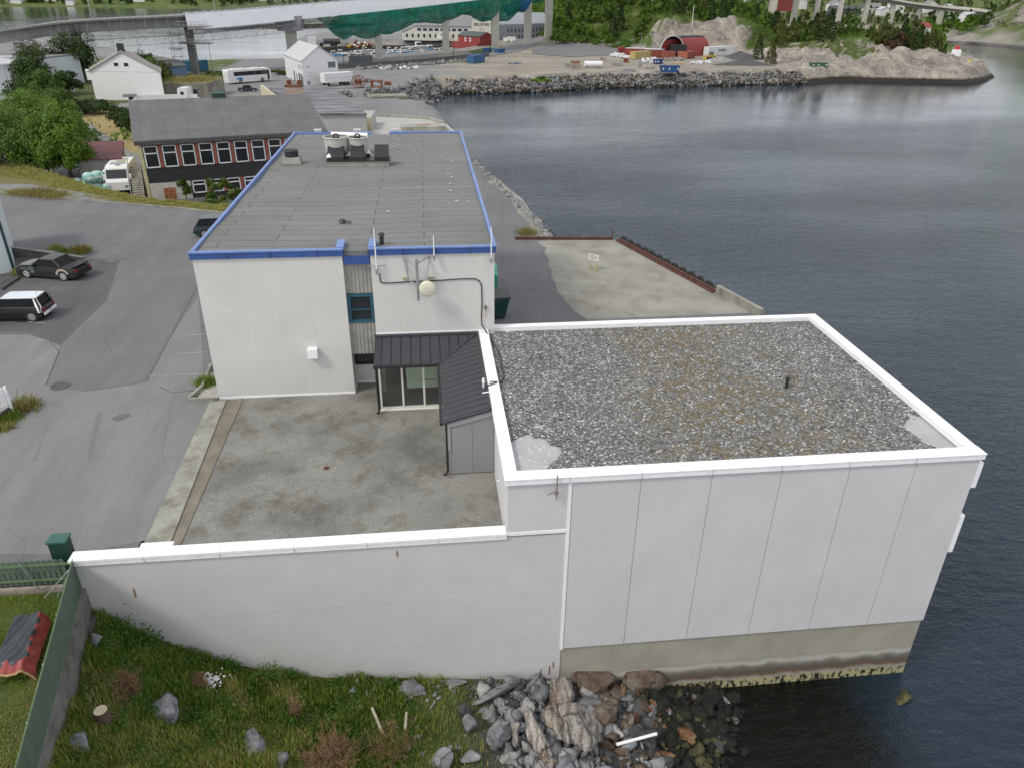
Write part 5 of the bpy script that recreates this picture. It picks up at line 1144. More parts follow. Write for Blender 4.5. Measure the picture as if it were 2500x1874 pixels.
b = MB(); P2, Q2 = P+nn*.2, Q+nn*.2; b.prism([P2, Q2, Q2+nn*1.2, P2+nn*1.2], -.2, [.70, .06, .0, .0][0:4]); b.build('upper_path', M_asph_l, lw)
st_ = thing('low_kerb', 'dark timber and stone edging in front of the black sedan', 'kerb', gp(40, 606, 0))
b = MB(); b.prism([g(0, 618), g(36, 598), g(44, 602), g(6, 628)], -.1, .16); b.build('kerb', M_rk_dk, st_)
pf = thing('white_picket_fence', 'white picket fence on a grey stone base at the left edge', 'fence', gp(10, 880, 0))
P, Q = Vector(g(-60, 948, 0)), Vector(g(29, 893, 0)); dv = (Q-P).normalized(); nn = Vector((-dv.y, dv.x)); Ln = (Q-P).length; an = atan2(dv.y, dv.x)
b = MB(); b.prism([P, Q, Q+nn*.2, P+nn*.2], -.1, .35); b.build('base', M_rk_dk, pf)
b = MB(); k = 0
while k*.15 < Ln: p = P+dv*(k*.15)+nn*.1; b.obox((p.x, p.y, .88), (.10, .02, 1.0), an); b.cyl((p.x-nn.x*.01, p.y-nn.y*.01, 1.38), (p.x+nn.x*.01, p.y+nn.y*.01, 1.38), .05, n=8); k += 1
b.build('pickets', M_cap, pf)
b = MB(); [b.prism([P+nn*.11, Q+nn*.11, Q+nn*.16, P+nn*.16], z, z+.09) for z in (.5, 1.1)]; b.obox((Q.x, Q.y, .75), (.1, .1, 1.4), an); b.build('rail', M_cap, pf)

# ================================================================ old school-like block with red window piers
ZY = -2.2
e0 = Vector(g(323, 436, ZY)); e1 = Vector(g(620, 287, 4.0)); u_ = (e1-e0).normalized(); n_ = Vector((-u_.y, u_.x)); LS = 19.2; DS = 10.5; ZEv = 4.0; ZRd = 6.55
sc = thing('red_pier_block', 'old two storey block with black timber cladding and red window piers', 'building', (e0.x+9, e0.y+6, ZY))
def sp3(s, t_, z): p = e0+u_*s+n_*t_; return (p.x, p.y, z)
def sbox(m, s0, s1, t0, t1, z0, z1): m.prism([sp3(s0, t0, 0)[:2], sp3(s1, t0, 0)[:2], sp3(s1, t1, 0)[:2], sp3(s0, t1, 0)[:2]], z0, z1)
b = MB(); sbox(b, 0, LS, .25, DS*2, ZY-.5, ZEv-.05)
b.ext([sp3(0, .25, ZEv-.05), sp3(0, DS*2-.25, ZEv-.05), sp3(0, DS, ZRd-.1)], u_.to_3d()*LS); b.build('wall', pm('cream_render', (.48, .44, .27), .15, 1.5), sc)
b = MB(); b.ext([sp3(-.35, -.55, ZEv-.08), sp3(-.35, DS, ZRd), sp3(-.35, DS, ZRd+.16), sp3(-.35, -.55, ZEv+.08)], u_.to_3d()*(LS+.5)); b.ext([sp3(-.35, 2*DS+.5, ZEv-.08), sp3(-.35, DS, ZRd), sp3(-.35, DS, ZRd+.16), sp3(-.35, 2*DS+.5, ZEv+.08)], u_.to_3d()*(LS+.5))
t = NT('fibre_cement_roof'); ang = atan2(u_.y, u_.x); v = t.vec((1, 1, 1), (0, 0, -ang)); br = t.n('ShaderNodeTexBrick', Scale=1.); t.l(v, br.inputs['Vector'])
for k_, q in (('Color1', (.125, .125, .130, 1)), ('Color2', (.115, .115, .120, 1)), ('Mortar', (.085, .085, .09, 1))): br.inputs[k_].default_value = q
br.inputs['Brick Width'].default_value = 1.15; br.inputs['Row Height'].default_value = 3.2; br.inputs['Mortar Size'].default_value = .03; br.offset = 0
t.col(t.mix(1., br.outputs['Color'], t.ramp(t.noise(.5, 6, .6), [(.3, .82), (.7, 1.12)]), 'MULTIPLY')); t.set(.8); M_fc = t.m
b.build('roof', M_fc, sc)
b = MB(); sbox(b, -.3, LS+.1, -.5, -.42, ZEv-.38, ZEv-.09); sbox(b, 0, LS, .1, .25, 3.45, ZEv-.06); b.build('fascia', pm('peeling_boards', (.12, .11, .10), .5, 4, .8, fine=.4, fs=6), sc)
b = MB(); sbox(b, .38, LS, .02, .2, -.35, 1.20); sbox(b, 4.4, LS, .02, .2, ZY, -1.72)
b.build('cladding', pm('black_boarding', (.030, .030, .033), .3, 2, .75, fine=.3, fs=5), sc)
b = MB(); sbox(b, .34, 4.35, -.02, .2, ZY, -.36); b.build('plaster_panel', pm('dirty_white_render', (.60, .57, .50), .14, 1.6, fine=.2, fs=4), sc)
b = MB(); sbox(b, 1.6, 2.75, -.06, .1, ZY, -.9); b.build('door', pm('rust_streaked_door', (.34, .13, .05), .6, 5, .8), sc)
b = MB(); sbox(b, -.04, .30, -.02, .3, ZY, ZEv-.1); b.build('corner_strip', pm('yellow_cream', (.52, .49, .27), .12, 2), sc)
M_pier = pm('red_pier_paint', (.30, .085, .06), .15, 4)
def row(z0, z1, s_start, n, hide=()):
    for i in range(n):
        s0 = s_start+i*1.78
        if s0+1.35 > LS: break
        b = MB(); w_ = 1.36; fr_ = .11
        zt = z1-(z1-z0)*.36
        for a0, a1, q0, q1 in ((s0, s0+w_, z0, z0+fr_), (s0, s0+w_, z1-fr_*.7, z1), (s0, s0+fr_, z0, z1), (s0+w_-fr_, s0+w_, z0, z1), (s0, s0+w_, zt, zt+fr_)): sbox(b, a0, a1, -.04, .12, q0, q1)
        f = b.build('window_frame', M_trim, sc); b = MB(); sbox(b, s0+.06, s0+w_-.06, .03, .09, z0+.05, z1-.04); b.build('pane', M_glass, f)
        b = MB(); sbox(b, s0+w_+.06, s0+1.70, -.06, .12, z0, z1+.05); b.build('red_pier', M_pier, sc)
row(1.22, 3.42, .42, 10); row(-1.70, -.38, 4.5, 8)
rv = thing('ridge_vent', 'small green ventilator on the ridge of the grey roof', 'ventilator', sp3(9.3, DS, ZRd+.1), ang)
b = MB(); b.box(-.75, -.35, 0, .75, .35, .55); b.build('box', pm('green_vent', (.03, .12, .08), .2, 3), rv, world=False)
b = MB(); [b.box(-.72+i*.37, -.37, .1, -.45+i*.37, -.35, .45) for i in range(4)]; b.build('grille', M_black, rv, world=False)
sr = thing('stair_rail', 'grey outdoor steps with handrail beside the old block', 'stairs', sp3(-1.2, 3, ZY))
b = MB()
for i in range(16): z = ZY+.16*i; sbox(b, -1.5, -.4, .5+i*.42, .5+i*.42+.44, ZY-.2, z+.02) 
b.build('steps', M_conc, sr)
b = MB(); [b.tube([sp3(s, .4, ZY+.9), sp3(s, 7.2, ZY+3.5)], .035) for s in (-1.6, -.35)]; [b.cyl(sp3(-1.6, .4+k*1.1, ZY+.42*k), sp3(-1.6, .4+k*1.1, ZY+.9+.42*k), .03, n=5) for k in range(7)]; b.build('handrail', M_gsteel, sr)
# garage with dark red roof
ga_ = thing('garage', 'long low garage with dark red roof behind the motorhome', 'garage', gp(235, 395, ZY))
pr = [g(162, 345, .9), g(262, 340, .9), g(268, 307, .9), g(170, 310, .9)]
b = MB(); ins = lambda p, k: (p[0]*(1-k)+sum(q[0] for q in pr)/4*k, p[1]*(1-k)+sum(q[1] for q in pr)/4*k)
b.prism([ins(p, .06) for p in pr], ZY-.4, .72); b.build('wall', pm('grey_render', (.26, .26, .24), .15, 1.5), ga_)
b = MB(); b.prism(pr, .72, [.80, .80, 1.05, 1.05]); b.build('roof', pm('dark_red_roof', (.115, .028, .032), .12, 1.4, .7), ga_)
# motorhome
m0 = g(250, 421, ZY)
mhm = thing('motorhome', 'white motorhome facing the yard beside the wrapped bales', 'motorhome', (m0[0]-.1, m0[1]+3.2, ZY), R(-80))
b = MB()    # x forward
prof = [(-3.3, .45), (-3.3, 2.75), (-2.9, 2.85), (1.6, 2.85), (2.5, 2.7), (3.0, 1.75), (3.4, 1.35), (3.45, .5)]
b.ext([(x, -1.12, z) for x, z in prof], (0, 2.24, 0)); b.build('body', pm('white_gelcoat', (.74, .74, .72), .04, 1.5, .35, fine=.05), mhm, world=False)
b = MB(); b.ext([(2.56, -1.02, 2.52), (3.02, -1.02, 1.70), (3.08, -1.02, 1.70), (2.62, -1.02, 2.56)], (0, 2.04, 0)); b.build('windscreen', M_glass, mhm, world=False)
b = MB(); [b.box(1.7, s*1.13-.01, 1.5, 2.5, s*1.13+.01, 2.1) for s in (-1, 1)]; [b.box(-2.6, s*1.13-.01, 1.5, -.8, s*1.13+.01, 2.1) for s in (-1, 1)]; b.build('window', M_glass, mhm, world=False)
for x, y, sx_, sy_, h, m_ in ((.6, -.05, 1.0, 1.5, .06, M_gsteel), (-.6, .1, .5, .8, .09, pm('yellow_hatch', (.5, .45, .25), .05, 2)), (-1.6, 0, .4, 1.4, .05, M_gsteel), (1.6, .1, .35, .5, .05, M_glass), (-2.6, -.2, .5, .6, .08, M_cap)):
    b = MB(); b.box(x-sx_/2, y-sy_/2, 2.85, x+sx_/2, y+sy_/2, 2.85+h); b.build('roof_hatch', m_, mhm, world=False)
for s in (-1, 1):
    b = MB(); b.box(2.6, s*1.14, 1.5, 2.8, s*1.42, 2.1); b.build('mirror', M_cap, mhm, world=False)
    for x in (2.1, -1.9): b = MB(); b.cyl((x, s*1.0, .35), (x, s*1.14, .35), .35, n=16); b.build('wheel', M_rubber, mhm, world=False)
    b = MB(); b.box(3.40, s*.7, .8, 3.46, s*1.0, 1.0); b.build('headlight', M_chrome, mhm, world=False)
# wrapped bales
bal = None
BL = [(168, 397, 0), (188, 405, 0), (210, 409, 0), (236, 408, 0), (196, 387, .0), (214, 385, 0), (238, 386, 0), (258, 384, 0), (212, 392, 1.25), (238, 388, 1.25), (196, 395, 1.2)]
names = ['front left corner of the pile', 'second along the front of the pile', 'third along the front of the pile', 'front row beside the motorhome', 'back row, leftmost', 'back row, second from left', 'back row, third from left', 'back row under the garage eaves', 'upper layer, middle', 'upper layer, right', 'upper layer, left']
t = NT('bale_wrap'); v = t.vec(obj=True); a = t.ramp(t.noise(1.2, 4, .6, t.vec((1, 1, 3), obj=True)), [(.42, (.16, .38, .36)), (.50, (.30, .50, .47)), (.60, (.72, .76, .74))]); t.col(a); t.set(.35); t.bump(t.noise(5, 5, .6, v), .6, .08); M_bale = t.m
for k, (a, b_, z) in enumerate(BL):
    V, F = rock_shape(np.random.default_rng(50+k), 3, 0, .035); V = np.sign(V)*np.abs(V)**.75*np.array([.68, .68, .62])
    x, y = g(a, b_, ZY+.6+z*.6); o = npmesh('wrapped_bale', V, F, M_bale, smooth=True); o.location = (x, y, ZY+.6+z); tag(o, 'mint and white film wrapped bale, '+names[k], 'bale', 'wrapped bales beside the motorhome')
# ================================================================ background land
ZL = -4.0
def gL(px, pyy, z=ZL): return g(px, pyy, z)
coast = [g(*q, ZW) for q in ((985, 285), (965, 262), (930, 252), (868, 249), (790, 246), (792, 240), (862, 239), (905, 231), (945, 214), (965, 203), (1010, 203), (1060, 203), (1150, 200), (1300, 191), (1500, 187), (1620, 184), (1742, 182), (1775, 179), (1800, 176), (1840, 175), (1900, 178), (2000, 180), (2090, 182), (2132, 176), (2150, 168), (2125, 152), (2085, 128), (2045, 108), (2008, 94), (2060, 94.5), (2130, 98), (2212, 107), (2300, 118))]
coast += [(900, 430), (2500, 900), (2500, 2300), (300, 2300), (140, 900), (60, 560)]
coast += [g(*q, ZW) for q in ((868, 60), (800, 66), (735, 74), (672, 88), (640, 97), (622, 106), (640, 112), (700, 109), (800, 105), (900, 105), (985, 107), (1012, 112), (1015, 119), (980, 126), (860, 138), (726, 147), (640, 150), (560, 152), (500, 152), (430, 158), (330, 138), (180, 112), (0, 103), (-300, 100))]
coast += [(-500, 300), (-500, 100), (-12, 100), (6.2, 110)]
CP = np.array(coast)
def sdist(X, Y):
    """signed distance to the coast, positive on land"""
    x1, y1_ = CP[:, 0], CP[:, 1]; x2, y2_ = np.roll(x1, -1), np.roll(y1_, -1); ins = np.zeros(X.shape, bool); best = np.full(X.shape, 1e9)
    for i in range(len(CP)):
        a, b_, c_, d_ = x1[i], y1_[i], x2[i], y2_[i]
        if b_ != d_:
            k = (b_ > Y) != (d_ > Y); xi = (c_-a)*(Y-b_)/(d_-b_)+a; ins ^= k & (X < xi)
        dx, dy = c_-a, d_-b_; t_ = np.clip(((X-a)*dx+(Y-b_)*dy)/(dx*dx+dy*dy+1e-9), 0, 1); best = np.minimum(best, np.hypot(X-a-t_*dx, Y-b_-t_*dy))
    return np.where(ins, best, -best)
def ss(e0_, e1_, x): t_ = np.clip((x-e0_)/(e1_-e0_), 0, 1); return t_*t_*(3-2*t_)
def bumpf(X, Y, cx, cy, rx, ry, h, rot=0., pw=2.):
    c_, s_ = cos(rot), sin(rot); u = ((X-cx)*c_+(Y-cy)*s_)/rx; v = (-(X-cx)*s_+(Y-cy)*c_)/ry; return h*np.exp(-(u*u+v*v)**(pw/2))
def wob(X, Y, f, s=0.): return np.sin(X*f+1.7*np.sin(Y*f*.7+s)+s)*np.cos(Y*f*1.13+1.3*np.sin(X*f*.8-s))
def H(X, Y):
    X = np.asarray(X, float); Y = np.asarray(Y, float); d = sdist(X, Y)
    base = np.where((X < -14) & (Y < 152), -2.3+(-1.7)*ss(116, 150, Y), ZL)
    base = np.where((X >= -14) & (Y < 175) & (X < 25), -5.02, base)
    h = np.clip(-8.2+d*1.05, -11, base)
    lf = ss(4, 14, d)
    hill = 0*X
    # cliff hill above the hangar, wooded slope to the west, park to the east
    cl = ss(338, 352, Y+7*wob(X, Y, .06)+3*wob(X, Y, .21, 1))*ss(92, 106, X+3*wob(X, Y, .1, 2))*ss(168, 140, X)
    hill += cl*(10.5+2.2*wob(X, Y, .09))
    hill += ss(352, 420, Y-.25*(X-60))*ss(58, 90, X)*ss(196, 158, X)*16*(1-.75*cl)
    hill += ss(400, 520, Y)*ss(75, 130, X)*ss(215, 165, X)*8
    hill += bumpf(X, Y, 196, 335, 22, 14, 5)+bumpf(X, Y, 165, 315, 22, 14, 3.2)
    hill += ss(300, 350, Y)*ss(135, 165, X)*ss(300, 250, X)*2.5
    hill += ss(92, 106, X)*ss(160, 140, X)*ss(336, 350, Y)*ss(420, 380, Y)*(1.6*np.abs(wob(X, Y, .33, 3))+1.1*np.abs(wob(X, Y, .7)))
    # natural rock of the point
    rk = ss(128, 140, X)*ss(345, 290, Y)*ss(0, 10, d)
    hill += rk*(3.0+1.3*wob(X, Y, .13)-1.5*np.abs(wob(X, Y, .30, 1))-1.0*np.abs(wob(X, Y, .62, 2))+.3*wob(X, Y, 1.3))*ss(228, 175, X)*1.25
    # far wooded hills and the right hand hill
    hill += ss(700, 1300, Y)*ss(100, 400, X)*85*(1+.3*wob(X, Y, .006)) + ss(520, 900, Y)*ss(260, 420, X)*6
    dr = ss(0, 70, d)*ss(270, 360, X-.9*(Y-440))*ss(275, 300, X)*ss(385, 430, Y)*ss(900, 620, Y)
    hill += dr*(26+6*wob(X, Y, .04)+3*wob(X, Y, .11, 1))
    small = .25*wob(X, Y, .5)+.12*wob(X, Y, 1.1, 1)
    pt = ss(130, 142, X)*ss(345, 300, Y)*ss(240, 225, X); h = h+np.where(d > 0, pt*(.9*wob(X, Y, .35, 2)+.6*wob(X, Y, .8, 1)), 0)*ss(0, 4, d)
    return np.where(d > 0, h+hill*lf+small*np.where(hill > .8, 2.2, .25)*lf, np.minimum(h, -8.5))
def Hs(x, y): return float(H(np.array([x]), np.array([y]))[0])
def gT(px, pyy, floor=-2.2):
    d = ray(px, pyy); d = d/np.linalg.norm(d[:2]); T = np.concatenate([np.arange(60, 400, .5), np.arange(400, 1500, 3.)]); X = d[0]*T; Y = d[1]*T; Z = 18+d[2]*T; h = H(X, Y); h = np.where(Y < 121, floor, h)
    k = np.nonzero(Z <= h)[0]; i = k[0] if len(k) else len(T)-1; return float(X[i]), float(Y[i]), float(h[i])
def pin(X, Y, pts):
    P = np.array(pts); ins = np.zeros(X.shape, bool)
    for i in range(len(P)):
        a, b_ = P[i]; c_, d_ = P[(i+1) % len(P)]
        if b_ != d_: ins ^= ((b_ > Y) != (d_ > Y)) & (X < (c_-a)*(Y-b_)/(d_-b_)+a)
    return ins
def zones(X, Y, Z):
    d = sdist(X, Y); n = wob(X, Y, .13)+.6*wob(X, Y, .37, 2)+.4*wob(X, Y, .9, 1)
    W = np.zeros(X.shape+(4,)); W[..., 3] = 1                # r grass, g rock, b beige ground ; none = asphalt
    right = (X > 10+9*n) & (Y > 214+3*n)
    W[..., 2] = np.where(right & (Z < 1), 1, 0)
    up = (Z > ZL+1.0+.4*n) & (Y > 250)
    W[..., 0] = np.where(up, 1, 0)
    gx = np.gradient(Z, axis=0), np.gradient(Z, axis=1)
    rock = (X > 127) & (Y < 318+14*n) & (d < 60) & (d > 0) & (X < 236)
    cliff = (Y > 333) & (Y < 354+5*n) & (X > 98+4*n) & (X < 142+6*n) & (Z > ZL+.4)
    rk2 = (X > 325) & (n > .6) & (Z > 0) & (Y < 800)
    W[..., 1] = np.where(rock | cliff | rk2 | ((d < 7) & (d > -10) & (X > 12)) | ((d < 2.5) & (d > -10)), 1, 0); W[..., 0] = np.where((W[..., 1] > 0), 0, W[..., 0])
    left = (X < -60) & (Y > 116) & (Y < 300) & (n > -.1); W[..., 0] = np.where(left, 1, W[..., 0])
    W[..., 2] = np.where(W[..., 0]+W[..., 1] > 0, 0, W[..., 2])
    return W
def land_mat():
    t = NT('land'); v = t.vec(); at = t.n('ShaderNodeAttribute', attribute_name='zone'); sp = t.n('ShaderNodeSeparateXYZ'); t.l(at.outputs['Color'], sp.inputs[0])
    asph = t.ramp(t.noise(.12, 6, .65, v), [(.3, (.17, .17, .175)), (.7, (.25, .25, .25))])
    dirt = t.ramp(t.noise(.05, 8, .68, t.vec((1, 1.6, 1))), [(.32, (.19, .17, .14)), (.5, (.28, .25, .20)), (.68, (.36, .33, .28))])
    dirt = t.mix(1., dirt, t.ramp(t.noise(1.1, 6, .7, v), [(.3, .72), (.7, 1.12)]), 'MULTIPLY')
    gr = t.ramp(t.noise(.06, 8, .7, v), [(.32, (.045, .085, .012)), (.5, (.095, .14, .022)), (.68, (.15, .15, .045))]); gr = t.mix(1., gr, t.ramp(t.noise(.9, 6, .75, v), [(.3, .5), (.7, 1.15)]), 'MULTIPLY')
    rk = t.ramp(t.noise(.12, 9, .75, t.vec((1, .7, 1.5), (.2, .3, .5)), .6), [(.30, (.11, .10, .09)), (.48, (.29, .255, .215)), (.66, (.50, .45, .37))])
    vo = t.n('ShaderNodeTexVoronoi', Scale=.32, feature='DISTANCE_TO_EDGE'); t.l(t.mix(.75, t.vec((1, .45, 2.2), (.3, .2, .6)), t.n('ShaderNodeTexNoise', Scale=.5, Detail=5.).outputs['Color']), vo.inputs['Vector']); rk = t.mix(t.ramp(t.mix(.5, vo.outputs['Distance'], t.noise(.6, 4, .7)), [(.16, .8), (.26, 0.)]), rk, (.07, .065, .06, 1))
    rk = t.mix(1., rk, t.ramp(t.noise(1.6, 6, .75, t.vec((1, .5, 2), (.4, .2, .3))), [(.32, .45), (.62, 1.1)]), 'MULTIPLY')
    pz = t.n('ShaderNodeSeparateXYZ'); t.l(t.geo.outputs['Position'], pz.inputs[0]); mr = t.n('ShaderNodeMapRange'); mr.inputs['From Min'].default_value = -6.75; mr.inputs['From Max'].default_value = -6.1
    ad = t.n('ShaderNodeMath', operation='ADD'); nm = t.n('ShaderNodeMath', operation='MULTIPLY'); nm.inputs[1].default_value = .7; t.l(t.noise(.5, 5, .6), nm.inputs[0]); t.l(pz.outputs['Z'], ad.inputs[0]); t.l(nm.outputs[0], ad.inputs[1]); t.l(ad.outputs[0], mr.inputs[0])
    rk = t.mix(mr.outputs[0], (.022, .018, .012, 1), rk)
    a = t.mix(sp.outputs['Z'], asph, dirt); a = t.mix(sp.outputs['X'], a, gr); a = t.mix(sp.outputs['Y'], a, rk)
    t.col(a); t.set(.95); t.bump(t.noise(.8, 9, .75, v), .8, .6); return t.m
M_land = land_mat()
def terrain(name, x0, x1_, y0, y1_, dx, dy, warp=None, cut=None):
    xs = np.arange(x0, x1_+.1, dx); ys = np.arange(y0, y1_+.1, dy); X, Y = np.meshgrid(xs, ys, indexing='ij'); Z = H(X, Y); W = zones(X, Y, Z)
    n, m_ = X.shape; idx = np.arange(n*m_).reshape(n, m_); k = (Z > -10.9); f = (k[:-1, :-1] | k[1:, :-1] | k[:-1, 1:] | k[1:, 1:])
    if cut is not None: xc, yc = (X[:-1, :-1]+dx/2), (Y[:-1, :-1]+dy/2); f &= ~((xc > cut[0]) & (xc < cut[1]) & (yc > cut[2]) & (yc < cut[3]))
    F = np.stack([idx[:-1, :-1][f], idx[1:, :-1][f], idx[1:, 1:][f], idx[:-1, 1:][f]], 1)
    tag(npmesh(name, np.stack([X.ravel(), Y.ravel(), Z.ravel()], 1), F, M_land, smooth=True, attr=W.reshape(-1, 4)), kind='structure')
terrain('terrain', -280, 260, 118, 460, 2, 2)
terrain('terrain', -500, 2500, 100, 2300, 12, 12, cut=(-280, 260, 112, 448))
# far side of the fjord at the upper left
XX, YY = np.meshgrid(np.arange(-2600, 300, 25.), np.arange(1180, 2600, 25.), indexing='ij')
ZZ = ss(1215+25*np.sin(XX*.01), 1420, YY)*(45+25*wob(XX, YY, .004)+10*wob(XX, YY, .011, 1))-9
idx = np.arange(XX.size).reshape(XX.shape); F = np.stack([idx[:-1, :-1].ravel(), idx[1:, :-1].ravel(), idx[1:, 1:].ravel(), idx[:-1, 1:].ravel()], 1)
W = np.zeros(XX.shape+(4,)); W[..., 0] = 1; W[..., 3] = 1
tag(npmesh('hills', np.stack([XX.ravel(), YY.ravel(), ZZ.ravel()], 1), F, M_land, smooth=True, attr=W.reshape(-1, 4)), kind='structure')
isl = [g(*q, ZW) for q in ((-20, 17), (20, 16), (14, 18), (-20, 19))]

# ================================================================ shoreline rubble
def along(pts, n, rng, zfun, width, smin, smax, dens=1):
    P = [Vector(p) for p in pts]; L_ = [(b-a).length for a, b in zip(P[:-1], P[1:])]; tot = sum(L_); o = []
    for _ in range(n):
        t_ = rng.uniform(0, tot); k = 0
        while t_ > L_[k] and k < len(L_)-1: t_ -= L_[k]; k += 1
        p = P[k].lerp(P[k+1], min(1, t_/L_[k])); dv = (P[k+1]-P[k]).normalized(); nn = Vector((-dv.y, dv.x)); q = p+nn*rng.uniform(*width); s = rng.uniform(smin, smax)*float(np.clip(rng.lognormal(-.15, .4), .4, 1.9))
        o.append((q.x, q.y, zfun(q.x, q.y)+s*.15, s))
    return o
rng = np.random.default_rng(21)
def Hv(x, y): return Hs(x, y)
def shore(idx0, idx1, n, width, smin, smax, mats, label, sub=1, cond=None):
    pts = coast[idx0:idx1]; o = along(pts, n, rng, lambda x, y: 0, width, smin, smax); A = np.array(o); Z = H(A[:, 0], A[:, 1]); A[:, 2] = Z+A[:, 3]*.2
    A = A[(Z > -9.3) & (Z < ZL+.1)]; return tag(rubble('shore_rubble', [tuple(q) for q in A], mats, sub, rng, planes=5), label, 'rubble', kind='stuff')
shore(9, 17, 4200, (-.8, 3.4), .25, .66, [M_rk_grey, M_rk_lt, M_rk_grey, M_rk_dk, M_rk_brn], 'grey blasted rock rubble along the far waterfront')
shore(4, 10, 1300, (-1.5, 6), .3, .8, [M_rk_grey, M_rk_lt, M_rk_dk, M_rk_grey], 'rubble headland between the cove and the gravel ground')
o = along(coast[9:17], 1200, rng, lambda x, y: -8.1, (-.6, 1.6), .3, .8); tag(rubble('shore_rubble', o, [M_rk_wet, M_rk_ylw, M_rk_wet], 1, rng, planes=5), 'dark weedy stones at the waterline of the far waterfront', 'rubble', kind='stuff')
# rubble slope beside the quay road
qs = [g(*q, -5) for q in ((1012, 338), (1060, 380), (1105, 425), (1160, 475), (1190, 517))]
o = []
for (x, y, z, s) in along(qs, 900, rng, lambda x, y: 0, (-2.8, .35), .25, .62):
    pass
P = [Vector(p) for p in qs]; 
for _ in range(1000):
    k = rng.integers(4); t_ = rng.random(); p = P[k].lerp(P[k+1], t_); dv = (P[k+1]-P[k]).normalized(); nn = Vector((-dv.y, dv.x)); nn = nn if nn.x > 0 else -nn; w_ = rng.uniform(-.15, 1)**1.0*2.9; s = rng.uniform(.25, .62)
    o.append((p.x+nn.x*w_, p.y+nn.y*w_, -5-max(0, w_)*1.12+.05, s))
tag(rubble('rubble_slope', [q for q in o if q[2] > -6.6], [M_rk_grey, M_rk_lt, M_rk_lt, M_rk_grey], 1, rng, planes=5), 'grey rubble slope along the quay road', 'rubble', kind='stuff')
tag(rubble('rubble_slope', [q for q in o if q[2] <= -6.6], [M_rk_dk, M_rk_wet, M_rk_dk], 1, rng, planes=5), 'dark wet rubble at the waterline beside the quay road', 'rubble', kind='stuff')
sheet('concrete_spill', [(1050, 392), (1078, 388), (1092, 402), (1128, 430), (1150, 462), (1168, 492), (1180, 512), (1150, 510), (1142, 480), (1120, 462), (1108, 440), (1098, 420), (1068, 402)], -4.99, M_quay)
tuft(1140, 505, -5, 1.2, .7, [M_redg, M_gs, M_gr], 'orange dry grass tuft at the end of the rubble slope', 40)

# ================================================================ trees
M_leafs = {
 'bright': leaf_mat('leaf_bright', (.05, .11, .012), (.10, .19, .02), (.17, .26, .035), .9),
 'mid': leaf_mat('leaf_mid', (.04, .085, .014), (.08, .14, .02), (.13, .19, .035), .9),
 'dark': leaf_mat('leaf_dark', (.020, .044, .011), (.040, .075, .017), (.07, .11, .026), .9),
 'olive': leaf_mat('leaf_olive', (.06, .07, .018), (.10, .115, .03), (.15, .15, .045), .9),
 'rust': leaf_mat('leaf_rust', (.07, .035, .022), (.12, .06, .035), (.16, .09, .05), .9)}
M_bark = pm('bark', (.10, .07, .05))
def crown(kind, h, r_, n, size, seed, shape='round'):
    rg = np.random.default_rng(seed); C_ = []
    if shape == 'cone':
        z = rg.uniform(0, 1, n)**.75; z = (np.floor(z*11)+rg.normal(0, .22, n))/11; z = np.clip(z, 0, 1); rr_ = (1-z)**.85*r_*(.55+.45*np.sqrt(rg.random(n)))+.05; a = rg.uniform(0, 2*pi, n); a += .25*np.sin(5*a+z*9)
        rr_ *= 1+.18*np.sin(a*3+z*17)
        P = np.stack([np.cos(a)*rr_, np.sin(a)*rr_, h*(.10+.9*z)-rr_*.22], 1); N = np.stack([np.cos(a), np.sin(a), np.full(n, .6)], 1)
    else:
        k = max(8, int(n/130)); c_ = []
        while len(c_) < k:
            q = rg.normal(size=3); q /= np.linalg.norm(q); q *= rg.uniform(.35, .95)
            if shape == 'bush': q[2] = abs(q[2])*.8-.1
            if q[2] < -.55: continue
            c_.append(q)
        c_ = np.array(c_); i = rg.integers(0, k, n); cr = rg.uniform(.20, .36, k)
        q = rg.normal(size=(n, 3)); q /= np.linalg.norm(q, axis=1)[:, None]; q *= (rg.uniform(.55, 1.05, n)*cr[i])[:, None]; P = c_[i]+q; N = P*1.
        zc = h*.55 if shape != 'bush' else h*.28; zr__ = h*.50 if shape != 'bush' else h*.75
        P = P*np.array([r_, r_, zr__])+np.array([0, 0, zc])
    N = N/np.linalg.norm(N, axis=1)[:, None]; return leaves(P, rg.uniform(.6, 1.3, n)*size, rg, .8, nrm=N)
def tree_proto(kind, h, r_, n, size, seed, shape='round', name='tree'):
    o = bpy.data.objects.new(name, None); COL.objects.link(o)
    V, F = crown(kind, h, r_, n, size, seed, shape); rr_ = random.Random(seed)
    me = npmesh('crown', V, F, M_leafs[kind]); me.parent = o
    if shape != 'bush' or h > 2.5:
        b = MB(); b.cyl((0, 0, -.6), (.05*h*rr_.uniform(-1, 1), 0, h*(.5 if shape != 'cone' else .9)), h*.026+.04, h*.012, 7)
        if shape != 'cone':
            for k in range(7): a = rr_.uniform(0, 6.28); z0 = h*rr_.uniform(.2, .45); b.cyl((0, 0, z0), (cos(a)*r_*.6, sin(a)*r_*.6, z0+h*rr_.uniform(.15, .3)), h*.014, h*.004, 5, False)
        b.build('trunk', M_bark, o, world=False)
    return o
def place_first(o, loc, rz, label, cat, group, s=1.):
    o.location = loc; o.rotation_euler = (0, 0, rz); o.scale = (s, s, s); return tag(o, label, cat, group)
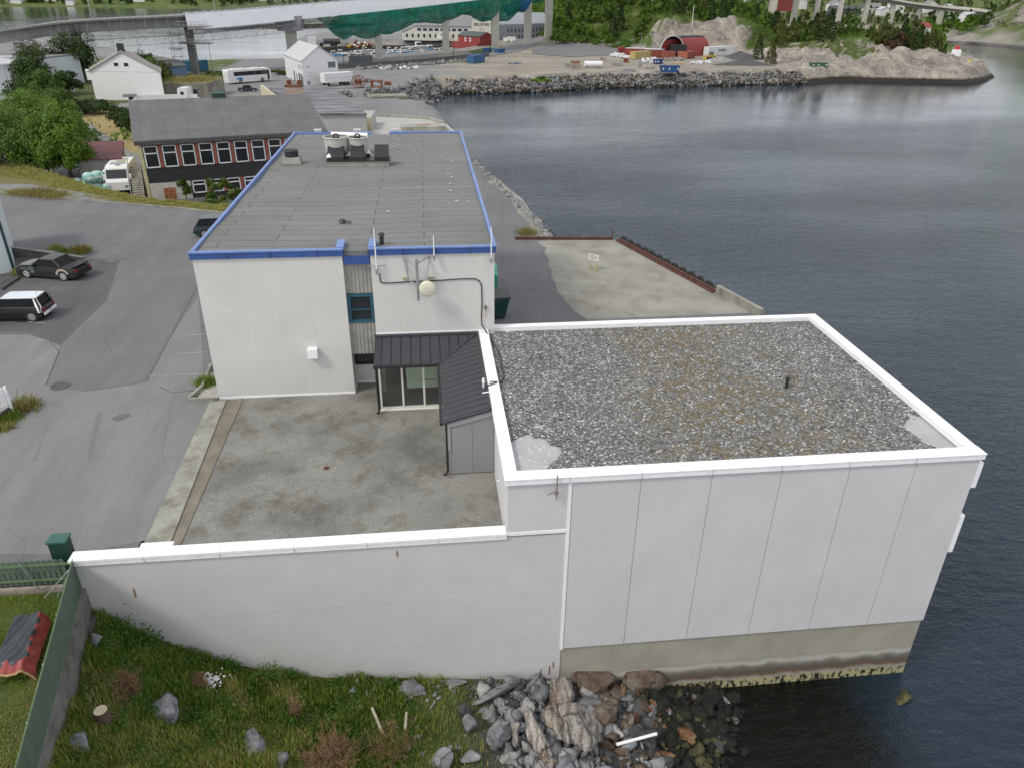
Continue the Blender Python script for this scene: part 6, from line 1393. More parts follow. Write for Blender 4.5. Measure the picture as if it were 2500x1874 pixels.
# near trees on the left
def near_tree(px, pyy, z, kind, h, r_, n, size, seed, label, shape='round', name='broadleaf_tree', cat='tree'):
    x, y = g(px, pyy, z); o = tree_proto(kind, h, r_, n, size, seed, shape, name); o.location = (x, y, z); return tag(o, label, cat)
near_tree(158, 390, -1.6, 'bright', 7.4, 2.9, 13000, .30, 1, 'big bright green tree beside the dark red garage')
near_tree(105, 378, -1.6, 'bright', 6.6, 4.2, 12000, .30, 2, 'bright green tree left of the one by the garage')
near_tree(30, 372, -1.2, 'mid', 6.4, 4.4, 12000, .30, 3, 'dense green tree at the left edge above the verge')
near_tree(70, 340, -2.2, 'bright', 7.5, 4.6, 12000, .32, 4, 'tall green tree behind the two above the verge')
near_tree(150, 330, -2.2, 'bright', 7.0, 3.8, 8000, .32, 5, 'middle green tree behind the big one by the garage')
near_tree(100, 250, -3.4, 'mid', 8, 3.4, 6500, .42, 6, 'leafy tree between the street and the hedge')
near_tree(84, 205, ZL, 'dark', 10.5, 4.4, 6500, .48, 7, 'dark tree beside the street lamp')
near_tree(88, 180, ZL, 'olive', 9.5, 4.5, 5500, .5, 8, 'olive tinged tree in front of the grey warehouse roof')
near_tree(172, 178, ZL, 'dark', 12.5, 6.2, 9000, .5, 9, 'wide dark tree left of the white gabled house')
near_tree(122, 208, ZL, 'mid', 6., 4.2, 5000, .42, 10, 'low green tree above the parked white van')
near_tree(150, 205, ZL, 'dark', 5., 4., 4000, .42, 11, 'low dark tree beside the balcony of the white house')
near_tree(338, 205, ZL, 'mid', 7.5, 3.6, 5000, .42, 12, 'green tree right of the white gabled house')
near_tree(360, 190, ZL, 'olive', 5.5, 3.0, 3000, .42, 13, 'small olive tree behind the tree right of the house')
near_tree(318, 165, ZL, 'mid', 6., 3.4, 3000, .42, 14, 'tree top showing between the house and the blue container')
near_tree(110, 290, -2.6, 'mid', 6.5, 4.4, 9000, .34, 31, 'bushy green tree just behind the two above the verge')
near_tree(60, 300, -2.6, 'bright', 6.5, 4.2, 8000, .34, 32, 'bright tree by the street above the dense one')
near_tree(118, 232, -3.2, 'mid', 4.8, 3.4, 5000, .40, 33, 'spreading green tree above the driveway')
near_tree(60, 226, ZL, 'dark', 6, 4, 5000, .42, 34, 'dark tree beside the parked pickup')
near_tree(182, 242, -3.6, 'dark', 3.0, 3.8, 5200, .30, 15, 'dark shrub mass at the foot of the white house', 'bush', 'shrub', 'shrub')
near_tree(215, 243, -3.6, 'dark', 2.6, 3.4, 4200, .30, 16, 'dark shrub right of the larger one below the house', 'bush', 'shrub', 'shrub')
near_tree(278, 275, -2.6, 'dark', 4.2, 2.6, 4800, .30, 17, 'dark evergreen shrub beside the end of the grey roof', 'bush', 'shrub', 'shrub')
near_tree(262, 260, -2.6, 'dark', 2.6, 2.2, 2600, .30, 18, 'lower evergreen shrub left of the one by the grey roof', 'bush', 'shrub', 'shrub')
near_tree(150, 223, -3.8, 'dark', 1.6, 1.6, 1800, .26, 19, 'clipped dark hedge bush in front of the white van, right', 'bush', 'shrub', 'shrub')
near_tree(128, 224, -3.8, 'dark', 1.6, 1.8, 1800, .26, 20, 'clipped dark hedge bush in front of the white van, left', 'bush', 'shrub', 'shrub')
near_tree(405, 435, -1.9, 'mid', 2.6, .9, 900, .22, 21, 'thin sapling against the lower windows, left', 'round', 'sapling', 'tree')
near_tree(470, 442, -1.6, 'mid', 2.8, 1.3, 1500, .22, 22, 'leafy sapling against the lower windows, middle', 'round', 'sapling', 'tree')
near_tree(505, 446, -1.6, 'mid', 2.4, 1.3, 1400, .22, 23, 'leafy sapling by the lower windows next to the felt roof', 'round', 'sapling', 'tree')
near_tree(470, 452, -1.4, 'mid', 1.3, 1.6, 1600, .2, 24, 'low green bush under the lower windows', 'bush', 'shrub', 'shrub')
near_tree(600, 162, ZL, 'mid', 1.5, 3.0, 1500, .4, 25, 'low green bush behind the white coach', 'bush', 'shrub', 'shrub') 
near_tree(478, 168, ZL, 'mid', 2.2, 4.5, 2600, .4, 26, 'rounded green bush left of the white coach', 'bush', 'shrub', 'shrub')
near_tree(1166, 177, ZL, 'bright', 1.4, 3.6, 1800, .35, 27, 'round green bush by the rubble shore', 'bush', 'shrub', 'shrub')

# hillside trees: prototypes, then copies
PR = {}
for k, (kind, h, r_, n, size, shape) in {'spruce': ('dark', 11, 2.9, 2600, .62, 'cone'), 'spruce2': ('olive', 9, 2.6, 2200, .6, 'cone'), 'leafy': ('mid', 8, 3.8, 2200, .62, 'round'), 'leafy2': ('bright', 7, 3.8, 2200, .62, 'round'), 'rusty': ('rust', 8, 3.4, 1500, .6, 'round'), 'bushy': ('bright', 3.4, 3.2, 1400, .5, 'bush'), 'pine': ('olive', 9.5, 3.2, 1900, .6, 'round')}.items():
    PR[k] = [kind, h, r_, n, size, shape, None]
PENDING = []
DESC = {'spruce': ('spruce', 'dark green spruce'), 'spruce2': ('spruce', 'brownish green spruce'), 'leafy': ('broadleaf_tree', 'mid green leafy tree'), 'leafy2': ('broadleaf_tree', 'bright green leafy tree'), 'rusty': ('pine_tree', 'rust brown dying pine'), 'bushy': ('shrub', 'bright green bush'), 'pine': ('pine_tree', 'olive green pine')}
TR = []
def put_tree(k, x, y, where, s=1., z=None):
    kind, h, r_, n, size, shape, pr = PR[k]; z = Hs(x, y)-.2 if z is None else z; rz = random.uniform(0, 6.28)
    if pr is None: pr = tree_proto(kind, h, r_, n, size, hash(k) % 97 if False else len(k)*7+ord(k[-1]), shape, DESC[k][0]); PR[k][6] = pr; pr.location = (x, y, z); pr.rotation_euler = (0, 0, rz); pr.scale = (s, s, s); o = pr
    else: o = dup(pr, (x, y, z), rz, scale=s)
    o['category'] = 'shrub' if k == 'bushy' else 'tree'; TR.append((o, DESC[k][1], where, prj(x, y, z)[0])); return o
random.seed(5)
def seen_ok(x, y, rmin, S):
    for a, b_, r_ in S:
        if (a-x)**2+(b_-y)**2 < (r_+rmin)**2: return False
    return True
S = []
def scatter(pts, n, kinds, where, rmin=2.4, sc=(.75, 1.2), tries=30):
    P = np.array(pts); c = 0
    for _ in range(n*tries):
        x, y = random.uniform(P[:, 0].min(), P[:, 0].max()), random.uniform(P[:, 1].min(), P[:, 1].max())
        if not pin(np.array([x]), np.array([y]), pts)[0] or not seen_ok(x, y, rmin, S): continue
        S.append((x, y, rmin)); put_tree(random.choice(kinds), x, y, where, random.uniform(*sc)); c += 1
        if c >= n: break
scatter([(62, 385), (84, 360), (96, 365), (100, 400), (120, 430), (95, 470), (70, 430)], 42, ['leafy', 'leafy2', 'leafy2', 'spruce', 'leafy2', 'bushy'], 'behind the bridge piers')
scatter([(96, 358), (104, 362), (142, 360), (165, 372), (190, 420), (120, 425)], 60, ['spruce', 'leafy2', 'leafy2', 'leafy', 'spruce2'], 'on top of the pale rock cutting')
scatter([(150, 330), (160, 322), (178, 345), (176, 365), (160, 362)], 22, ['spruce2', 'spruce', 'spruce2', 'leafy', 'pine'], 'at the right end of the rock cutting')
scatter([(172, 346), (235, 352), (270, 400), (230, 410), (180, 380)], 30, ['leafy', 'leafy2', 'leafy2', 'bushy'], 'behind the park lawn', 3, (.55, .85))
for px, pyy, k, s in ((1785, 100, 'spruce', 1.15), (1742, 108, 'leafy', .8), (1718, 92, 'leafy2', .8), (1690, 98, 'spruce2', .9), (1668, 112, 'spruce2', .9), (1640, 104, 'spruce', .85), (1815, 90, 'leafy', 1.), (1840, 86, 'leafy', 1.), (1765, 80, 'leafy2', .8)):
    x, y = g(px, pyy, 0); y = min(y, 345); x, y, _ = py_(px, pyy, y); put_tree(k, x, y, 'in the park above the point', s); S.append((x, y, 2))
for px, pyy, k, s, yy_ in ((1895, 106, 'pine', 1., 308), (1910, 107, 'pine', 1.05, 305), (1925, 108, 'rusty', 1.05, 303), (1940, 109, 'rusty', .95, 303), (1952, 110, 'spruce', 1., 306), (1966, 111, 'spruce2', 1., 304), (1980, 111, 'spruce', 1.05, 302), (1995, 111, 'spruce2', 1., 302), (2010, 112, 'spruce2', .95, 300), (2026, 112, 'spruce2', .8, 300), (1902, 104, 'spruce2', 1., 318), (1945, 104, 'spruce', 1.1, 318), (2040, 110, 'spruce', .45, 298), (1968, 104, 'pine', 1.1, 316), (1876, 104, 'leafy', .8, 322)):
    x, y, _ = py_(px, pyy, yy_); put_tree(k, x, y, 'in the clump on the rocky point', s); S.append((x, y, 1.5))
scatter([(300, 470), (345, 480), (420, 560), (560, 700), (330, 560)], 30, ['leafy', 'spruce', 'leafy2', 'bushy'], 'on the shore under the distant bridge', 4, (.9, 1.3))
scatter([(372, 450), (520, 520), (560, 660), (400, 520)], 34, ['bushy', 'leafy2', 'bushy'], 'on the right edge hill', 4, (.7, 1.1))
scatter([(60, 378), (92, 350), (96, 352), (70, 392)], 10, ['bushy', 'leafy2'], 'beside the gravel heap', 1.8, (.6, .9))
def ordinal(n):
    w_ = ['first', 'second', 'third', 'fourth', 'fifth', 'sixth', 'seventh', 'eighth', 'ninth', 'tenth']
    return w_[n-1] if n <= 10 else '%d%s' % (n, 'th' if 10 < n % 100 < 14 else {1: 'st', 2: 'nd', 3: 'rd'}.get(n % 10, 'th'))
grp = {}
for o, d_, w_, x in TR: grp.setdefault((d_, w_), []).append((x, o))
for (d_, w_), l in grp.items():
    l.sort(key=lambda q: q[0])
    for i, (x, o) in enumerate(l): o['label'] = '%s %s%s' % (d_, w_, ', %s from left' % ordinal(i+1) if len(l) > 1 else ''); o['group'] = 'trees '+w_
# far woods as masses
def wood(name, n, fn, size, kinds, label, seed):
    rg = np.random.default_rng(seed); X, Y = fn(n, rg); Z = (H(X, Y) if name != 'far_wood_fjord' else 0*X); 
    if name == 'far_wood_fjord': Z = ss(1215+25*np.sin(X*.01), 1420, Y)*(45+25*wob(X, Y, .004)+10*wob(X, Y, .011, 1))-9; name = 'far_wood'
    k = Z > -6; X, Y, Z = X[k], Y[k], Z[k]; m_ = 26; P = np.repeat(np.stack([X, Y, Z], 1), m_, 0); hh = np.repeat(rg.uniform(5, 12, len(X)), m_); a = rg.uniform(0, 6.28, len(P)); zz_ = rg.uniform(0, 1, len(P)); rr_ = 3.2*(1-zz_*.7)*np.sqrt(rg.random(len(P)))
    P = P+np.stack([np.cos(a)*rr_, np.sin(a)*rr_, zz_*hh+.5], 1); V, F = leaves(P, rg.uniform(.7, 1.3, len(P))*size, rg, .6)
    return tag(npmesh(name, V, F, [M_leafs[q] for q in kinds], mi=np.repeat(rg.integers(0, len(kinds), len(X)), m_)), label, 'wood', kind='stuff')
wood('far_wood', 3600, lambda n, rg: (rg.uniform(250, 1300, n), rg.uniform(640, 1500, n)), 2.6, ['mid', 'mid', 'dark', 'olive'], 'dark wooded hills behind the distant bridge', 3)
wood('far_wood', 900, lambda n, rg: (rg.uniform(60, 205, n), rg.uniform(440, 640, n)), 2.0, ['mid', 'bright', 'bright'], 'woods on the slope behind the park', 4)
wood('far_wood_fjord', 3000, lambda n, rg: (rg.uniform(-1300, 100, n), rg.uniform(1240, 1600, n)), 4., ['dark', 'mid', 'olive'], 'woods on the far side of the fjord', 5)

def undergrowth(n, x0, x1_, y0, y1_, kinds, label, seed, cond):
    rg = np.random.default_rng(seed); X, Y = rg.uniform(x0, x1_, n), rg.uniform(y0, y1_, n); Z = H(X, Y); k = cond(X, Y, Z)&(wob(X, Y, .09, seed)+.5*wob(X, Y, .3) > -.35); X, Y, Z = X[k], Y[k], Z[k]; m_ = 22
    P = np.repeat(np.stack([X, Y, Z], 1), m_, 0)+rg.normal(size=(len(X)*m_, 3))*np.array([.9, .9, .5])+np.array([0, 0, .7]); V, F = leaves(P, rg.uniform(.35, .8, len(P)), rg, .7)
    tag(npmesh('undergrowth', V, F, [M_leafs[q] for q in kinds], mi=np.repeat(rg.integers(0, len(kinds), len(X)), m_)), label, 'undergrowth', kind='stuff')
nr = lambda X, Y: ~((Y > 333) & (Y < 352) & (X > 102) & (X < 140))
undergrowth(5200, 58, 200, 340, 450, ['bright', 'mid', 'olive', 'bright'], 'scrub and bushes covering the slope round the rock cutting', 1, lambda X, Y, Z: (Z > ZL+1.2) & nr(X, Y))
undergrowth(1800, 150, 260, 300, 380, ['bright', 'mid'], 'low scrub round the park and the rocks', 2, lambda X, Y, Z: (Z > ZL+2) & (Y > 312))
undergrowth(9000, 330, 520, 420, 620, ['olive', 'mid', 'olive', 'bright'], 'scrub on the hill at the right edge', 3, lambda X, Y, Z: Z > 1)
undergrowth(420, -66, -22, 118, 150, ['mid', 'dark', 'bright'], 'hedge plants and scrub below the white house', 4, lambda X, Y, Z: (X < -44) & (Y < 140))
# ================================================================ buildings and things behind
def frame(px0, py0, px1, py1, z=ZL):
    a, b_ = Vector(g(px0, py0, z)), Vector(g(px1, py1, z)); u = (b_-a).normalized(); n = Vector((-u.y, u.x)); return a, u, n, (b_-a).length
class Fr:
    """local frame on the ground: s along the near face, t away from the viewer"""
    def __init__(s, a, u, n, z): s.a, s.u, s.n, s.z = a, u, n, z
    def p(s, x, y, z): q = s.a+s.u*x+s.n*y; return (q.x, q.y, s.z+z)
    def box(s, m, x0, x1, y0, y1, z0, z1): m.prism([s.p(x0, y0, 0)[:2], s.p(x1, y0, 0)[:2], s.p(x1, y1, 0)[:2], s.p(x0, y1, 0)[:2]], s.z+z0, s.z+z1)
def gable(name, label, F, L_, D_, he, hr, wallm, roofm, ridge='y', over=.3, cat='house', group=None):
    """ridge 'y': ridge runs away from viewer (gable faces viewer); 'x': ridge runs along the near face"""
    c = F.p(L_/2, D_/2, 0); th = thing(name, label, cat, (c[0], c[1], F.z), 0, group)
    b = MB(); F.box(b, 0, L_, 0, D_, -.8, he)
    if ridge == 'y': b.ext([F.p(0, 0, he), F.p(L_, 0, he), F.p(L_/2, 0, hr-.05)], Vector(F.p(0, D_, 0))-Vector(F.p(0, 0, 0)))
    else: b.ext([F.p(0, 0, he), F.p(0, D_, he), F.p(0, D_/2, hr-.05)], Vector(F.p(L_, 0, 0))-Vector(F.p(0, 0, 0)))
    b.build('wall', wallm, th); b = MB(); o_ = over; sl = (hr-he)/((L_ if ridge == 'y' else D_)/2)
    for s in (0, 1):
        if ridge == 'y':
            xe = -o_ if s == 0 else L_+o_; b.ext([F.p(xe, -o_, he-o_*sl), F.p(L_/2, -o_, hr), F.p(L_/2, -o_, hr+.16), F.p(xe, -o_, he-o_*sl+.16)], Vector(F.p(0, D_+2*o_, 0))-Vector(F.p(0, 0, 0)))
        else:
            ye_ = -o_ if s == 0 else D_+o_; b.ext([F.p(-o_, ye_, he-o_*sl), F.p(-o_, D_/2, hr), F.p(-o_, D_/2, hr+.16), F.p(-o_, ye_, he-o_*sl+.16)], Vector(F.p(L_+2*o_, 0, 0))-Vector(F.p(0, 0, 0)))
    b.build('roof', roofm, th); return th
def win(F, th, x0, x1_, z0, z1, y=0., fr=None, side=None, fw_=.10, gl=None, name='window'):
    """window on the near face (side None) or on the right/left end face"""
    b = MB(); e = .05
    def bx(m, a0, a1, q0, q1, d0, d1):
        if side is None: F.box(m, a0, a1, y+d0, y+d1, q0, q1)
        else: F.box(m, side[0]+d0*side[1], side[0]+d1*side[1], a0, a1, q0, q1)
    for a0, a1, q0, q1 in ((x0, x1_, z0, z0+fw_), (x0, x1_, z1-fw_, z1), (x0, x0+fw_, z0+fw_, z1-fw_), (x1_-fw_, x1_, z0+fw_, z1-fw_)): bx(b, a0, a1, q0, q1, -e, .05)
    f = b.build(name, fr or M_trim, th); b = MB(); bx(b, x0+fw_*.9, x1_-fw_*.9, z0+fw_*.9, z1-fw_*.9, -e*.4, .04); b.build('pane', gl or M_glass, f)
M_hwall = pm('white_house_paint', (.70, .695, .685), .03, 1.2, .6, fine=.05)
M_groof = pm('grey_roof', (.22, .22, .225), .12, 1., .8)
M_lroof = pm('light_grey_roof', (.48, .49, .50), .06, 1., .6)
M_droof = pm('dark_roof', (.085, .085, .09), .15, 1., .8)
# white gabled house
a, u, n, L_ = frame(207, 213, 357, 216, -3.7); n = (a+u*L_*1.15).normalized(); F = Fr(a, u, n, -3.7)
he = zat(*F.p(L_, 0, 0)[:2], 156)+3.7; hr = zat(*F.p(L_/2, 0, 0)[:2], 113)+3.7
h = gable('gabled_house', 'white gabled house with two small attic windows and black chimney', F, L_, 11, he, hr, M_hwall, pm('brown_grey_tiles', (.26, .235, .22), .12, 1., .8), over=.35)
win(F, h, L_*.36, L_*.36+1.2, hr-2.9, hr-2.0); win(F, h, L_*.36+2.2, L_*.36+3.4, hr-2.9, hr-2.0)
b = MB(); F.box(b, L_/2-.8, L_/2+.8, 3, 4.3, hr-.6, hr+1.5); b.build('chimney', M_black, h)
b = MB(); F.box(b, 0, L_, -.03, 0, he-.12, he-.05); b.build('cornice', pm('joint_line', (.4, .4, .4)), h)
b = MB(); F.box(b, -1.0, 0, 1.2, 3.2, 3.6, 5.4); F.box(b, -1.1, 0, 1.1, 3.3, 5.4, 5.6); b.build('bay', M_hwall, h)
tw = thing('terrace_walls', 'long white low terrace wall in front of the gabled house', 'wall', gp(330, 210, -3.7))
a2, u2, n2, L2 = frame(298, 218, 428, 216, -3.7); F2 = Fr(a2, u2, n2, -3.7); b = MB(); F2.box(b, 0, L2, 0, .25, -.2, 1.15); b.prism([F2.p(0, .25, 0)[:2], F2.p(L2, .25, 0)[:2], F2.p(L2, 3.0, 0)[:2], F2.p(0, 3.0, 0)[:2]], -3.9, -3.7+.2); b.build('wall', M_hwall, tw)
a3, u3, n3, L3 = frame(357, 208, 402, 207, -3.7); F3 = Fr(a3, u3, n3, -3.7); b = MB(); F3.box(b, 0, L3, 0, .3, -.2, 1.9); F3.box(b, L3, L3+.3, -2.6, .3, -.2, 1.9); b.build('screen', M_hwall, tw)
b = MB(); [b.cyl(F3.p(-7+k*1.3, -1.5, 0), F3.p(-7+k*1.3, -1.5, 1.5), .04, n=4) for k in range(9)]; b.cyl(F3.p(-7, -1.5, 1.5), F3.p(3.6, -1.5, 1.5), .04, n=4); b.build('railing', M_gsteel, tw)
q = gp(284, 216, -3.5)
bt = thing('boat_trailer', 'small empty grey trailer parked against the white house', 'trailer', q, R(5))
b = MB(); b.box(-1.5, -.6, .6, 1.1, .6, .7); b.box(-1.5, -.62, .7, 1.1, -.56, 1.1); b.box(-1.5, .56, .7, 1.1, .62, 1.1); b.build('bed', M_gsteel, bt, world=False)
b = MB(); b.cyl((1.1, 0, .6), (2.2, 0, .5), .05); b.build('drawbar', M_gsteel, bt, world=False)
for s in (-1, 1): b = MB(); b.cyl((0, s*.62, .35), (0, s*.8, .35), .35, n=14); b.build('wheel', M_rubber, bt, world=False)
# paths and dry bank
def drape(name, px, mat, dz=.05, res=1.6, kind='structure'):
    P = []
    for a_, b_ in px:
        P.append(gT(a_, b_)[:2])
    A = np.array(P); xs = np.arange(A[:, 0].min(), A[:, 0].max()+res, res); ys = np.arange(A[:, 1].min(), A[:, 1].max()+res, res); m = bmesh.new()
    vs_ = [m.verts.new((p[0], p[1], 0)) for p in P]; m.faces.new(vs_)
    for x in xs: bmesh.ops.bisect_plane(m, geom=m.verts[:]+m.edges[:]+m.faces[:], plane_co=(x, 0, 0), plane_no=(1, 0, 0))
    for y in ys: bmesh.ops.bisect_plane(m, geom=m.verts[:]+m.edges[:]+m.faces[:], plane_co=(0, y, 0), plane_no=(0, 1, 0))
    bmesh.ops.triangulate(m, faces=m.faces[:]); m.verts.ensure_lookup_table(); XY = np.array([v.co[:2] for v in m.verts]); Z = H(XY[:, 0], XY[:, 1]); Z = np.where(XY[:, 1] <= 121.5, np.maximum(ZY, Z), Z)
    for v, z in zip(m.verts, Z): v.co.z = z+dz
    bmesh.ops.recalc_face_normals(m, faces=m.faces[:])
    me = bpy.data.meshes.new(name); m.to_mesh(me); m.free(); me.materials.append(mat)
    if me.polygons and me.polygons[0].normal.z < 0: me.flip_normals()
    o = bpy.data.objects.new(name, me); COL.objects.link(o); return tag(o, kind=kind)
drape('meadow', [(-200, 300), (0, 310), (60, 380), (200, 330), (300, 335), (300, 225), (420, 218), (420, 168), (360, 160), (200, 150), (0, 140), (-300, 160)], M_lawn, .06)
drape('dry_bank', [(160, 262), (165, 235), (230, 240), (280, 245), (320, 262), (330, 335), (300, 352), (268, 322), (222, 290), (190, 270)], M_dry, .14)
drape('path', [(195, 268), (222, 292), (262, 322), (296, 338), (330, 352), (345, 372), (250, 372), (258, 340), (225, 310), (190, 285)], M_asph_l, .20)
drape('driveway', [(112, 248), (160, 236), (300, 222), (330, 226), (300, 238), (200, 240), (140, 256)], M_asph_l, .18)
drape('street', [(-200, 150), (-60, 160), (0, 180), (40, 198), (46, 215), (36, 240), (14, 282), (-60, 330), (-240, 330)], M_road, .20)
drape('coach_lot', [(460, 172), (600, 170), (740, 170), (830, 190), (720, 192), (640, 190), (560, 212), (440, 214), (455, 190)], M_asph_l, .10)
# concrete bunker
a, u, n, L_ = frame(357, 214, 458, 214); F = Fr(a, u, n, ZL); M_bunk = concrete('bunker_concrete', (.24, .225, .185), .4, (.10, .10, .06), .25, False)
bk_ = thing('bunker', 'old weathered concrete bunker with grass on its roof', 'bunker', F.p(L_/2, 3, 0))
b = MB(); V = [F.p(0, 0, -.3), F.p(L_*.3, -.2, -.3), F.p(L_-.6, 0, -.3), F.p(L_, 3, -.3), F.p(L_, 12, -.3), F.p(0, 12, -.3)]
hB = zat(*F.p(L_*.6, 0, 0)[:2], 180)-ZL; b.prism([v[:2] for v in V], ZL-.3, ZL+hB); b.build('wall', M_bunk, bk_)
b = MB(); F.box(b, L_*.28, L_*.52, -.28, .1, .6, hB*.62); F.box(b, L_*.62, L_*.72, -.1, .1, 0, hB*.6); b.build('opening', M_black, bk_)
b = MB(); F.box(b, L_*.56, L_*.63, -.25, .1, 0, hB*.5); b.build('rusty_panel', M_rust, bk_)
x, y, _ = F.p(L_*.5, 6, 0); q = rng.normal(size=(2200, 2))*np.array([L_*.22, 3]); P = np.stack([x+q[:, 0], y+q[:, 1], np.full(2200, ZL+hB)], 1); V, Fa = blades(P, rng.uniform(.3, .9, 2200), np.full(2200, .16), rng, .8)
tag(npmesh('roof_grass', V, Fa, [M_gs, M_gr, M_redg], mi=rng.integers(0, 3, len(Fa))), 'rough grass growing on top of the concrete bunker', 'grass', kind='stuff')
# van seen from behind, bus, car
q = gp(401, 218, ZL)
vn = thing('camper_van', 'white boxy van parked between the bunker and the grey roof', 'van', (q[0], q[1]+1, ZL+.2), R(88))
b = MB(); b.loft([[(-2.4, s*1.0, z) for s, z in ((-1, .4), (1, .4), (1, 1.9), (.8, 2.5), (-.8, 2.5), (-1, 1.9))], [(2.6, s*1.0, z) for s, z in ((-1, .4), (1, .4), (1, 1.7), (.8, 2.4), (-.8, 2.4), (-1, 1.7))]]); b.build('body', M_hwall, vn, world=False)
b = MB(); b.box(-2.44, -.35, 1.2, -2.38, .35, 1.8); b.build('rear_window', M_glass, vn, world=False)
for s in (-1, 1):
    for x in (-1.5, 1.6): b = MB(); b.cyl((x, s*.8, .35), (x, s*1.02, .35), .35, n=14); b.build('wheel', M_rubber, vn, world=False)
A0, A1 = g(492, 184, ZL), g(577, 177, ZL)
bs = thing('coach', 'white coach with dark windows parked on the asphalt lot', 'bus', ((A0[0]+A1[0])/2, (A0[1]+A1[1])/2+1.2, ZL+.1), dirn(A0, A1))
b = MB(); b.ext([(-6.2, -1.25, .35), (-6.3, -1.25, 3.1), (-6.0, -1.25, 3.35), (5.6, -1.25, 3.35), (6.1, -1.25, 3.0), (6.3, -1.25, .35)], (0, 2.5, 0)); b.build('body', M_hwall, bs, world=False)
for s in (-1, 1):
    b = MB(); b.box(-4.6, s*1.26-.01, 1.85, 5.5, s*1.26+.01, 2.85); b.build('windows', M_glass, bs, world=False)
    b = MB(); b.box(-3.9, s*1.27-.01, .95, -2.2, s*1.27+.01, 1.45); b.build('logo', pm('blue_lettering', (.05, .25, .45), .3, 6), bs, world=False)
    b = MB(); b.box(5.0, s*1.27-.01, .5, 5.6, s*1.27+.01, 2.7); b.build('door', M_glass, bs, world=False)
    for x in (-2.9, 3.4): b = MB(); b.cyl((x, s*1.0, .5), (x, s*1.29, .5), .5, n=18); w_ = b.build('wheel', M_rubber, bs, world=False); b = MB(); b.cyl((x, s*1.28, .5), (x, s*1.31, .5), .26, n=12); b.build('hub', M_gsteel, w_, world=False)
b = MB(); b.box(6.16, -1.15, 1.3, 6.24, 1.15, 2.9); b.build('windscreen', M_glass, bs, world=False)
b = MB(); b.box(-4.5, -.7, 3.35, -1, .7, 3.55); b.box(1.5, -.7, 3.35, 3.5, .7, 3.5); b.build('roof_unit', M_hwall, bs, world=False)
q = g(536, 199, ZL); car('parked_car', 'dark blue estate car parked behind the long dark roof', 'car', (q[0], q[1], ZL+.1), R(8), 4.4, 1.75, 1.45, paint=pm('navy_car', (.012, .02, .035), .05, 1, .3, fine=0))
q = g(36, 208, ZL); car('parked_car', 'dark pickup like car parked on the street by the hedge, right', 'car', (q[0], q[1]+1, Hs(*q)+.2), R(60), 4.8, 1.9, 1.75, 1.05, 1.0, paint=pm('grey_green_car', (.05, .07, .075), .05, 1, .3, fine=0), wr=.38)
q = g(8, 200, ZL); car('parked_car', 'silver car parked on the street by the warehouse, left', 'car', (q[0], q[1]+1, Hs(*q)+.2), R(60), 4.4, 1.8, 1.45, paint=pm('silver_car', (.4, .42, .43), .05, 1, .3, fine=0))
q = g(135, 205, ZL); car('parked_van', 'white car half hidden behind the clipped hedge', 'car', (q[0], q[1]+1, Hs(*q)+.2), R(6), 4.6, 1.8, 1.9, 1.2, 1.1, paint=pm('white_gelcoat', (.7, .7, .7)))
# white two storey shed house with plain gable
a, u, n, L_ = frame(657, 186, 733, 181); F = Fr(a, u, n, ZL)
bkp = Vector(g(619, 166, ZL)); D_ = (bkp-a).length; nn = (bkp-a)/D_
F.n = nn
he = zat(*F.p(L_, 0, 0)[:2], 129)-ZL; hr = zat(*F.p(L_*.46, 0, 0)[:2], 101)-ZL
wsd = gable('white_shed', 'tall white painted shed with light grey roof beside the coach', F, L_, D_, he, hr, M_hwall, M_lroof, over=.25, cat='building')
win(F, wsd, L_*.72, L_*.94, he-1.9, he-.4, fr=M_gsteel, gl=M_glassg)
k = 0
for dy_, w_, z0, z1 in ((1.0, 1.1, 3.6, 4.9), (3.6, 1.1, 3.6, 4.9), (7.5, .5, 3.9, 4.5), (10, .5, 3.9, 4.5)): win(F, wsd, dy_, dy_+w_, z0, z1, side=(0, 1))
b = MB()
for dy_, w_, z1 in ((.3, .9, 2.2), (1.6, 1.8, 2.6), (4.2, 1.8, 2.6), (8, 1.0, 2.2), (11, 1.6, 2.6)): F.box(b, -.04, .05, dy_, dy_+w_, 0, z1)
b.build('doorway', pm('dark_opening', (.08, .08, .085), .1, 1), wsd)
b = MB()
for i in range(3):
    for j in range(3): F.box(b, L_*.14+i*.95, L_*.14+i*.95+.2, -.03, .05, 1.3+j*.8, 1.55+j*.8)
F.box(b, L_*.10, L_*.18, -.12, 0, .2, 1.1); F.box(b, L_*.12, L_*.18, -.03, 0, 4.2, 4.6); b.build('vent_holes', M_gsteel, wsd)
q0, q1 = g(702, 186, ZL), g(757, 182, ZL)
tr = thing('box_trailer', 'white box trailer parked in front of the white shed', 'trailer', ((q0[0]+q1[0])/2, q0[1]+.6, ZL+.05), dirn(q0, q1))
b = MB(); b.box(-4, -1.2, .9, 4, 1.2, 3.1); b.build('body', M_hwall, tr, world=False); b = MB(); b.box(-4.02, -1.23, 1.95, 4.02, 1.23, 2.0); b.build('band', M_gsteel, tr, world=False)
for x in (-3, 1.6, 2.6):
    for s in (-1, 1): b = MB(); b.cyl((x, s*.9, .42), (x, s*1.15, .42), .42, n=14); b.build('wheel', M_rubber, tr, world=False)
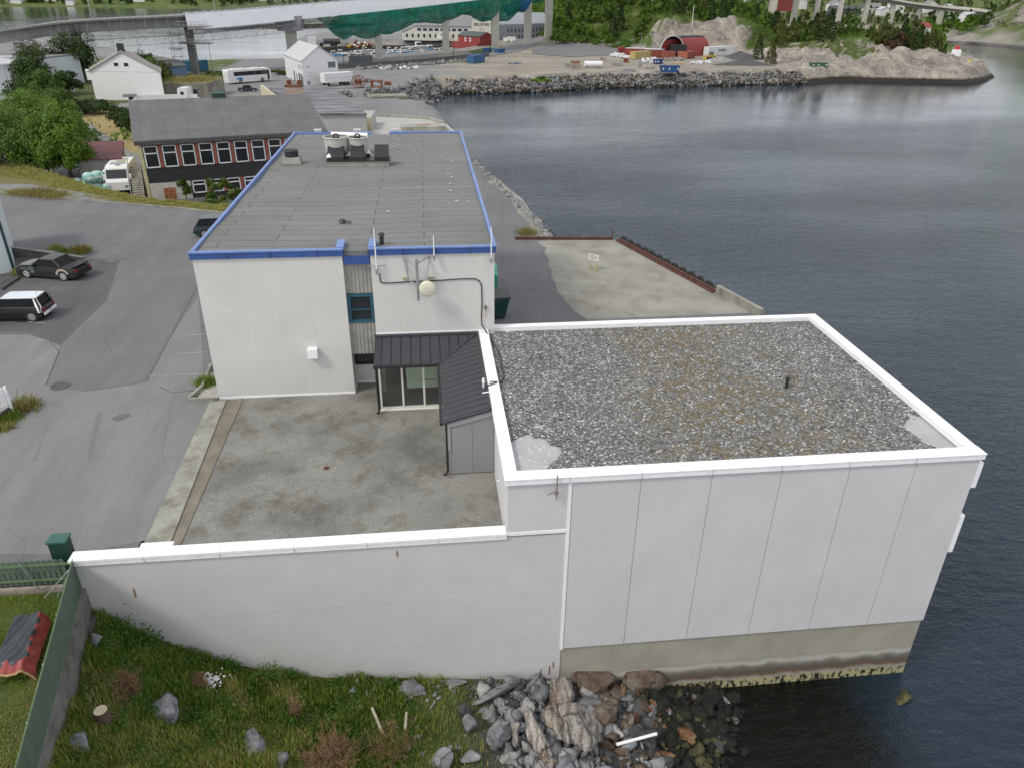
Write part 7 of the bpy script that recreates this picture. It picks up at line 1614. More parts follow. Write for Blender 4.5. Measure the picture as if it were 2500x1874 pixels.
# rusty reel and scrap
q = gp(775, 191, ZL)
b = MB()
for k in (-1, 1): b.torus((0, k*.7, 1.5), 1.45, .10, (0, 1, 0), 24, 6); b.torus((0, k*.7, 1.5), .5, .1, (0, 1, 0), 16, 6); [b.cyl((0, k*.7, 1.5), (1.4*cos(a_), k*.7, 1.5+1.4*sin(a_)), .06, n=5) for a_ in [i*pi/4 for i in range(8)]]
rl = thing('cable_reel', 'huge rusty steel cable reel lying by the gravel shore', 'reel', q, R(-28)); b.build('flange', M_rust, rl, world=False)
b = MB(); b.cyl((0, -.7, 1.5), (0, .7, 1.5), .5, n=16); b.build('drum', M_rust, rl, world=False)
q = gp(815, 189, ZL); sk = thing('rusty_tank', 'orange rusty steel frame and tank beside the cable reel', 'scrap', q, R(-10)); b = MB(); b.box(-1.6, -.9, 0, 1.2, .9, .25); b.box(-1.5, -.9, .25, -1.2, .9, 1.7); b.box(-1.2, -.8, 1.5, 1.4, .8, 1.75); b.box(1.0, -.7, .25, 1.3, .7, 1.5); b.build('frame', pm('orange_rust', (.26, .10, .04), .3, 3, .85), sk, world=False)
b = MB(); b.cyl((1.9, 0, 1.1), (3.6, .3, .9), .5, .42, 12); b.build('tank', M_rust, sk, world=False)
q = gp(795, 178, ZL); b = MB(); b.box(-1, -.5, 0, 1, .5, .3)
o = rubble('soil_heap', [(q[0]+rng.normal(0, 1.2), q[1]+rng.normal(0, .7), ZL+.3, rng.uniform(.4, 1.0)) for _ in range(26)], [M_rk_brn, M_rk_grey], 1, rng); tag(o, 'small heap of brown soil and stones behind the rusty reel', 'heap', kind='stuff')
# long dark tarred roof building
tp_ = [g(690, 246, 1.0), g(793, 246, 1.0), g(706, 185, 1.0), g(562, 184, 1.0)]
dk = thing('tarred_shed', 'long shed with streaked tarred roof and rusty chimney', 'building', gp(680, 240, -5))
b = MB(); c_ = (sum(p[0] for p in tp_)/4, sum(p[1] for p in tp_)/4); b.prism([(c_[0]+(p[0]-c_[0])*.985, c_[1]+(p[1]-c_[1])*.985) for p in tp_], -5.2, .85); b.build('wall', pm('pale_grey_boarding', (.42, .42, .40), .1, 1), dk)
t = NT('tarred_roof'); a = t.ramp(t.noise(.5, 6, .65, t.vec((.35, 2., 1), (0, 0, .3))), [(.35, (.045, .045, .05)), (.5, (.12, .12, .125)), (.66, (.26, .26, .27))]); t.col(a); t.set(.7)
b = MB(); b.prism(tp_, .85, 1.05); b.build('roof', t.m, dk)
pA = g(548, 186, .4); b = MB(); b.prism([g(562, 186, 1.0), g(600, 214, .8), g(604, 216, .8), g(568, 185, 1.0)], -4.4, 1.15); b.build('end_wall', pm('cream_boarding', (.50, .46, .33), .1, 1), dk)
q = g(637, 206, 1.05); b = MB(); b.box(q[0]-1.5, q[1]-.6, .9, q[0]+1.5, q[1]+.8, 2.5); ch = b.build('chimney', pm('rust_stained_render', (.40, .30, .24), .35, 2), dk)
b = MB(); b.box(q[0]-1.6, q[1]-.7, 2.5, q[0]+1.6, q[1]+.9, 2.75); b.cyl((q[0]-.9, q[1]+.6, 2.75), (q[0]-.9, q[1]+.6, 3.5), .4); b.cyl((q[0]+.9, q[1]+.6, 2.75), (q[0]+.9, q[1]+.6, 3.5), .4); b.build('chimney_cap', M_rust, ch)
# yellow wall and pier behind the office block
a, u, n, L_ = frame(640, 283, 803, 283, -5); F = Fr(a, u, n, -5)
ht = zat(*F.p(L_/2, 0, 0)[:2], 254)+5; b = MB(); F.box(b, -6, L_, 0, .4, -.2, ht)
t = NT('yellow_stained_render'); c_ = t.ramp(t.noise(.6, 8, .7, t.vec((1, 1, .6))), [(.35, (.22, .20, .15)), (.5, (.42, .36, .22)), (.62, (.50, .45, .32))]); t.col(c_); t.set(.85)
tag(b.build('yellow_wall', t.m), 'stained yellow concrete wall behind the office block', 'wall')
b = MB(); F.box(b, -8, L_, .4, 9, -.2, ht-.02); tag(b.build('low_store', pm('pale_deck', (.40, .39, .36), .12, .8)), 'flat pale concrete roof behind the yellow wall', 'building')
sheet('pier', [(790, 250), (870, 251), (925, 256), (962, 266), (985, 285), (1000, 300), (790, 300)], -4.96, pm('pale_pier', (.40, .395, .37), .12, .5, .85))
b = MB()
for p, q in (((868, 250), (925, 254)), ((925, 254), (960, 264)), ((790, 247), (868, 250))):
    P, Q = Vector(g(*p, -4.6)), Vector(g(*q, -4.6)); dv = (Q-P).normalized(); nn_ = Vector((-dv.y, dv.x))*.3; b.prism([P-nn_, Q-nn_, Q+nn_, P+nn_], -9, -4.5)
tag(b.build('pier_kerb', M_conc), 'curved low concrete kerb of the pier behind the office block', 'kerb')
a, u, n, L_ = frame(868, 286, 965, 284, -5); F = Fr(a, u, n, -5); b = MB(); F.box(b, 0, L_, 0, 3.6, -4, .9); pb_ = b.build('concrete_platform', M_conc); tag(pb_, 'raised concrete platform with rust patch at the pier corner', 'platform')
b = MB(); b.poly([F.p(L_*.30, 1.6, .905), F.p(L_*.62, 1.3, .905), F.p(L_*.72, 2.2, .905), F.p(L_*.5, 2.6, .905), F.p(L_*.35, 2.4, .905)]); rp_ = b.build('rust_patch', pm('rust_stain', (.3, .12, .05)), pb_, fix=False)
a, u, n, L_ = frame(798, 244, 883, 242, ZW); F = Fr(a, u, n, ZW); b = MB(); F.box(b, 0, L_, 0, 6, -2, 3.6); tag(b.build('old_quay_block', concrete('mossy_quay', (.25, .24, .19), .4, (.07, .08, .04), .5, False)), 'old mossy concrete quay block in the cove', 'quay')
rocks = [(g(a_, b_, ZW)[0]+rng.normal(0, .5), g(a_, b_, ZW)[1]+rng.normal(0, .5), ZW+rng.uniform(-.1, .5), rng.uniform(.3, .8)) for a_, b_ in [(rng.uniform(785, 880), rng.uniform(245, 251)) for _ in range(110)]]
tag(rubble('shore_rubble', rocks, [M_rk_wet, M_rk_dk, M_rk_ylw], 1, rng), 'dark stones at the foot of the old quay block', 'rubble', kind='stuff')
# warehouse and other roofs at the left
a, u, n, L_ = frame(-60, 200, 120, 185, ZL); F = Fr(a, u, n, ZL)
def flat_roof_building(name, label, pxs, z1, wall, roof, z0=ZL, cat='building'):
    pts = [g(*q, z1) for q in pxs]; th = thing(name, label, cat, (sum(p[0] for p in pts)/4, sum(p[1] for p in pts)/4, z0)); b = MB(); b.prism(pts, z0-.5, z1-.15); b.build('wall', wall, th); b = MB(); c_ = (sum(p[0] for p in pts)/len(pts), sum(p[1] for p in pts)/len(pts)); b.prism([(c_[0]+(p[0]-c_[0])*1.03, c_[1]+(p[1]-c_[1])*1.03) for p in pts], z1-.15, z1+.1); b.build('roof', roof, th); return th
M_pw = pm('pale_warehouse', (.55, .58, .60), .04, .5, .6)
wh = flat_roof_building('warehouse', 'large pale warehouse with light metal walls at the left edge', [(-150, 142), (48, 138), (20, 118), (-150, 118)], 2.5, M_pw, M_lroof)
ga2 = thing('grey_roof_hall', 'hall with wide grey pitched roof behind the olive tree', 'building', gp(90, 150, ZL))
P4 = [py_(-40, 118, 215), py_(120, 104, 235), py_(170, 122, 215), py_(40, 132, 200)]
b = MB(); b.prism([q[:2] for q in P4], ZL-.3, [q[2]-.4 for q in P4]); b.build('wall', M_pw, ga2)
b = MB(); b.prism([q[:2] for q in P4], [q[2]-.35 for q in P4], [q[2] for q in P4]); b.build('roof', M_groof, ga2)
flat_roof_building('dark_windowed_house', 'low house with dark roof between the trees', [(110, 146), (150, 146), (150, 138), (112, 138)], -.6, pm('dark_glazed_wall', (.20, .21, .22), .3, 2), M_droof, cat='house')
flat_roof_building('dark_roof_house', 'low house with dark grey roof right of the white gabled house', [(352, 146), (402, 142), (385, 130), (318, 130)], -.2, pm('blue_boards', (.10, .16, .26), .1, 2), M_droof, cat='house')
flat_roof_building('grey_shed', 'small dark shed in front of the blue container', [(355, 152), (388, 150), (380, 143), (350, 144)], -2.0, M_droof, M_groof, cat='shed')
# ---- containers and small boxes
def container(px0, py0, px1, py1, h_, dep, col, label, z=ZL, name='container', cat='container', ribs=True, roofm=None, group=None):
    a, u, n, L_ = frame(px0, py0, px1, py1, z); F = Fr(a, u, n, z); c_ = F.p(L_/2, dep/2, 0); th = thing(name, label, cat, (c_[0], c_[1], z), 0, group)
    b = MB(); F.box(b, 0, L_, 0, dep, .1, h_); b.build('body', col, th)
    if ribs:
        b = MB(); k = int(L_/.55)
        for i in range(k): F.box(b, (i+.25)*L_/k, (i+.6)*L_/k, -.05, 0, .25, h_-.2)
        b.build('ribs', col, th)
    b = MB()
    for x_ in (-.04, L_-.12): F.box(b, x_, x_+.16, -.07, .08, 0, h_+.02); F.box(b, x_, x_+.16, dep-.1, dep+.04, 0, h_+.02)
    b.build('corner_post', col, th)
    if roofm: b = MB(); F.box(b, -.1, L_+.1, -.1, dep+.1, h_, h_+.1); b.build('roof', roofm, th)
    return th, F, L_
M_cb = pm('container_blue', (.035, .11, .24), .15, 2, .6); M_cr = pm('container_red', (.27, .075, .05), .2, 2, .6); M_cry = pm('container_yellow', (.42, .33, .13), .15, 2, .6); M_cdr = pm('cabin_red', (.24, .04, .035), .15, 2, .6)
M_skipb = pm('skip_blue', (.02, .085, .22), .15, 2, .5); M_cgr = pm('container_green', (.05, .13, .06), .2, 2, .6); M_cw = pm('reefer_white', (.66, .67, .68), .05, 1, .5)
container(388, 155, 430, 156, 2.9, 6, pm('teal_blue_sheet', (.02, .12, .20), .12, 1), 'blue corrugated shed under the scaffold tower', cat='shed', name='blue_shed')
container(1022, 138, 1047, 135, 2.5, 2.4, M_cb, 'blue shipping container at the end of the sea wall')
container(1052, 115, 1062, 114, 1.8, 2, M_skipb, 'blue waste box left of the third bridge pier', name='waste_box', cat='skip')
container(1076, 116, 1090, 115, 1.6, 2, M_skipb, 'blue waste box right of the third bridge pier', name='waste_box', cat='skip')
container(1337, 118, 1350, 118, 2.7, 2.4, M_cdr, 'dark red container at the left end of the cabins')
container(1350, 121, 1396, 123, 2.7, 5, M_cdr, 'red site cabin with white door frames and flat roof', roofm=M_lroof, name='site_cabin', cat='cabin')
container(1396, 125, 1434, 125, 2.8, 5, M_cr, 'red site cabin with open bay beside the yellow container', roofm=M_lroof, name='site_cabin', cat='cabin')
container(1432, 127, 1458, 127, 2.5, 2.4, M_cr, 'brick red container in the middle of the row')
container(1463, 127, 1484, 128, 2.5, 2.4, pm('container_orange', (.36, .11, .06), .15, 2), 'orange red container right of the middle of the row')
container(1484, 128, 1500, 126, 2.5, 2.6, M_cr, 'brick red container beside the yellow digger')
container(1371, 129, 1404, 127, 2.6, 2.4, M_cry, 'mustard yellow container in front of the red cabins')
th_, F_, L__ = container(1530, 122, 1583, 119, 3.3, 2.6, M_cw, 'white refrigerated container with dark lettering', ribs=False)
def text(txt, F, x, z, h_, mat, parent, y=-.04, wscale=1.):
    G = {'H': '10101111101101', 'Y': '1', }
    L5 = {'H': ['101', '101', '111', '101', '101'], 'Y': ['101', '101', '010', '010', '010'], 'U': ['101', '101', '101', '101', '111'], 'N': ['111', '101', '101', '101', '101'], 'D': ['110', '101', '101', '101', '110'], 'A': ['010', '101', '111', '101', '101'], 'I': ['111', '010', '010', '010', '111'], 'S': ['111', '100', '111', '001', '111'], 'E': ['111', '100', '110', '100', '111'], 'L': ['100', '100', '100', '100', '111'], 'T': ['111', '010', '010', '010', '010']}
    m = MB(); c_ = h_/5
    for ch_ in txt:
        for r_, row_ in enumerate(L5.get(ch_, [])):
            for k_, v_ in enumerate(row_):
                if v_ == '1': F.box(m, x+k_*c_*wscale, x+(k_+1.02)*c_*wscale, y, y+.03, z+(4-r_)*c_, z+(5-r_)*c_*1.0)
        x += 4*c_*wscale
    return m.build('lettering', mat, parent)
text('HYUNDAI', F_, L__*.38, 1.5, .9, pm('dark_ink', (.06, .07, .10), .1, 2), th_, wscale=1.)
for px0, px1, lb in ((1345, 1350, 1), (1360, 1365, 2), (1392, 1396, 3), (1408, 1412, 4)):
    pass
# skips
def skip(px, pyy, L_, h_, col, label, rz=0.):
    q = gp(px, pyy, ZL); th = thing('skip', label, 'skip', (q[0], q[1]+1.2, ZL), rz); w_ = 2.3; b = MB(); o_ = [(-L_/2+.6, 0), (L_/2-.6, 0), (L_/2, h_), (-L_/2, h_)]
    b.ext([(x, -w_/2, z) for x, z in o_], (0, .1, 0)); b.ext([(x, w_/2-.1, z) for x, z in o_], (0, .1, 0)); b.box(-L_/2+.6, -w_/2+.1, 0, L_/2-.6, w_/2-.1, .1)
    for s in (-1, 1): b.add([(s*(L_/2-.6), -w_/2, 0), (s*(L_/2-.6), w_/2, 0), (s*L_/2, w_/2, h_), (s*L_/2, -w_/2, h_)], [(0, 1, 2, 3)])
    b.build('hull', col, th, world=False); b = MB(); [b.box(x-.06, -w_/2-.1, .1, x+.06, -w_/2, h_) for x in (-L_*.3, -L_*.1, L_*.1, L_*.3)]; b.box(-L_/2, -w_/2-.08, h_-.15, L_/2, -w_/2, h_); b.build('rib', col, th, world=False)
    b = MB(); [b.box(x-.18, -w_/2-.13, h_*.4, x+.18, -w_/2-.1, h_*.7) for x in (-L_*.38, -.4, L_*.38)]; b.build('reflector', M_trim, th, world=False)
skip(1448, 157, 6.2, 1.9, M_skipb, 'long blue skip alone on the gravel near the rubble'); skip(1424, 139, 3.6, 1.5, pm('dark_blue_skip', (.02, .05, .16), .1, 2), 'small dark blue skip behind the long one')
skip(1560+180+4, 138, 6.5, 1.2, pm('blue_grey_skip', (.05, .12, .22), .2, 2), 'long low blue grey skip right of the hangar'); skip(1770, 146, 6.0, 1.4, M_cgr, 'green skip at the right end of the yard')
# hangar: round arch
q0, q1 = Vector(g(1603, 124, ZL)), Vector(g(1665, 122, ZL)); W_ = (q1-q0).length*.93; u = (q1-q0).normalized(); n = Vector((-u.y, u.x)); ax = Vector((.93, .36)).normalized()
q0, q1 = Vector(g(1424, 123, ZL)), Vector(g(1476, 123, ZL))
u = (q1-q0).normalized(); ax = Vector((.86, .51)).normalized(); W_ = (q1-q0).length; mid = (q0+q1)/2; n_seg = 18; LH = 15
hg = thing('arched_hangar', 'arched storage hall with red sides and black top, open at the front', 'hangar', (mid.x+6, mid.y+4, ZL)); hgt = 7.4
def arch(p, k, h_=0): a_ = pi*k/n_seg; r_ = W_/2; return (p.x-u.x*cos(a_)*r_, p.y-u.y*cos(a_)*r_, ZL+(sin(a_)**.75)*hgt+h_)
mats = [M_black, pm('hangar_red', (.30, .05, .045), .12, 1.5, .6)]
m = MB()
for k in range(n_seg):
    m.mi = 1 if (k < 5 or k >= n_seg-6) else 0; a_, b_, c_, d_ = arch(mid, k), arch(mid, k+1), arch(mid+ax*LH, k+1), arch(mid+ax*LH, k); m.add([a_, b_, c_, d_], [(0, 1, 2, 3)])
m.build('shell', mats, hg, fix=False)
m = MB()
for k in range(n_seg): m.cyl(arch(mid, k), arch(mid, k+1), .22, n=5)
m.build('front_rim', M_lroof, hg)
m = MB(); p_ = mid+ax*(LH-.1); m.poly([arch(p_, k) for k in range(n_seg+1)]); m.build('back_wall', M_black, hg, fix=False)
m = MB(); P = mid+u*(W_*.22)-Vector((0, .3)); m.obox((P.x, P.y, ZL+2.3), (6.4, 2.4, 3.4)); m.build('truck_body', M_black, hg) if False else None
tk = thing('box_truck', 'black box body truck parked in the mouth of the arched hangar', 'truck', (P.x, P.y, ZL), R(4)); b = MB(); b.box(-3.2, -1.2, 1.1, 3.2, 1.2, 4.4); b.build('body', M_black, tk, world=False); b = MB(); b.box(-3.3, -1.1, .5, -1, 1.1, 1.1); b.build('chassis', M_cdr, tk, world=False)
for x in (-2, 2):
    for s in (-1, 1): b = MB(); b.cyl((x, s*.9, .5), (x, s*1.15, .5), .5, n=12); b.build('wheel', M_rubber, tk, world=False)
# yellow digger, trucks, tank, pallets, white bags, planks and heaps
q = gp(1536, 129, ZL); dg = thing('wheel_loader', 'yellow wheel loader beside the white refrigerated container', 'digger', q, R(200)); ylw = pm('machine_yellow', (.55, .36, .03), .1, 2, .5)
b = MB(); b.box(-1.6, -.7, .7, 1.0, .7, 1.5); b.build('body', ylw, dg, world=False); b = MB(); b.box(-.4, -.6, 1.5, .7, .6, 2.7); b.build('cab', M_glassg, dg, world=False); b = MB(); b.tube([(.9, 0, 1.4), (2.2, 0, 1.8), (3.0, 0, .6)], .15); b.box(2.8, -.8, .1, 3.4, .8, .8); b.build('boom', ylw, dg, world=False)
for x in (-1, .9):
    for s in (-1, 1): b = MB(); b.cyl((x, s*.6, .55), (x, s*.9, .55), .55, n=14); b.build('wheel', M_rubber, dg, world=False)
q = gp(1498, 119, ZL); tk = thing('tipper_truck', 'pale grey tipper truck parked beside the gravel heap', 'truck', (q[0], q[1]+2, ZL), R(20)); b = MB(); b.box(-4, -1.2, 1.1, 2.2, 1.2, 3.6); b.build('body', pm('pale_truck', (.42, .43, .44), .2, 2), tk, world=False); b = MB(); b.box(2.4, -1.15, .7, 4.3, 1.15, 3.1); b.build('cab', M_hwall, tk, world=False)
for x in (-2.8, -1.6, 3.2):
    for s in (-1, 1): b = MB(); b.cyl((x, s*.9, .5), (x, s*1.2, .5), .5, n=12); b.build('wheel', M_rubber, tk, world=False)
q = gp(1282, 148, ZL); tnk = thing('steel_tank', 'shiny white cylindrical tank lying near the rubble shore', 'tank', (q[0], q[1]+.8, ZL)); b = MB(); b.cyl((-2.9, 0, 1.2), (2.9, 0, 1.2), .95, n=20); b.build('shell', pm('white_tank', (.75, .75, .75), .04, 1, .3), tnk, world=False); b = MB(); [b.box(x, -.7, 0, x+.3, .7, .5) for x in (-2, 1.7)]; b.build('saddle', M_gsteel, tnk, world=False)
for i, (px, pyy, w_, h_, d_, m_, lb) in enumerate(((1250, 151, 1.6, 1.7, 1.4, M_wood, 'brown wooden crate left of the white tank, right one'), (1240, 150, 1.5, 1.7, 1.4, M_wood, 'brown wooden crate left of the white tank, left one'), (1228, 146, 1.9, 1.4, 1.5, M_gsteel, 'grey cage box at the left end of the crates'), (1243, 140, 3.0, 1.2, 1.5, pm('brown_frames', (.25, .12, .07), .3, 3), 'rusty brown rack behind the crates'), (1283, 137, 3.6, 1.1, 2, M_gsteel, 'grey stack of panels behind the white tank'), (1302, 132, 2.2, 1.3, .5, M_wood, 'upright wooden pallet rack near the yard middle'), (1353, 136, 1.7, 1.5, 1.2, M_rust, 'small rusty box in the middle of the yard'), (1335, 143, 3.4, 1.1, 2, M_gsteel, 'dull grey stack near the lamp post'), (1382, 146, 1.3, 2.2, 1.0, M_conc, 'upright pale concrete block beside the lamp post'), (1405, 150, 3.6, .9, 2.6, M_conc, 'low pale concrete slab left of the blue skip'), (1360, 155, 4.0, .9, 2.0, M_gsteel, 'grey steel tank behind the green bush'), (1443, 133, 2.6, 1.2, 1.6, M_wood, 'brown timber reel stack behind the blue skip'), (1466, 139, 4.6, .7, 1.2, pm('new_pallets', (.5, .38, .26), .2, 3), 'row of pale timber pallets behind the blue skip'), (1503, 150, 2.6, .3, 1.6, M_conc, 'flat pale slab on the gravel right of the blue skip'), (1640, 139, 4.4, .5, 3, pm('red_plates', (.30, .06, .04), .2, 2), 'small red machine part on the sand right of the hangar') )):
    if i == 14: px = 1600-186-2+0; px = 1405+0; px, pyy = 1520+110-0, 141
    q = gp(px, pyy, ZL); th = thing('goods_stack', lb, 'stack', (q[0], q[1]+d_/2, ZL), R(-8+3*(i % 5))); b = MB(); k = max(2, int(w_/.8))
    for j in range(k):
        b.box(-w_/2+j*w_/k+.03, -d_/2, .12, -w_/2+(j+1)*w_/k-.03, d_/2, h_*(1-.12*(j % 2)))
    b.build('goods', m_, th, world=False); b = MB(); b.box(-w_/2, -d_/2, 0, w_/2, d_/2, .12); b.build('base', M_wood, th, world=False)
def bags(px0, px1, py0, py1, n_, s_, label, mats=None, seed=1):
    r_ = np.random.default_rng(seed); o_ = []
    for _ in range(n_):
        x, y = g(r_.uniform(px0, px1), r_.uniform(py0, py1), ZL); o_.append((x, y, ZL+s_*.4, s_*r_.uniform(.7, 1.2)))
    return tag(rubble('bags', o_, mats or [pm('white_sacks', (.62, .62, .61), .1, 3), pm('white_sacks2', (.5, .5, .5), .1, 3)], 2, r_, planes=2), label, 'bags', kind='stuff')
bags(1322, 1345, 121, 124, 16, 1.1, 'heap of white sacks at the left of the cabins', seed=1); bags(1340, 1368, 125, 127, 16, .9, 'row of white sacks in front of the cabins', seed=2)
bags(1385, 1418, 128, 139, 26, .8, 'white sacks between the yellow container and blue skip', seed=3); bags(1490, 1535, 135, 140, 30, .7, 'long white heap of sacks right of the pallets', seed=4); bags(1440, 1478, 128, 132, 16, .9, 'grey covered heaps in front of the red containers', [M_rk_lt, M_rk_grey], seed=5)
bags(1100, 1130, 137, 139, 0+8, .5, 'scrap heap beside the blue container', [M_rk_grey, M_cb], seed=6); bags(1600-165, 1600-160, 141, 142, 3, .4, 'few stones beside the skips', [M_rk_lt], seed=7)
bags(1500-98, 1500-40, 128, 128, 2, .3, 'odd sacks by the cabins', seed=8)
def heap(name, px, pyy, rx, ry, h_, mat, label, z=ZL, seed=1):
    x, y = g(px, pyy, z); r_ = np.random.default_rng(seed); n_ = 26; V = []; F = []
    for i in range(n_+1):
        for j in range(40): rr_ = i/n_; a_ = 2*pi*j/40; k = 1+.12*sin(3*a_+seed)+.07*sin(7*a_); V.append((x+cos(a_)*rr_*rx*k, y+sin(a_)*rr_*ry*k, z-.05+h_*max(0, (1-rr_))**.8*(1+.1*sin(5*a_+4*rr_))+r_.normal(0, .03)))
    for i in range(n_):
        for j in range(40): F.append((i*40+j, (i+1)*40+j, (i+1)*40+(j+1) % 40, i*40+(j+1) % 40))
    return tag(npmesh(name, V, F, mat), label, 'heap')
M_heap = pm('crushed_stone', (.20, .20, .21), .15, .6, .95, bump=.6, bs=4); M_heapd = pm('dark_gravel', (.085, .085, .09), .15, .6, .95, bump=.6, bs=4); M_sand = pm('sand', (.30, .26, .22), .12, .6, .95, bump=.4, bs=4)
heap('gravel_heap', 1425, 100, 22, 13, 9, M_heap, 'wide grey gravel heap below the wooded slope', seed=2)
heap('gravel_heap', 1600-3, 128, 9, 5, 2.6, M_heapd, 'dark gravel heap right of the hangar, behind', seed=3); heap('gravel_heap', 1600+10, 141, 11, 4, 1.9, M_heapd, 'dark gravel heap in front of the low skip', seed=4)
heap('sand_heap', 1775, 141, 9, 4, 1.6, M_sand, 'pale sand heap at the right end of the yard', seed=5); heap('gravel_heap', 1556, 132, 6, 3, 1.5, M_rk_lt, 'pale stone heap in front of the hangar', seed=6)
bags(1686, 1740, 128, 132, 14, .8, 'black tarpaulin covered heap at the foot of the rock', [M_black, M_rk_dk], seed=9)
# sea wall by the marina
a, u, n, L_ = frame(726, 150, 860, 143, ZL)
b = MB(); W0 = [g(726, 150, ZL), g(860, 142, ZL), g(980, 131, ZL), g(1057, 122, ZL)]
for p, q in zip(W0[:-1], W0[1:]): P, Q = Vector(p), Vector(q); dv = (Q-P).normalized(); nn_ = Vector((-dv.y, dv.x)); b.prism([P, Q, Q+nn_*.5, P+nn_*.5], -9, ZL+1.5)
tag(b.build('sea_wall', pm('dark_sea_wall', (.10, .10, .095), .2, 1)), 'long dark sea wall between the gravel ground and the marina', 'wall')
o_ = []
for _ in range(260):
    a_, b_ = rng.uniform(770, 1010), 0; b_ = 147-(a_-770)*.072+rng.uniform(0, 5); x, y = g(a_, b_, ZL); o_.append((x, y, ZL+.2, rng.uniform(.3, 1.1)))
tag(rubble('stone_row', o_, [M_rk_grey, M_rk_lt, M_rk_brn, M_rk_grey], 1, rng), 'row of tipped stones and rubble along the sea wall', 'rubble', kind='stuff')
bags(820, 905, 148, 151, 24, .8, 'pale stones tipped on the gravel ground', [M_rk_lt, pm('white_sacks')], seed=12)
# lamp posts
def lamp_post(px, pyy, z, h_, label, arm=1.2, col=None, rz=0.):
    x, y = g(px, pyy, z); th = thing('street_lamp', label, 'street lamp', (x, y, z), rz); b = MB(); b.cyl((0, 0, 0), (0, 0, h_), .11, .06, 8); b.build('pole', col or M_gsteel, th, world=False)
    b = MB(); b.cyl((0, 0, h_), (-arm, 0, h_+.1), .05, n=6); b.build('arm', col or M_gsteel, th, world=False); b = MB(); b.box(-arm-.7, -.14, h_+.05, -arm, .14, h_+.2); b.build('lamp_head', col or M_gsteel, th, world=False)
lamp_post(36, 245, -3.8, 8.5, 'grey street lamp beside the street at the left edge', 1.6); 
x, y = g(76, 205, ZL); b = MB(); b.cyl((x, y, ZL), (x, y, 3.2), .16, .12, 8); tag(b.build('utility_pole', M_wood), 'wooden pole standing in front of the olive tree', 'pole')
lamp_post(651, 163, ZL, 8.0, 'thin grey mast at the water behind the coach', .1); lamp_post(461, 163, ZL, 8, 'thin grey lamp post left of the scaffold pier', .1)
lamp_post(1382, 128, ZL, 8.5, 'lamp post standing in the container yard', .5); lamp_post(1301, 128, ZL, 6, 'short lamp post left of the container yard', .4); lamp_post(980, 133, ZL, 7, 'dark lamp post by the marina wall, right', .3, M_black); lamp_post(744, 148, ZL, 7, 'dark lamp post by the marina wall, left', .3, M_black)
x, y, _ = py_(1495, 50, 352); b = MB(); b.cyl((x, y, Hs(x, y)), (x, y, Hs(x, y)+8), .14, .1, 6); tag(b.build('utility_pole', M_trim), 'pale utility pole among the bushes left of the rock cutting', 'pole')
# big warehouse with name tower
ZS = ZL; a, u, n, L_ = frame(869, 85, 1054, 88, ZS); F = Fr(a, u, n, ZS)
M_crm = pm('cream_wall', (.62, .60, .52), .04, .6, .6)
sb = thing('harbour_warehouse', 'long cream warehouse with grey roof and square name tower', 'building', F.p(L_/2, 8, 0)); XT = L_*.815; he = 6.0
b = MB(); F.box(b, L_*.155, XT, 0, 15, -.5, he); b.prism([F.p(0, 0, 0)[:2], F.p(L_*.155, 0, 0)[:2], F.p(L_*.155, 15, 0)[:2], F.p(0, 15, 0)[:2]], ZS-.5, [ZS+3., ZS+he, ZS+he, ZS+3.])
b.build('wall', M_crm, sb)
b = MB(); b.ext([F.p(0, -.3, 3.05), F.p(L_*.155, -.3, he+.05), F.p(L_*.155, -.3, he+.25), F.p(0, -.3, 3.25)], Vector(F.p(0, 15.6, 0))-Vector(F.p(0, 0, 0)))
b.ext([F.p(L_*.155, -.4, he), F.p(L_*.155, 11, he+5.5), F.p(L_*.155, 22, he), F.p(L_*.155, 22, he+.3), F.p(L_*.155, 11, he+5.8), F.p(L_*.155, -.4, he+.3)][0:2]+[F.p(L_*.155, 11, he+5.8), F.p(L_*.155, -.4, he+.3)], u.to_3d()*(XT-L_*.155)); b.build('roof', M_groof, sb)
b = MB(); F.box(b, XT, L_+1.5, -.4, 14, -.5, 10.2); b.build('tower', M_crm, sb)
b = MB(); q_ = [F.p(XT-.4, -.8, 10.2), F.p(L_+1.9, -.8, 10.2), F.p(L_+1.9, 14.4, 10.2), F.p(XT-.4, 14.4, 10.2), F.p((XT+L_+1.5)/2, 5, 14.2)]; b.add(q_, [(3, 2, 1, 0), (0, 1, 4), (1, 2, 4), (2, 3, 4), (3, 0, 4)]); b.build('tower_roof', M_groof, sb)
text('SELSTAD', F, XT+1.15, 6.6, 1.2, M_black, sb, y=-.46, wscale=1.15)
b = MB(); F.box(b, XT+1.8, XT+6.9, -.46, -.40, 0, 3.1); b.build('gate', M_trim, sb)
b = MB()
for k in range(3): F.box(b, XT+4.+k*.75, XT+4.3+k*.75, -.45, -.41, 4.2+.3*(k == 1), 5.3+.3*(k == 1))
b.build('emblem', M_gsteel, sb)
M_wb = pm('window_blue', (.04, .06, .25), .1, 2)
for i in range(9):
    x = L_*.18+i*L_*.0675
    if x > XT-1.5: break
    win(F, sb, x, x+2.0, 3.9, 5.1, fr=M_wb, fw_=.22)
b = MB()
for i in range(9): x = L_*.045+i*L_*.0675; F.box(b, x, x+1.0, -.05, .02, .9, 2.5)
b.build('lower_window', M_glass, sb)
a2, u2 = Vector(F.p(L_+1.5, 2, 0)[:2]), Vector((.75, .66)).normalized()
b = MB(); F4 = Fr(a2, u2, Vector((-u2.y, u2.x)), ZS); F4.box(b, 0, 48, 0, 14, -.5, 7); b.ext([F4.p(0, 0, 7), F4.p(0, 14, 7), F4.p(0, 7, 12)], u2.to_3d()*48); b.build('side_wing', pm('bluish_grey_wall', (.36, .38, .41), .06, .6), sb)
b = MB()
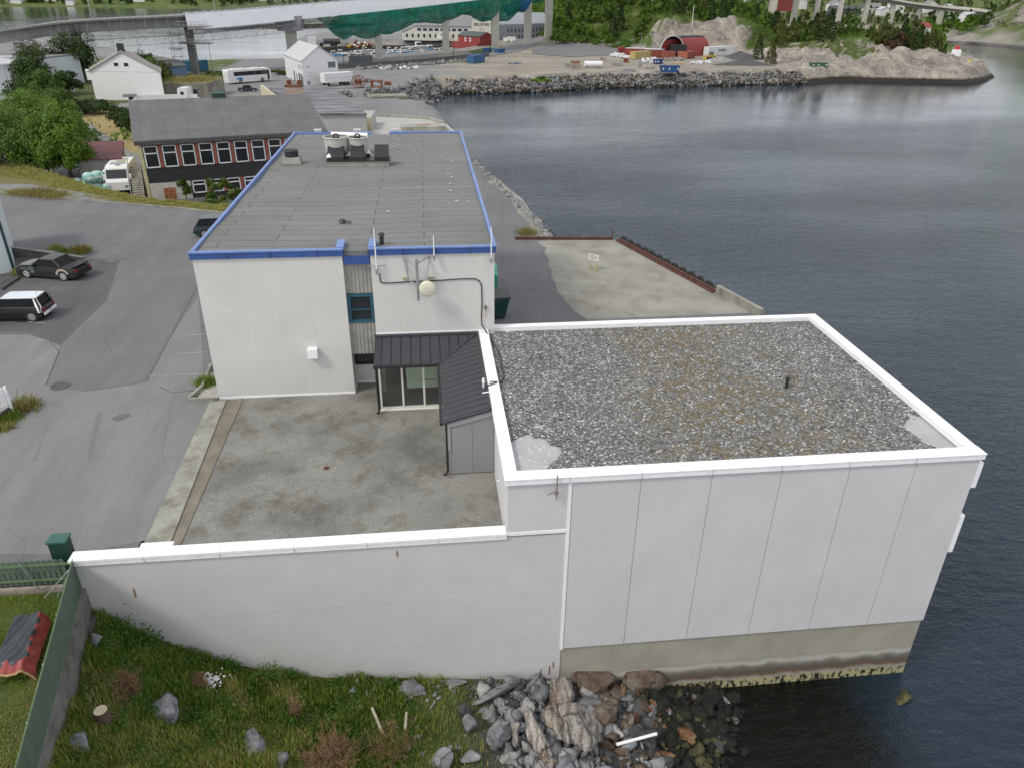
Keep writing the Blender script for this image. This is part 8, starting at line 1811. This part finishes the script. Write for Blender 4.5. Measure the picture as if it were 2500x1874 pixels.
for i in range(12): F4.box(b, 12+i*2.8, 12.8+i*2.8, -.05, .02, 3.2, 5); F4.box(b, 12+i*2.8, 12.9+i*2.8, -.05, .02, .6, 1.8)
b.build('side_window', M_glass, sb)
bags(1090, 1112, 85, 92, 36, 1.4, 'heap of white sacks beside the grey wing', seed=14)
o_ = []
container(985, 85, 1010, 86, 2.0, 2, M_wood, 'row of crates against the cream warehouse', name='crates', cat='crates')
container(905, 84, 935, 85, 1.6, 2, M_rk_brn, 'brown goods against the cream warehouse', name='goods', cat='goods', ribs=True); container(938, 86, 962, 87, 2.0, 2, M_cw, 'white boxes against the cream warehouse', name='boxes', cat='boxes')
# red boathouse
a, u, n, L_ = frame(990, 98, 1037, 102, ZL-.4); F = Fr(a, u, n, ZL-.4); rh = gable('red_boathouse', 'dark red boathouse with two white framed windows', F, L_, 8, 4.2, 5.8, pm('boathouse_red', (.26, .04, .035), .12, 1.5), pm('dark_green_roof', (.07, .09, .085), .1, 1), 'x', .3)
for x in (L_*.30, L_*.52): win(F, rh, x, x+1.2, 1.9, 3.5, fw_=.28)
b = MB(); F.box(b, -3, L_, -1.6, 0, -1.2, 1.5); b.build('deck_front', _M['boathouse_red'], rh)
drape('lawn_strip', [(1010, 112), (1040, 106), (1075, 100), (1100, 104), (1060, 110), (1030, 118)], M_lawn, .12); drape('harbour_road', [(1060, 122), (1045, 116), (1110, 92), (1140, 80), (1180, 82), (1150, 100), (1120, 112)], M_asph_l, .14)
drape('gravel_road', [(1150, 108), (1210, 92), (1330, 104), (1390, 112), (1330, 120), (1230, 124), (1150, 118)], M_asph, .12)
# tanker and truck on the mole
q = gp(705, 100, ZL); tk = thing('tank_lorry', 'dark tank lorry with white cab on the harbour mole', 'truck', q, R(180)); b = MB(); b.cyl((-6, 0, 1.9), (1, 0, 1.9), 1.1, n=14); b.build('tank', M_rk_dk, tk, world=False); b = MB(); b.box(4.0, -1.3, .5, 7.6, 1.3, 3.6); b.build('cab', M_cw, tk, world=False)
for x in (-4, -2.5, 2): b = MB(); b.cyl((x, -1.2, .6), (x, -.8, .6), .75, n=14); b.cyl((x, 1.2, .6), (x, .8, .6), .75, n=14); b.build('wheels', M_rubber, tk, world=False)
q = gp(778, 102, ZL); heapy = tag(rubble('net_heap', [(q[0]+rng.normal(0, 3.2), q[1]+rng.normal(0, 1.2), ZL+abs(rng.normal(0, 1)), rng.uniform(.5, 1.2)) for _ in range(50)], [ylw, M_rk_dk, M_cr, M_rk_brn, M_trim], 2, rng), 'colourful heap of nets and buoys on the harbour mole', 'nets', kind='stuff')
# breakwater across
bw = [g(*q, ZW) for q in ((420, 62), (560, 59), (720, 57), (840, 55))]
b = MB()
for p, q in zip(bw[:-1], bw[1:]): P, Q = Vector(p), Vector(q); dv = (Q-P).normalized(); nn_ = Vector((-dv.y, dv.x))*7; b.prism([P-nn_, Q-nn_, Q+nn_, P+nn_], -10, -6.2)
tag(b.build('breakwater', rock_mat('breakwater_rock', (.03, .028, .022), (.12, .11, .08), (.30, .28, .2), .6)), 'long low rock breakwater across the fjord behind the bridge', 'breakwater')

# ================================================================ marina
def boat_proto(style, hull, trim):
    o = bpy.data.objects.new('motorboat', None); COL.objects.link(o); L_ = 6.4; W_ = 2.2; rings = []
    for x, w_, zb in ((-3.2, .9, .0), (-1.5, 1.0, -.05), (.8, .96, -.05), (2.2, .62, .08), (3.0, .22, .25), (3.3, .03, .45)):
        h_ = W_/2*w_; zt = .75+.10*max(0, x); rings.append([(x, -h_, zt), (x, -h_*.8, zb+.1), (x, 0, zb-.15), (x, h_*.8, zb+.1), (x, h_, zt), (x, 0, zt-.04)])
    b = MB(); b.loft(rings); b.build('hull', hull, o, world=False)
    if style == 0:
        b = MB(); b.loft([[(-.8, s*.85, .7) for s in (-1, 1)]+[(-.7, s*.7, 1.75) for s in (1, -1)], [(1.0, s*.8, .8) for s in (-1, 1)]+[(.5, s*.62, 1.7) for s in (1, -1)]]); b.build('cabin', hull, o, world=False)
        b = MB(); b.loft([[(-.6, s*.84, 1.1) for s in (-1, 1)]+[(-.56, s*.78, 1.55) for s in (1, -1)], [(.93, s*.76, 1.1) for s in (-1, 1)]+[(.70, s*.69, 1.55) for s in (1, -1)]]); b.build('windows', M_glass, o, world=False)
    elif style == 1:
        b = MB(); b.loft([[(-2.9, s*.95, .75) for s in (-1, 1)]+[(-2.6, s*.4, 1.5) for s in (1, -1)], [(.9, s*.85, .8) for s in (-1, 1)]+[(.3, s*.4, 1.6) for s in (1, -1)]]); b.build('cover', trim, o, world=False)
    else:
        b = MB(); b.box(-2.8, -.8, .6, .5, .8, .76); b.build('cockpit', M_gsteel, o, world=False); b = MB(); b.add([(.5, -.8, .8), (.5, .8, .8), (.1, .6, 1.35), (.1, -.6, 1.35)], [(0, 1, 2, 3)]); b.build('windscreen', M_glass, o, world=False)
    b = MB(); b.box(-3.5, -.18, .3, -3.2, .18, 1.15); b.build('outboard', M_black, o, world=False)
    return o
M_hull = pm('boat_white', (.66, .66, .66), .04, 2, .35); M_btarp = pm('boat_blue_cover', (.04, .16, .30), .1, 2); M_gtarp = pm('boat_grey_cover', (.16, .17, .18), .1, 2)
BP = {}
spec = {'cabin': (0, M_hull, None), 'bluecover': (1, M_hull, M_btarp), 'greycover': (1, M_hull, M_gtarp), 'open': (2, M_hull, None)}
bdesc = {'cabin': 'white cabin motorboat', 'bluecover': 'motorboat under a blue cover', 'greycover': 'motorboat under a grey cover', 'open': 'open white motorboat with windscreen'}
random.seed(9); BT = []
rows_ = [(668, 133, 990, 118 , 20, 'front row'), (690, 139, 960, 126, 14, 'row nearest the sea wall'), (690, 123, 985, 113, 23, 'middle row'), (780, 115, 1000, 110, 16, 'far row')]
for x0, y0, x1_, y1_, n_, rn in rows_:
    for i in range(n_):
        t_ = (i+.5+random.uniform(-.2, .2))/n_; px, pyy = x0+(x1_-x0)*t_, y0+(y1_-y0)*t_+random.uniform(-.7, .7)
        if abs(px-820) < 8 or abs(px-964) < 9: continue
        x, y = g(px, pyy, ZW); k = random.choices(['cabin', 'bluecover', 'greycover', 'open'], [7, 1, 1, 4])[0]; rz = R(random.choice([20, 200, 15, -160]))+random.uniform(-.2, .2); s_ = random.uniform(1.0, 1.4)
        if k not in BP: o = boat_proto(*spec[k]); BP[k] = o; o.location = (x, y, ZW+.1); o.rotation_euler = (0, 0, rz); o.scale = (s_,)*3
        else: o = dup(BP[k], (x, y, ZW+.1), rz, scale=s_)
        o['category'] = 'boat'; BT.append((bdesc[k], rn, px, o))
gb = {}
for d_, rn, px, o in BT: gb.setdefault((d_, rn), []).append((px, o))
for (d_, rn), l in gb.items():
    l.sort(key=lambda q: q[0])
    for i, (px, o) in enumerate(l): o['label'] = d_+' in the marina\'s '+rn+(', '+ordinal(i+1)+' from left' if len(l) > 1 else ''); o['group'] = 'motorboats in the marina'
q = g(905, 108.5, ZW); fb_ = dup(BP['cabin'], (q[0], q[1], ZW+.1), R(10), label='largest white fishing boat moored at the harbour mole', scale=2.1); fb_['category'] = 'boat'; fb_['group'] = 'motorboats in the marina'
for j, (p, q) in enumerate((((670, 129), (1000, 114)), ((690, 119), (1000, 110)), ((612, 131), (700, 128)))):
    P, Q = Vector(g(*p, ZW)), Vector(g(*q, ZW)); dv = (Q-P).normalized(); nn_ = Vector((-dv.y, dv.x))*.9; b = MB(); b.prism([P-nn_, Q-nn_, Q+nn_, P+nn_], ZW-.2, ZW+.45); tag(b.build('pontoon', M_wood), ['long pontoon in the middle of the marina', 'far pontoon of the marina', 'short pontoon reaching out behind the white shed'][j], 'pontoon')
container(762, 139, 805, 137, 2.4, 2.5, pm('dark_grey_sheet', (.10, .11, .11), .1, 2), 'dark grey container standing by the marina wall')

# ================================================================ bridges
def catmull(pts, n=10):
    P = [Vector(p) for p in pts]; P = [P[0]*2-P[1]]+P+[P[-1]*2-P[-2]]; o = []
    for i in range(1, len(P)-2):
        for k in range(n):
            t_ = k/n; a_, b_, c_, d_ = P[i-1], P[i], P[i+1], P[i+2]; o.append(.5*((2*b_)+(-a_+c_)*t_+(2*a_-5*b_+4*c_-d_)*t_*t_+(-a_+3*b_-3*c_+d_)*t_*t_*t_))
    o.append(P[-2]); return o
near = [py_(-130, 84, 214), py_(0, 66, 215), py_(162, 46, 220), py_(398, 34, 233), py_(531, 25, 247), py_(640, 15, 262), py_(815, 0, 290), py_(960, -14, 318)]
near += [py_(1065, -25, 346), py_(1135, -34, 378), py_(1180, -40, 412)]
zz0 = near[-1][2]
path = catmull(near, 10)
def sweep(sec, pts, m=None):
    """sec: list of (offset away from viewer, dz)"""
    m = m or MB(); rings = []
    for i, p in enumerate(pts):
        d_ = (pts[min(i+1, len(pts)-1)]-pts[max(i-1, 0)]); d_ = Vector((d_.x, d_.y)).normalized(); nn_ = Vector((-d_.y, d_.x)); rings.append([(p.x+nn_.x*o_, p.y+nn_.y*o_, p.z+dz) for o_, dz in sec])
    return m.loft(rings)
M_bc = pm('bridge_concrete', (.50, .48, .42), .12, .5, .8); M_bcd = pm('bridge_concrete_weathered', (.22, .215, .205), .2, .4, .85)
br = thing('road_bridge', 'long curving concrete road bridge crossing behind the harbour', 'bridge', (near[3][0], near[3][1], ZL))
sweep([(0, -.35), (0, .05), (10.5, .05), (10.5, -.35)], path).build('deck', M_bcd, br)
sweep([(1.6, -2.9), (1.6, -.35), (8.9, -.35), (8.9, -2.9)], path).build('girder', M_bcd, br)
m = MB()
for off in (.15, 10.3):
    for dz in (.35, .75, 1.15): sweep([(off-.03, dz), (off-.03, dz+.05), (off+.03, dz+.05), (off+.03, dz)], path, m)
    for a_, b_ in zip(path[:-1], path[1:]):
        k = max(1, int((b_-a_).length/2.6)); d_ = Vector(((b_-a_).x, (b_-a_).y)).normalized(); nn_ = Vector((-d_.y, d_.x))
        for i in range(k): p = a_.lerp(b_, i/k)+Vector((nn_.x*off, nn_.y*off, 0)); m.box(p.x-.04, p.y-.04, p.z, p.x+.04, p.y+.04, p.z+1.2)
m.build('railing', pm('railing_steel', (.17, .175, .18), .1, 2, .6), br)
PI_ = {'L1': (45, 110, 215, 1.6), 'L': (172, 112, 219, 1.6), 'A': (423, 157, 233, 1.7), 'B': (634, 122, 261, 3.2), 'C': (820, 134, 290, 2.4), 'D': (964, 123, 318, 2.6), 'E': (1070, 115, 346, 3.0), 'F': (1139, 104, 378, 3.2), 'G': (1184, 81, 412, 3.6)}
for k, (px, pyy, yy_, w_) in PI_.items():
    x, y, z = py_(px, pyy, yy_+4); z0 = min(z, Hs(x, y))-1 if k != 'G' else Hs(x, y)-1; i = min(range(len(path)), key=lambda i: (path[i].x-x)**2+(path[i].y-y)**2); zt = path[i].z-2.9
    b = MB(); b.box(x-w_/2, y-1.3, z0-4, x+w_/2, y+1.3, zt); b.build('pier', M_bcd if k in 'L1A' else M_bc, br)
    if k == 'B':
        b = MB(); b.loft([[(x+s*3.2, y+t_*4.5, zt-3.8) for s, t_ in ((-1, -1), (1, -1), (1, 1), (-1, 1))], [(x+s*4.4, y+t_*5, zt+.4) for s, t_ in ((-1, -1), (1, -1), (1, 1), (-1, 1))]]); b.build('pier_head', pm('wrapped_pier_head', (.30, .30, .31), .25, 1.5), br)
for i_, (px, yy_, lb) in enumerate(((188, 220, 'lamp post on the bridge, left of the scaffold'), (463, 240, 'lamp post on the bridge above the start of the white sheeting'), (1040, 338, 'lamp post on the bridge above the green net'))):
    q = py_(px, 10, yy_+1); i = min(range(len(path)), key=lambda i: (path[i].x-q[0])**2+(path[i].y-q[1])**2); th = thing('bridge_lamp', lb, 'street lamp', (q[0], path[i].y+1, path[i].z)); b = MB(); b.cyl((0, 0, 0), (0, 0, 9), .12, .07, 7); b.build('pole', M_gsteel, th, world=False); b = MB(); b.cyl((0, 0, 9), (0, 2, 9.2), .06, n=5); b.build('arm', M_gsteel, th, world=False)
# white sheeting on the side
def pidx(px):
    return min(range(len(path)), key=lambda i: abs(prj(*path[i])[0]-px))
i0, i1 = pidx(400), len(path)-1; sub = []
for a_, b_ in zip(path[i0:i1], path[i0+1:i1+1]): sub += [a_.lerp(b_, k/4) for k in range(4)]
rr = random.Random(8); V = []; F = []; J = 9; dep = 4.0
for i, p in enumerate(sub):
    d_ = (sub[min(i+1, len(sub)-1)]-sub[max(i-1, 0)]); d_ = Vector((d_.x, d_.y)).normalized(); nn_ = Vector((-d_.y, d_.x)); wv = .05*sin(i*1.3)+.06*sin(i*.37)+.03*sin(i*.11)
    for j in range(J+1):
        t_ = j/J; o_ = -.55+wv*sin(pi*t_)*1.4-.2*t_; q = p+Vector((nn_.x*o_, nn_.y*o_, .45-t_*dep+(.08*sin(i*.7) if j == J else 0))); V.append(q)
for i in range(len(sub)-1):
    for j in range(J): F.append((i*(J+1)+j, (i+1)*(J+1)+j, (i+1)*(J+1)+j+1, i*(J+1)+j+1))
m = MB(); m.add(V, F); t = NT('white_sheeting'); t.col((.84, .845, .86, 1)); t.set(.6); t.m.use_backface_culling = False
tag(m.build('white_sheeting', t.m, fix=False), 'white plastic sheeting hung along the side of the bridge', 'tarpaulin')
m = MB()       # folded edge above the sheeting
for i in range(0, len(sub)-1): p, q = sub[i], sub[i+1]; m.cyl(p+Vector((0, -.4, .5)), q+Vector((0, -.4, .5+.12*sin(i*1.3))), .28, n=6)
tag(m.build('rolled_sheeting', pm('translucent_film', (.42, .43, .44), .12, 1.5, .4)), 'rolled up clear film along the top edge of the white sheeting', 'tarpaulin')
# green safety net
i0 = pidx(735); sub = []
for a_, b_ in zip(path[i0:], path[i0+1:]): sub += [a_.lerp(b_, k/6) for k in range(6)]
outl = [(725, 40), (740, 66), (755, 86), (775, 72), (800, 84), (815, 83), (828, 74), (853, 74), (880, 64), (905, 50), (935, 48), (966, 51), (990, 42), (1012, 30), (1045, 34), (1062, 47), (1080, 43), (1098, 46), (1115, 45), (1130, 18), (1145, 6)]
V = []; F = []; J = 20
for i, p in enumerate(sub):
    px = prj(*p)[0]; row_ = float(np.interp(px, [q[0] for q in outl], [q[1] for q in outl])); d_ = (sub[min(i+1, len(sub)-1)]-sub[max(i-1, 0)]); d_ = Vector((d_.x, d_.y)).normalized(); nn_ = Vector((-d_.y, d_.x))
    zb = zat(p.x+nn_.x*4, p.y+nn_.y*4, row_); dz = (p.z-3.4)-zb; dz = max(.3, dz)
    for j in range(J+1):
        a_ = pi*j/J; o_ = 4.5-6.2*cos(a_); q = p+Vector((nn_.x*o_, nn_.y*o_, -3.4-dz*(sin(a_)**.8)+.25*sin(i*.9+j)*sin(a_))); V.append(q)
for i in range(len(sub)-1):
    for j in range(J): F.append((i*(J+1)+j, (i+1)*(J+1)+j, (i+1)*(J+1)+j+1, i*(J+1)+j+1))
t = NT('green_netting'); gn = t.ramp(t.noise(.35, 7, .7, t.vec((1, 1, 1.5))), [(.35, (.0, .10, .075)), (.55, (.0, .24, .165)), (.7, (.03, .36, .25))]); t.col(gn); t.set(.8)
tr_ = t.n('ShaderNodeBsdfTransparent'); tl_ = t.n('ShaderNodeBsdfTranslucent'); t.l(gn, tl_.inputs['Color']); m1 = t.n('ShaderNodeMixShader'); m1.inputs[0].default_value = .35; t.l(t.b.outputs[0], m1.inputs[1]); t.l(tl_.outputs[0], m1.inputs[2])
ms = t.n('ShaderNodeMixShader'); t.l(t.ramp(t.noise(.25, 5, .7, t.vec((1, 1, 1.2), (0, .4, 0))), [(.35, .12), (.65, .45)]), ms.inputs[0]); t.l(m1.outputs[0], ms.inputs[1]); t.l(tr_.outputs[0], ms.inputs[2]); t.l(ms.outputs[0], t.out.inputs['Surface'])
m = MB(); m.add(V, F); tag(m.build('safety_net', t.m, fix=False), 'dark green safety netting slung under the bridge', 'net')
q = py_(1112, 30, 372); t2 = pm('blue_netting', (.01, .10, .22), .2, 1); V = []; F = []
for i in range(13):
    for j in range(9): a_ = pi*j/8; V.append((q[0]-6+i*1.2, q[1]-3*cos(a_), q[2]+5+(i-6)*.35-(5.5+1.5*sin(i*.8))*sin(a_)*sin(pi*(i+.5)/13)))
for i in range(12):
    for j in range(8): F.append((i*9+j, (i+1)*9+j, (i+1)*9+j+1, i*9+j+1))
m = MB(); m.add(V, F); tag(m.build('blue_net', t2, fix=False), 'bright blue netting at the right end of the green net', 'net')
# scaffolding
def scaff(name, label, fn): th = thing(name, label, 'scaffold', fn[0]); return th
sc_ = thing('hanging_scaffold', 'long hanging tube scaffold under the left part of the bridge', 'scaffold', (near[2][0], near[2][1], ZL))
m = MB(); i0, i1 = pidx(105), pidx(730); sub = [path[i] for i in range(i0, i1)]; r_ = .05; prev = None
for i, p in enumerate(sub):
    d_ = (sub[min(i+1, len(sub)-1)]-sub[max(i-1, 0)]); d_ = Vector((d_.x, d_.y)).normalized(); nn_ = Vector((-d_.y, d_.x)); B = [p+Vector((nn_.x*o_, nn_.y*o_, dz)) for o_, dz in ((-1, -4.6), (-1, -.4 if i < pidx(395)-i0 else -3.7), (11, -4.6), (-1, -3.5), (-1, -6.4))]
    m.cyl(B[0], B[1], r_, n=4); m.cyl(B[0], B[2], r_, n=4)
    if i % 2 == 0: m.cyl(B[4], B[0], r_, n=4)
    if prev:
        for k in (0, 3, 4): m.cyl(prev[k], B[k], r_*1.2, n=4)
        m.cyl(prev[2], B[2], r_, n=4)
        if i % 2: m.cyl(prev[4], B[0], r_, n=4)
        if i % 3 == 0: m.cyl(prev[0], B[2], r_, n=4)
    prev = B
m.build('tubes', M_gsteel, sc_)
m = MB()
for a_, b_ in zip(sub[:-1], sub[1:]): m.ext([a_+Vector((0, -.8, -4.62)), b_+Vector((0, -.8, -4.62)), b_+Vector((0, .6, -4.62)), a_+Vector((0, .6, -4.62))], (0, 0, .1))
m.build('planks', pm('scaffold_planks', (.16, .15, .14), .2, 2), sc_)
def tower(px, pyy, yy_, w_, rows__, label):
    x, y, z = py_(px, pyy, yy_); i = min(range(len(path)), key=lambda i: abs(path[i].x-x)+abs(path[i].y-y)*.1); zt = path[i].z-3; z0 = Hs(x, y); th = thing('scaffold_tower', label, 'scaffold', (x, y, z0)); m = MB(); n_ = max(2, int((zt-z0)/1.6))
    for s in (-1, 1):
        for t_ in (-1, 1): m.cyl((x+s*w_/2, y+t_*1.2, z0), (x+s*w_/2, y+t_*1.2, zt), .06, n=4)
    for k in range(n_+1):
        z = z0+(zt-z0)*k/n_
        for t_ in (-1, 1): m.cyl((x-w_/2, y+t_*1.2, z), (x+w_/2, y+t_*1.2, z), .05, n=4)
        for s in (-1, 1): m.cyl((x+s*w_/2, y-1.2, z), (x+s*w_/2, y+1.2, z), .05, n=4)
        if k < n_: z2 = z0+(zt-z0)*(k+1)/n_; m.cyl((x-w_/2, y-1.2, z if k % 2 else z2), (x+w_/2, y-1.2, z2 if k % 2 else z), .045, n=4)
    m.build('tubes', M_gsteel, th); m = MB()
    for k in rows__: z = z0+(zt-z0)*k; m.box(x-w_/2-.6, y-1.3, z, x+w_/2+.8, y+1.3, z+.12)
    m.build('deck', pm('scaffold_planks', (.16, .15, .14)), th)
tower(389, 152, 230, 2.2, (.9, .6), 'scaffold tower left of the slim bridge pier'); tower(412, 110, 231, 9.5, (.75,), 'wide scaffold platform round the slim bridge pier') if False else None
tower(50, 128, 213, 3.2, (.8,), 'scaffold tower under the left end of the bridge')
x, y, z = py_(424, 95, 232); pf_ = thing('pier_platform', 'scaffold platform with guard rails round the slim bridge pier', 'scaffold', (x, y, z)); m = MB()
for dz in (0., 4.2):
    m.box(x-4, y-2, z+dz, x+4, y+3, z+dz+.15)
m.build('deck', pm('scaffold_planks', (.16, .15, .14)), pf_); m = MB()
for dz in (0., 4.2):
    for k in range(9): m.cyl((x-4+k, y-2, z+dz), (x-4+k, y-2, z+dz+1.3), .05, n=4)
    for q in (.6, 1.25): m.cyl((x-4, y-2, z+dz+q), (x+4, y-2, z+dz+q), .05, n=4)
m.build('guard_rail', M_gsteel, pf_)
# distant bridge at the upper right
fb2 = thing('distant_bridge', 'distant road bridge on slim pale piers at the top right', 'bridge', (430, 640, 0))
dp = [py_(1655, -45, 440), py_(1713, -42, 540), py_(1762, -36, 630), py_(1815, -27, 640), py_(1868, -14, 650), py_(1932, -1, 650), py_(1985, 8, 645), py_(2045, 15, 640), py_(2110, 22, 620), py_(2150, 27, 610)]
pth2 = catmull(dp, 6)
sweep([(0, -1.0), (0, .5), (11, .5), (11, -1.0)], pth2).build('deck', M_bc, fb2); sweep([(2, -3.2), (2, -1), (9, -1), (9, -3.2)], pth2).build('girder', M_bcd, fb2)
m = MB(); sweep([(0, 1.2), (0, 1.4), (.1, 1.4), (.1, 1.2)], pth2, m).build('railing', M_gsteel, fb2)
for px, pyy, yy_, w_ in ((1666, 36, 440, 3.6), (1714, 40, 560, 3.2), (1764, 24, 630, 3.2), (1814, 26, 640, 3.2), (1868, 38, 650, 3.4), (1924, 38, 650, 3.4), (1983, 27, 645, 3.4), (2030, 41, 640, 3.4), (2072, 55, 630, 3.6)):
    x, y, z = py_(px, pyy, yy_+4); i = min(range(len(pth2)), key=lambda i: (pth2[i].x-x)**2+(pth2[i].y-y)**2); b = MB(); b.box(x-w_/2, y-1.5, min(z, Hs(x, y))-2, x+w_/2, y+1.5, pth2[i].z-3.1); b.build('pier', M_bc, fb2)
# houses far away
random.seed(12); HS = []
def far_house(px, pyy, yy_, w_, h_, wallm, roofm, label):
    x, y, z = py_(px, pyy, yy_); z = max(z, Hs(x, y)-.5); F = Fr(Vector((x-w_/2, y)), Vector((1, 0)), Vector((0, 1)), z); return gable('far_house', label, F, w_, 8, h_, h_*1.55, wallm, roofm, random.choice('xy'), .4, 'house', 'houses on the far shores')
fh = [(1690, 22, 600, 16, 6, M_cdr, M_groof, 'red and white house behind the two nearest distant piers'), (1730, 18, 640, 10, 5, M_hwall, M_lroof, 'white house between the first distant bridge piers'), (1808, 22, 720, 14, 5, M_hwall, M_groof, 'white house with grey roof under the middle of the distant bridge'), (1826, 30, 700, 26, 4, M_droof, M_droof, 'long dark low building under the distant bridge'), (1872, 30, 700, 9, 5, M_hwall, M_droof, 'small white house left of the fifth distant pier'), (1890, 28, 720, 11, 5, M_hwall, M_groof, 'white house right of the fifth distant pier'), (1912, 32, 700, 10, 4, M_hwall, M_lroof, 'low white house before the sixth distant pier'), (1938, 28, 700, 12, 7, M_hwall, M_lroof, 'tall white gabled house beside the sixth distant pier'), (2010, 26, 720, 12, 6, M_hwall, M_groof, 'white house between the seventh and eighth piers'), (2052, 30, 720, 9, 5, M_hwall, M_lroof, 'white house beyond the eighth distant pier'), (2095, 46, 600, 9, 4, M_hwall, M_lroof, 'small white boathouse under the end of the distant bridge'), (1997, 74, 480, 7, 4, M_hwall, M_cdr, 'red roofed hut by the water beyond the point'), (1420, 2, 440, 10, 5, M_hwall, M_groof, 'white house among the trees at the top edge, left one'), (1600, 3, 470, 9, 5, M_hwall, M_groof, 'white house at the top edge above the rock cutting')]
for a_ in fh: far_house(*a_)
fj = [(32, 12, 1260, 18, 8), (70, 10, 1300, 12, 7), (110, 6, 1280, 14, 7), (150, 8, 1260, 10, 6), (200, 5, 1290, 14, 8), (300, 4, 1280, 16, 7), (560, 4, 1270, 26, 6), (612, 3, 1270, 40, 7)]
for i, (px, pyy, yy_, w_, h_) in enumerate(fj):
    x, y, z = py_(px, pyy, yy_); F = Fr(Vector((x-w_/2, y)), Vector((1, 0)), Vector((0, 1)), max(z-2, -8)); gable('far_house', 'tiny white building on the far fjord shore, %s from the left' % ordinal(i+1), F, w_, 9, h_, h_*1.4, M_hwall, M_groof, 'x', .4, 'house', 'houses across the fjord')
# small lighthouse on the point
x, y, z = py_(2063, 124, 283); lt = thing('lighthouse', 'small white beacon hut with red lantern on the point', 'lighthouse', (x, y, z)); z0 = Hs(x, y)
b = MB(); b.loft([[(x+s*1.25, y+t_*1.25, min(z0, z)-.3) for s, t_ in ((-1, -1), (1, -1), (1, 1), (-1, 1))], [(x+s*1.05, y+t_*1.05, z+2.6) for s, t_ in ((-1, -1), (1, -1), (1, 1), (-1, 1))]]); b.build('tower', M_cap, lt)
b = MB(); b.cyl((x, y, z+2.6), (x, y, z+3.5), .75, .7, 10); b.cyl((x, y, z+3.5), (x, y, z+4.2), .8, .05, 10); b.build('lantern', pm('signal_red', (.5, .03, .03), .05, 2), lt)
q = py_(2093, 137, 278); b = MB(); b.cyl(q, (q[0], q[1], q[2]+1.1), .7, .6, 10); tag(b.build('yellow_marker', pm('marker_yellow', (.6, .5, .05), .1, 2)), 'small yellow marker on the rocks near the lighthouse', 'marker')
drape('park_lawn', [(1640, 98), (1700, 104), (1790, 108), (1900, 108), (1870, 96), (1820, 88), (1700, 80)], M_lawn, .18, 2.)
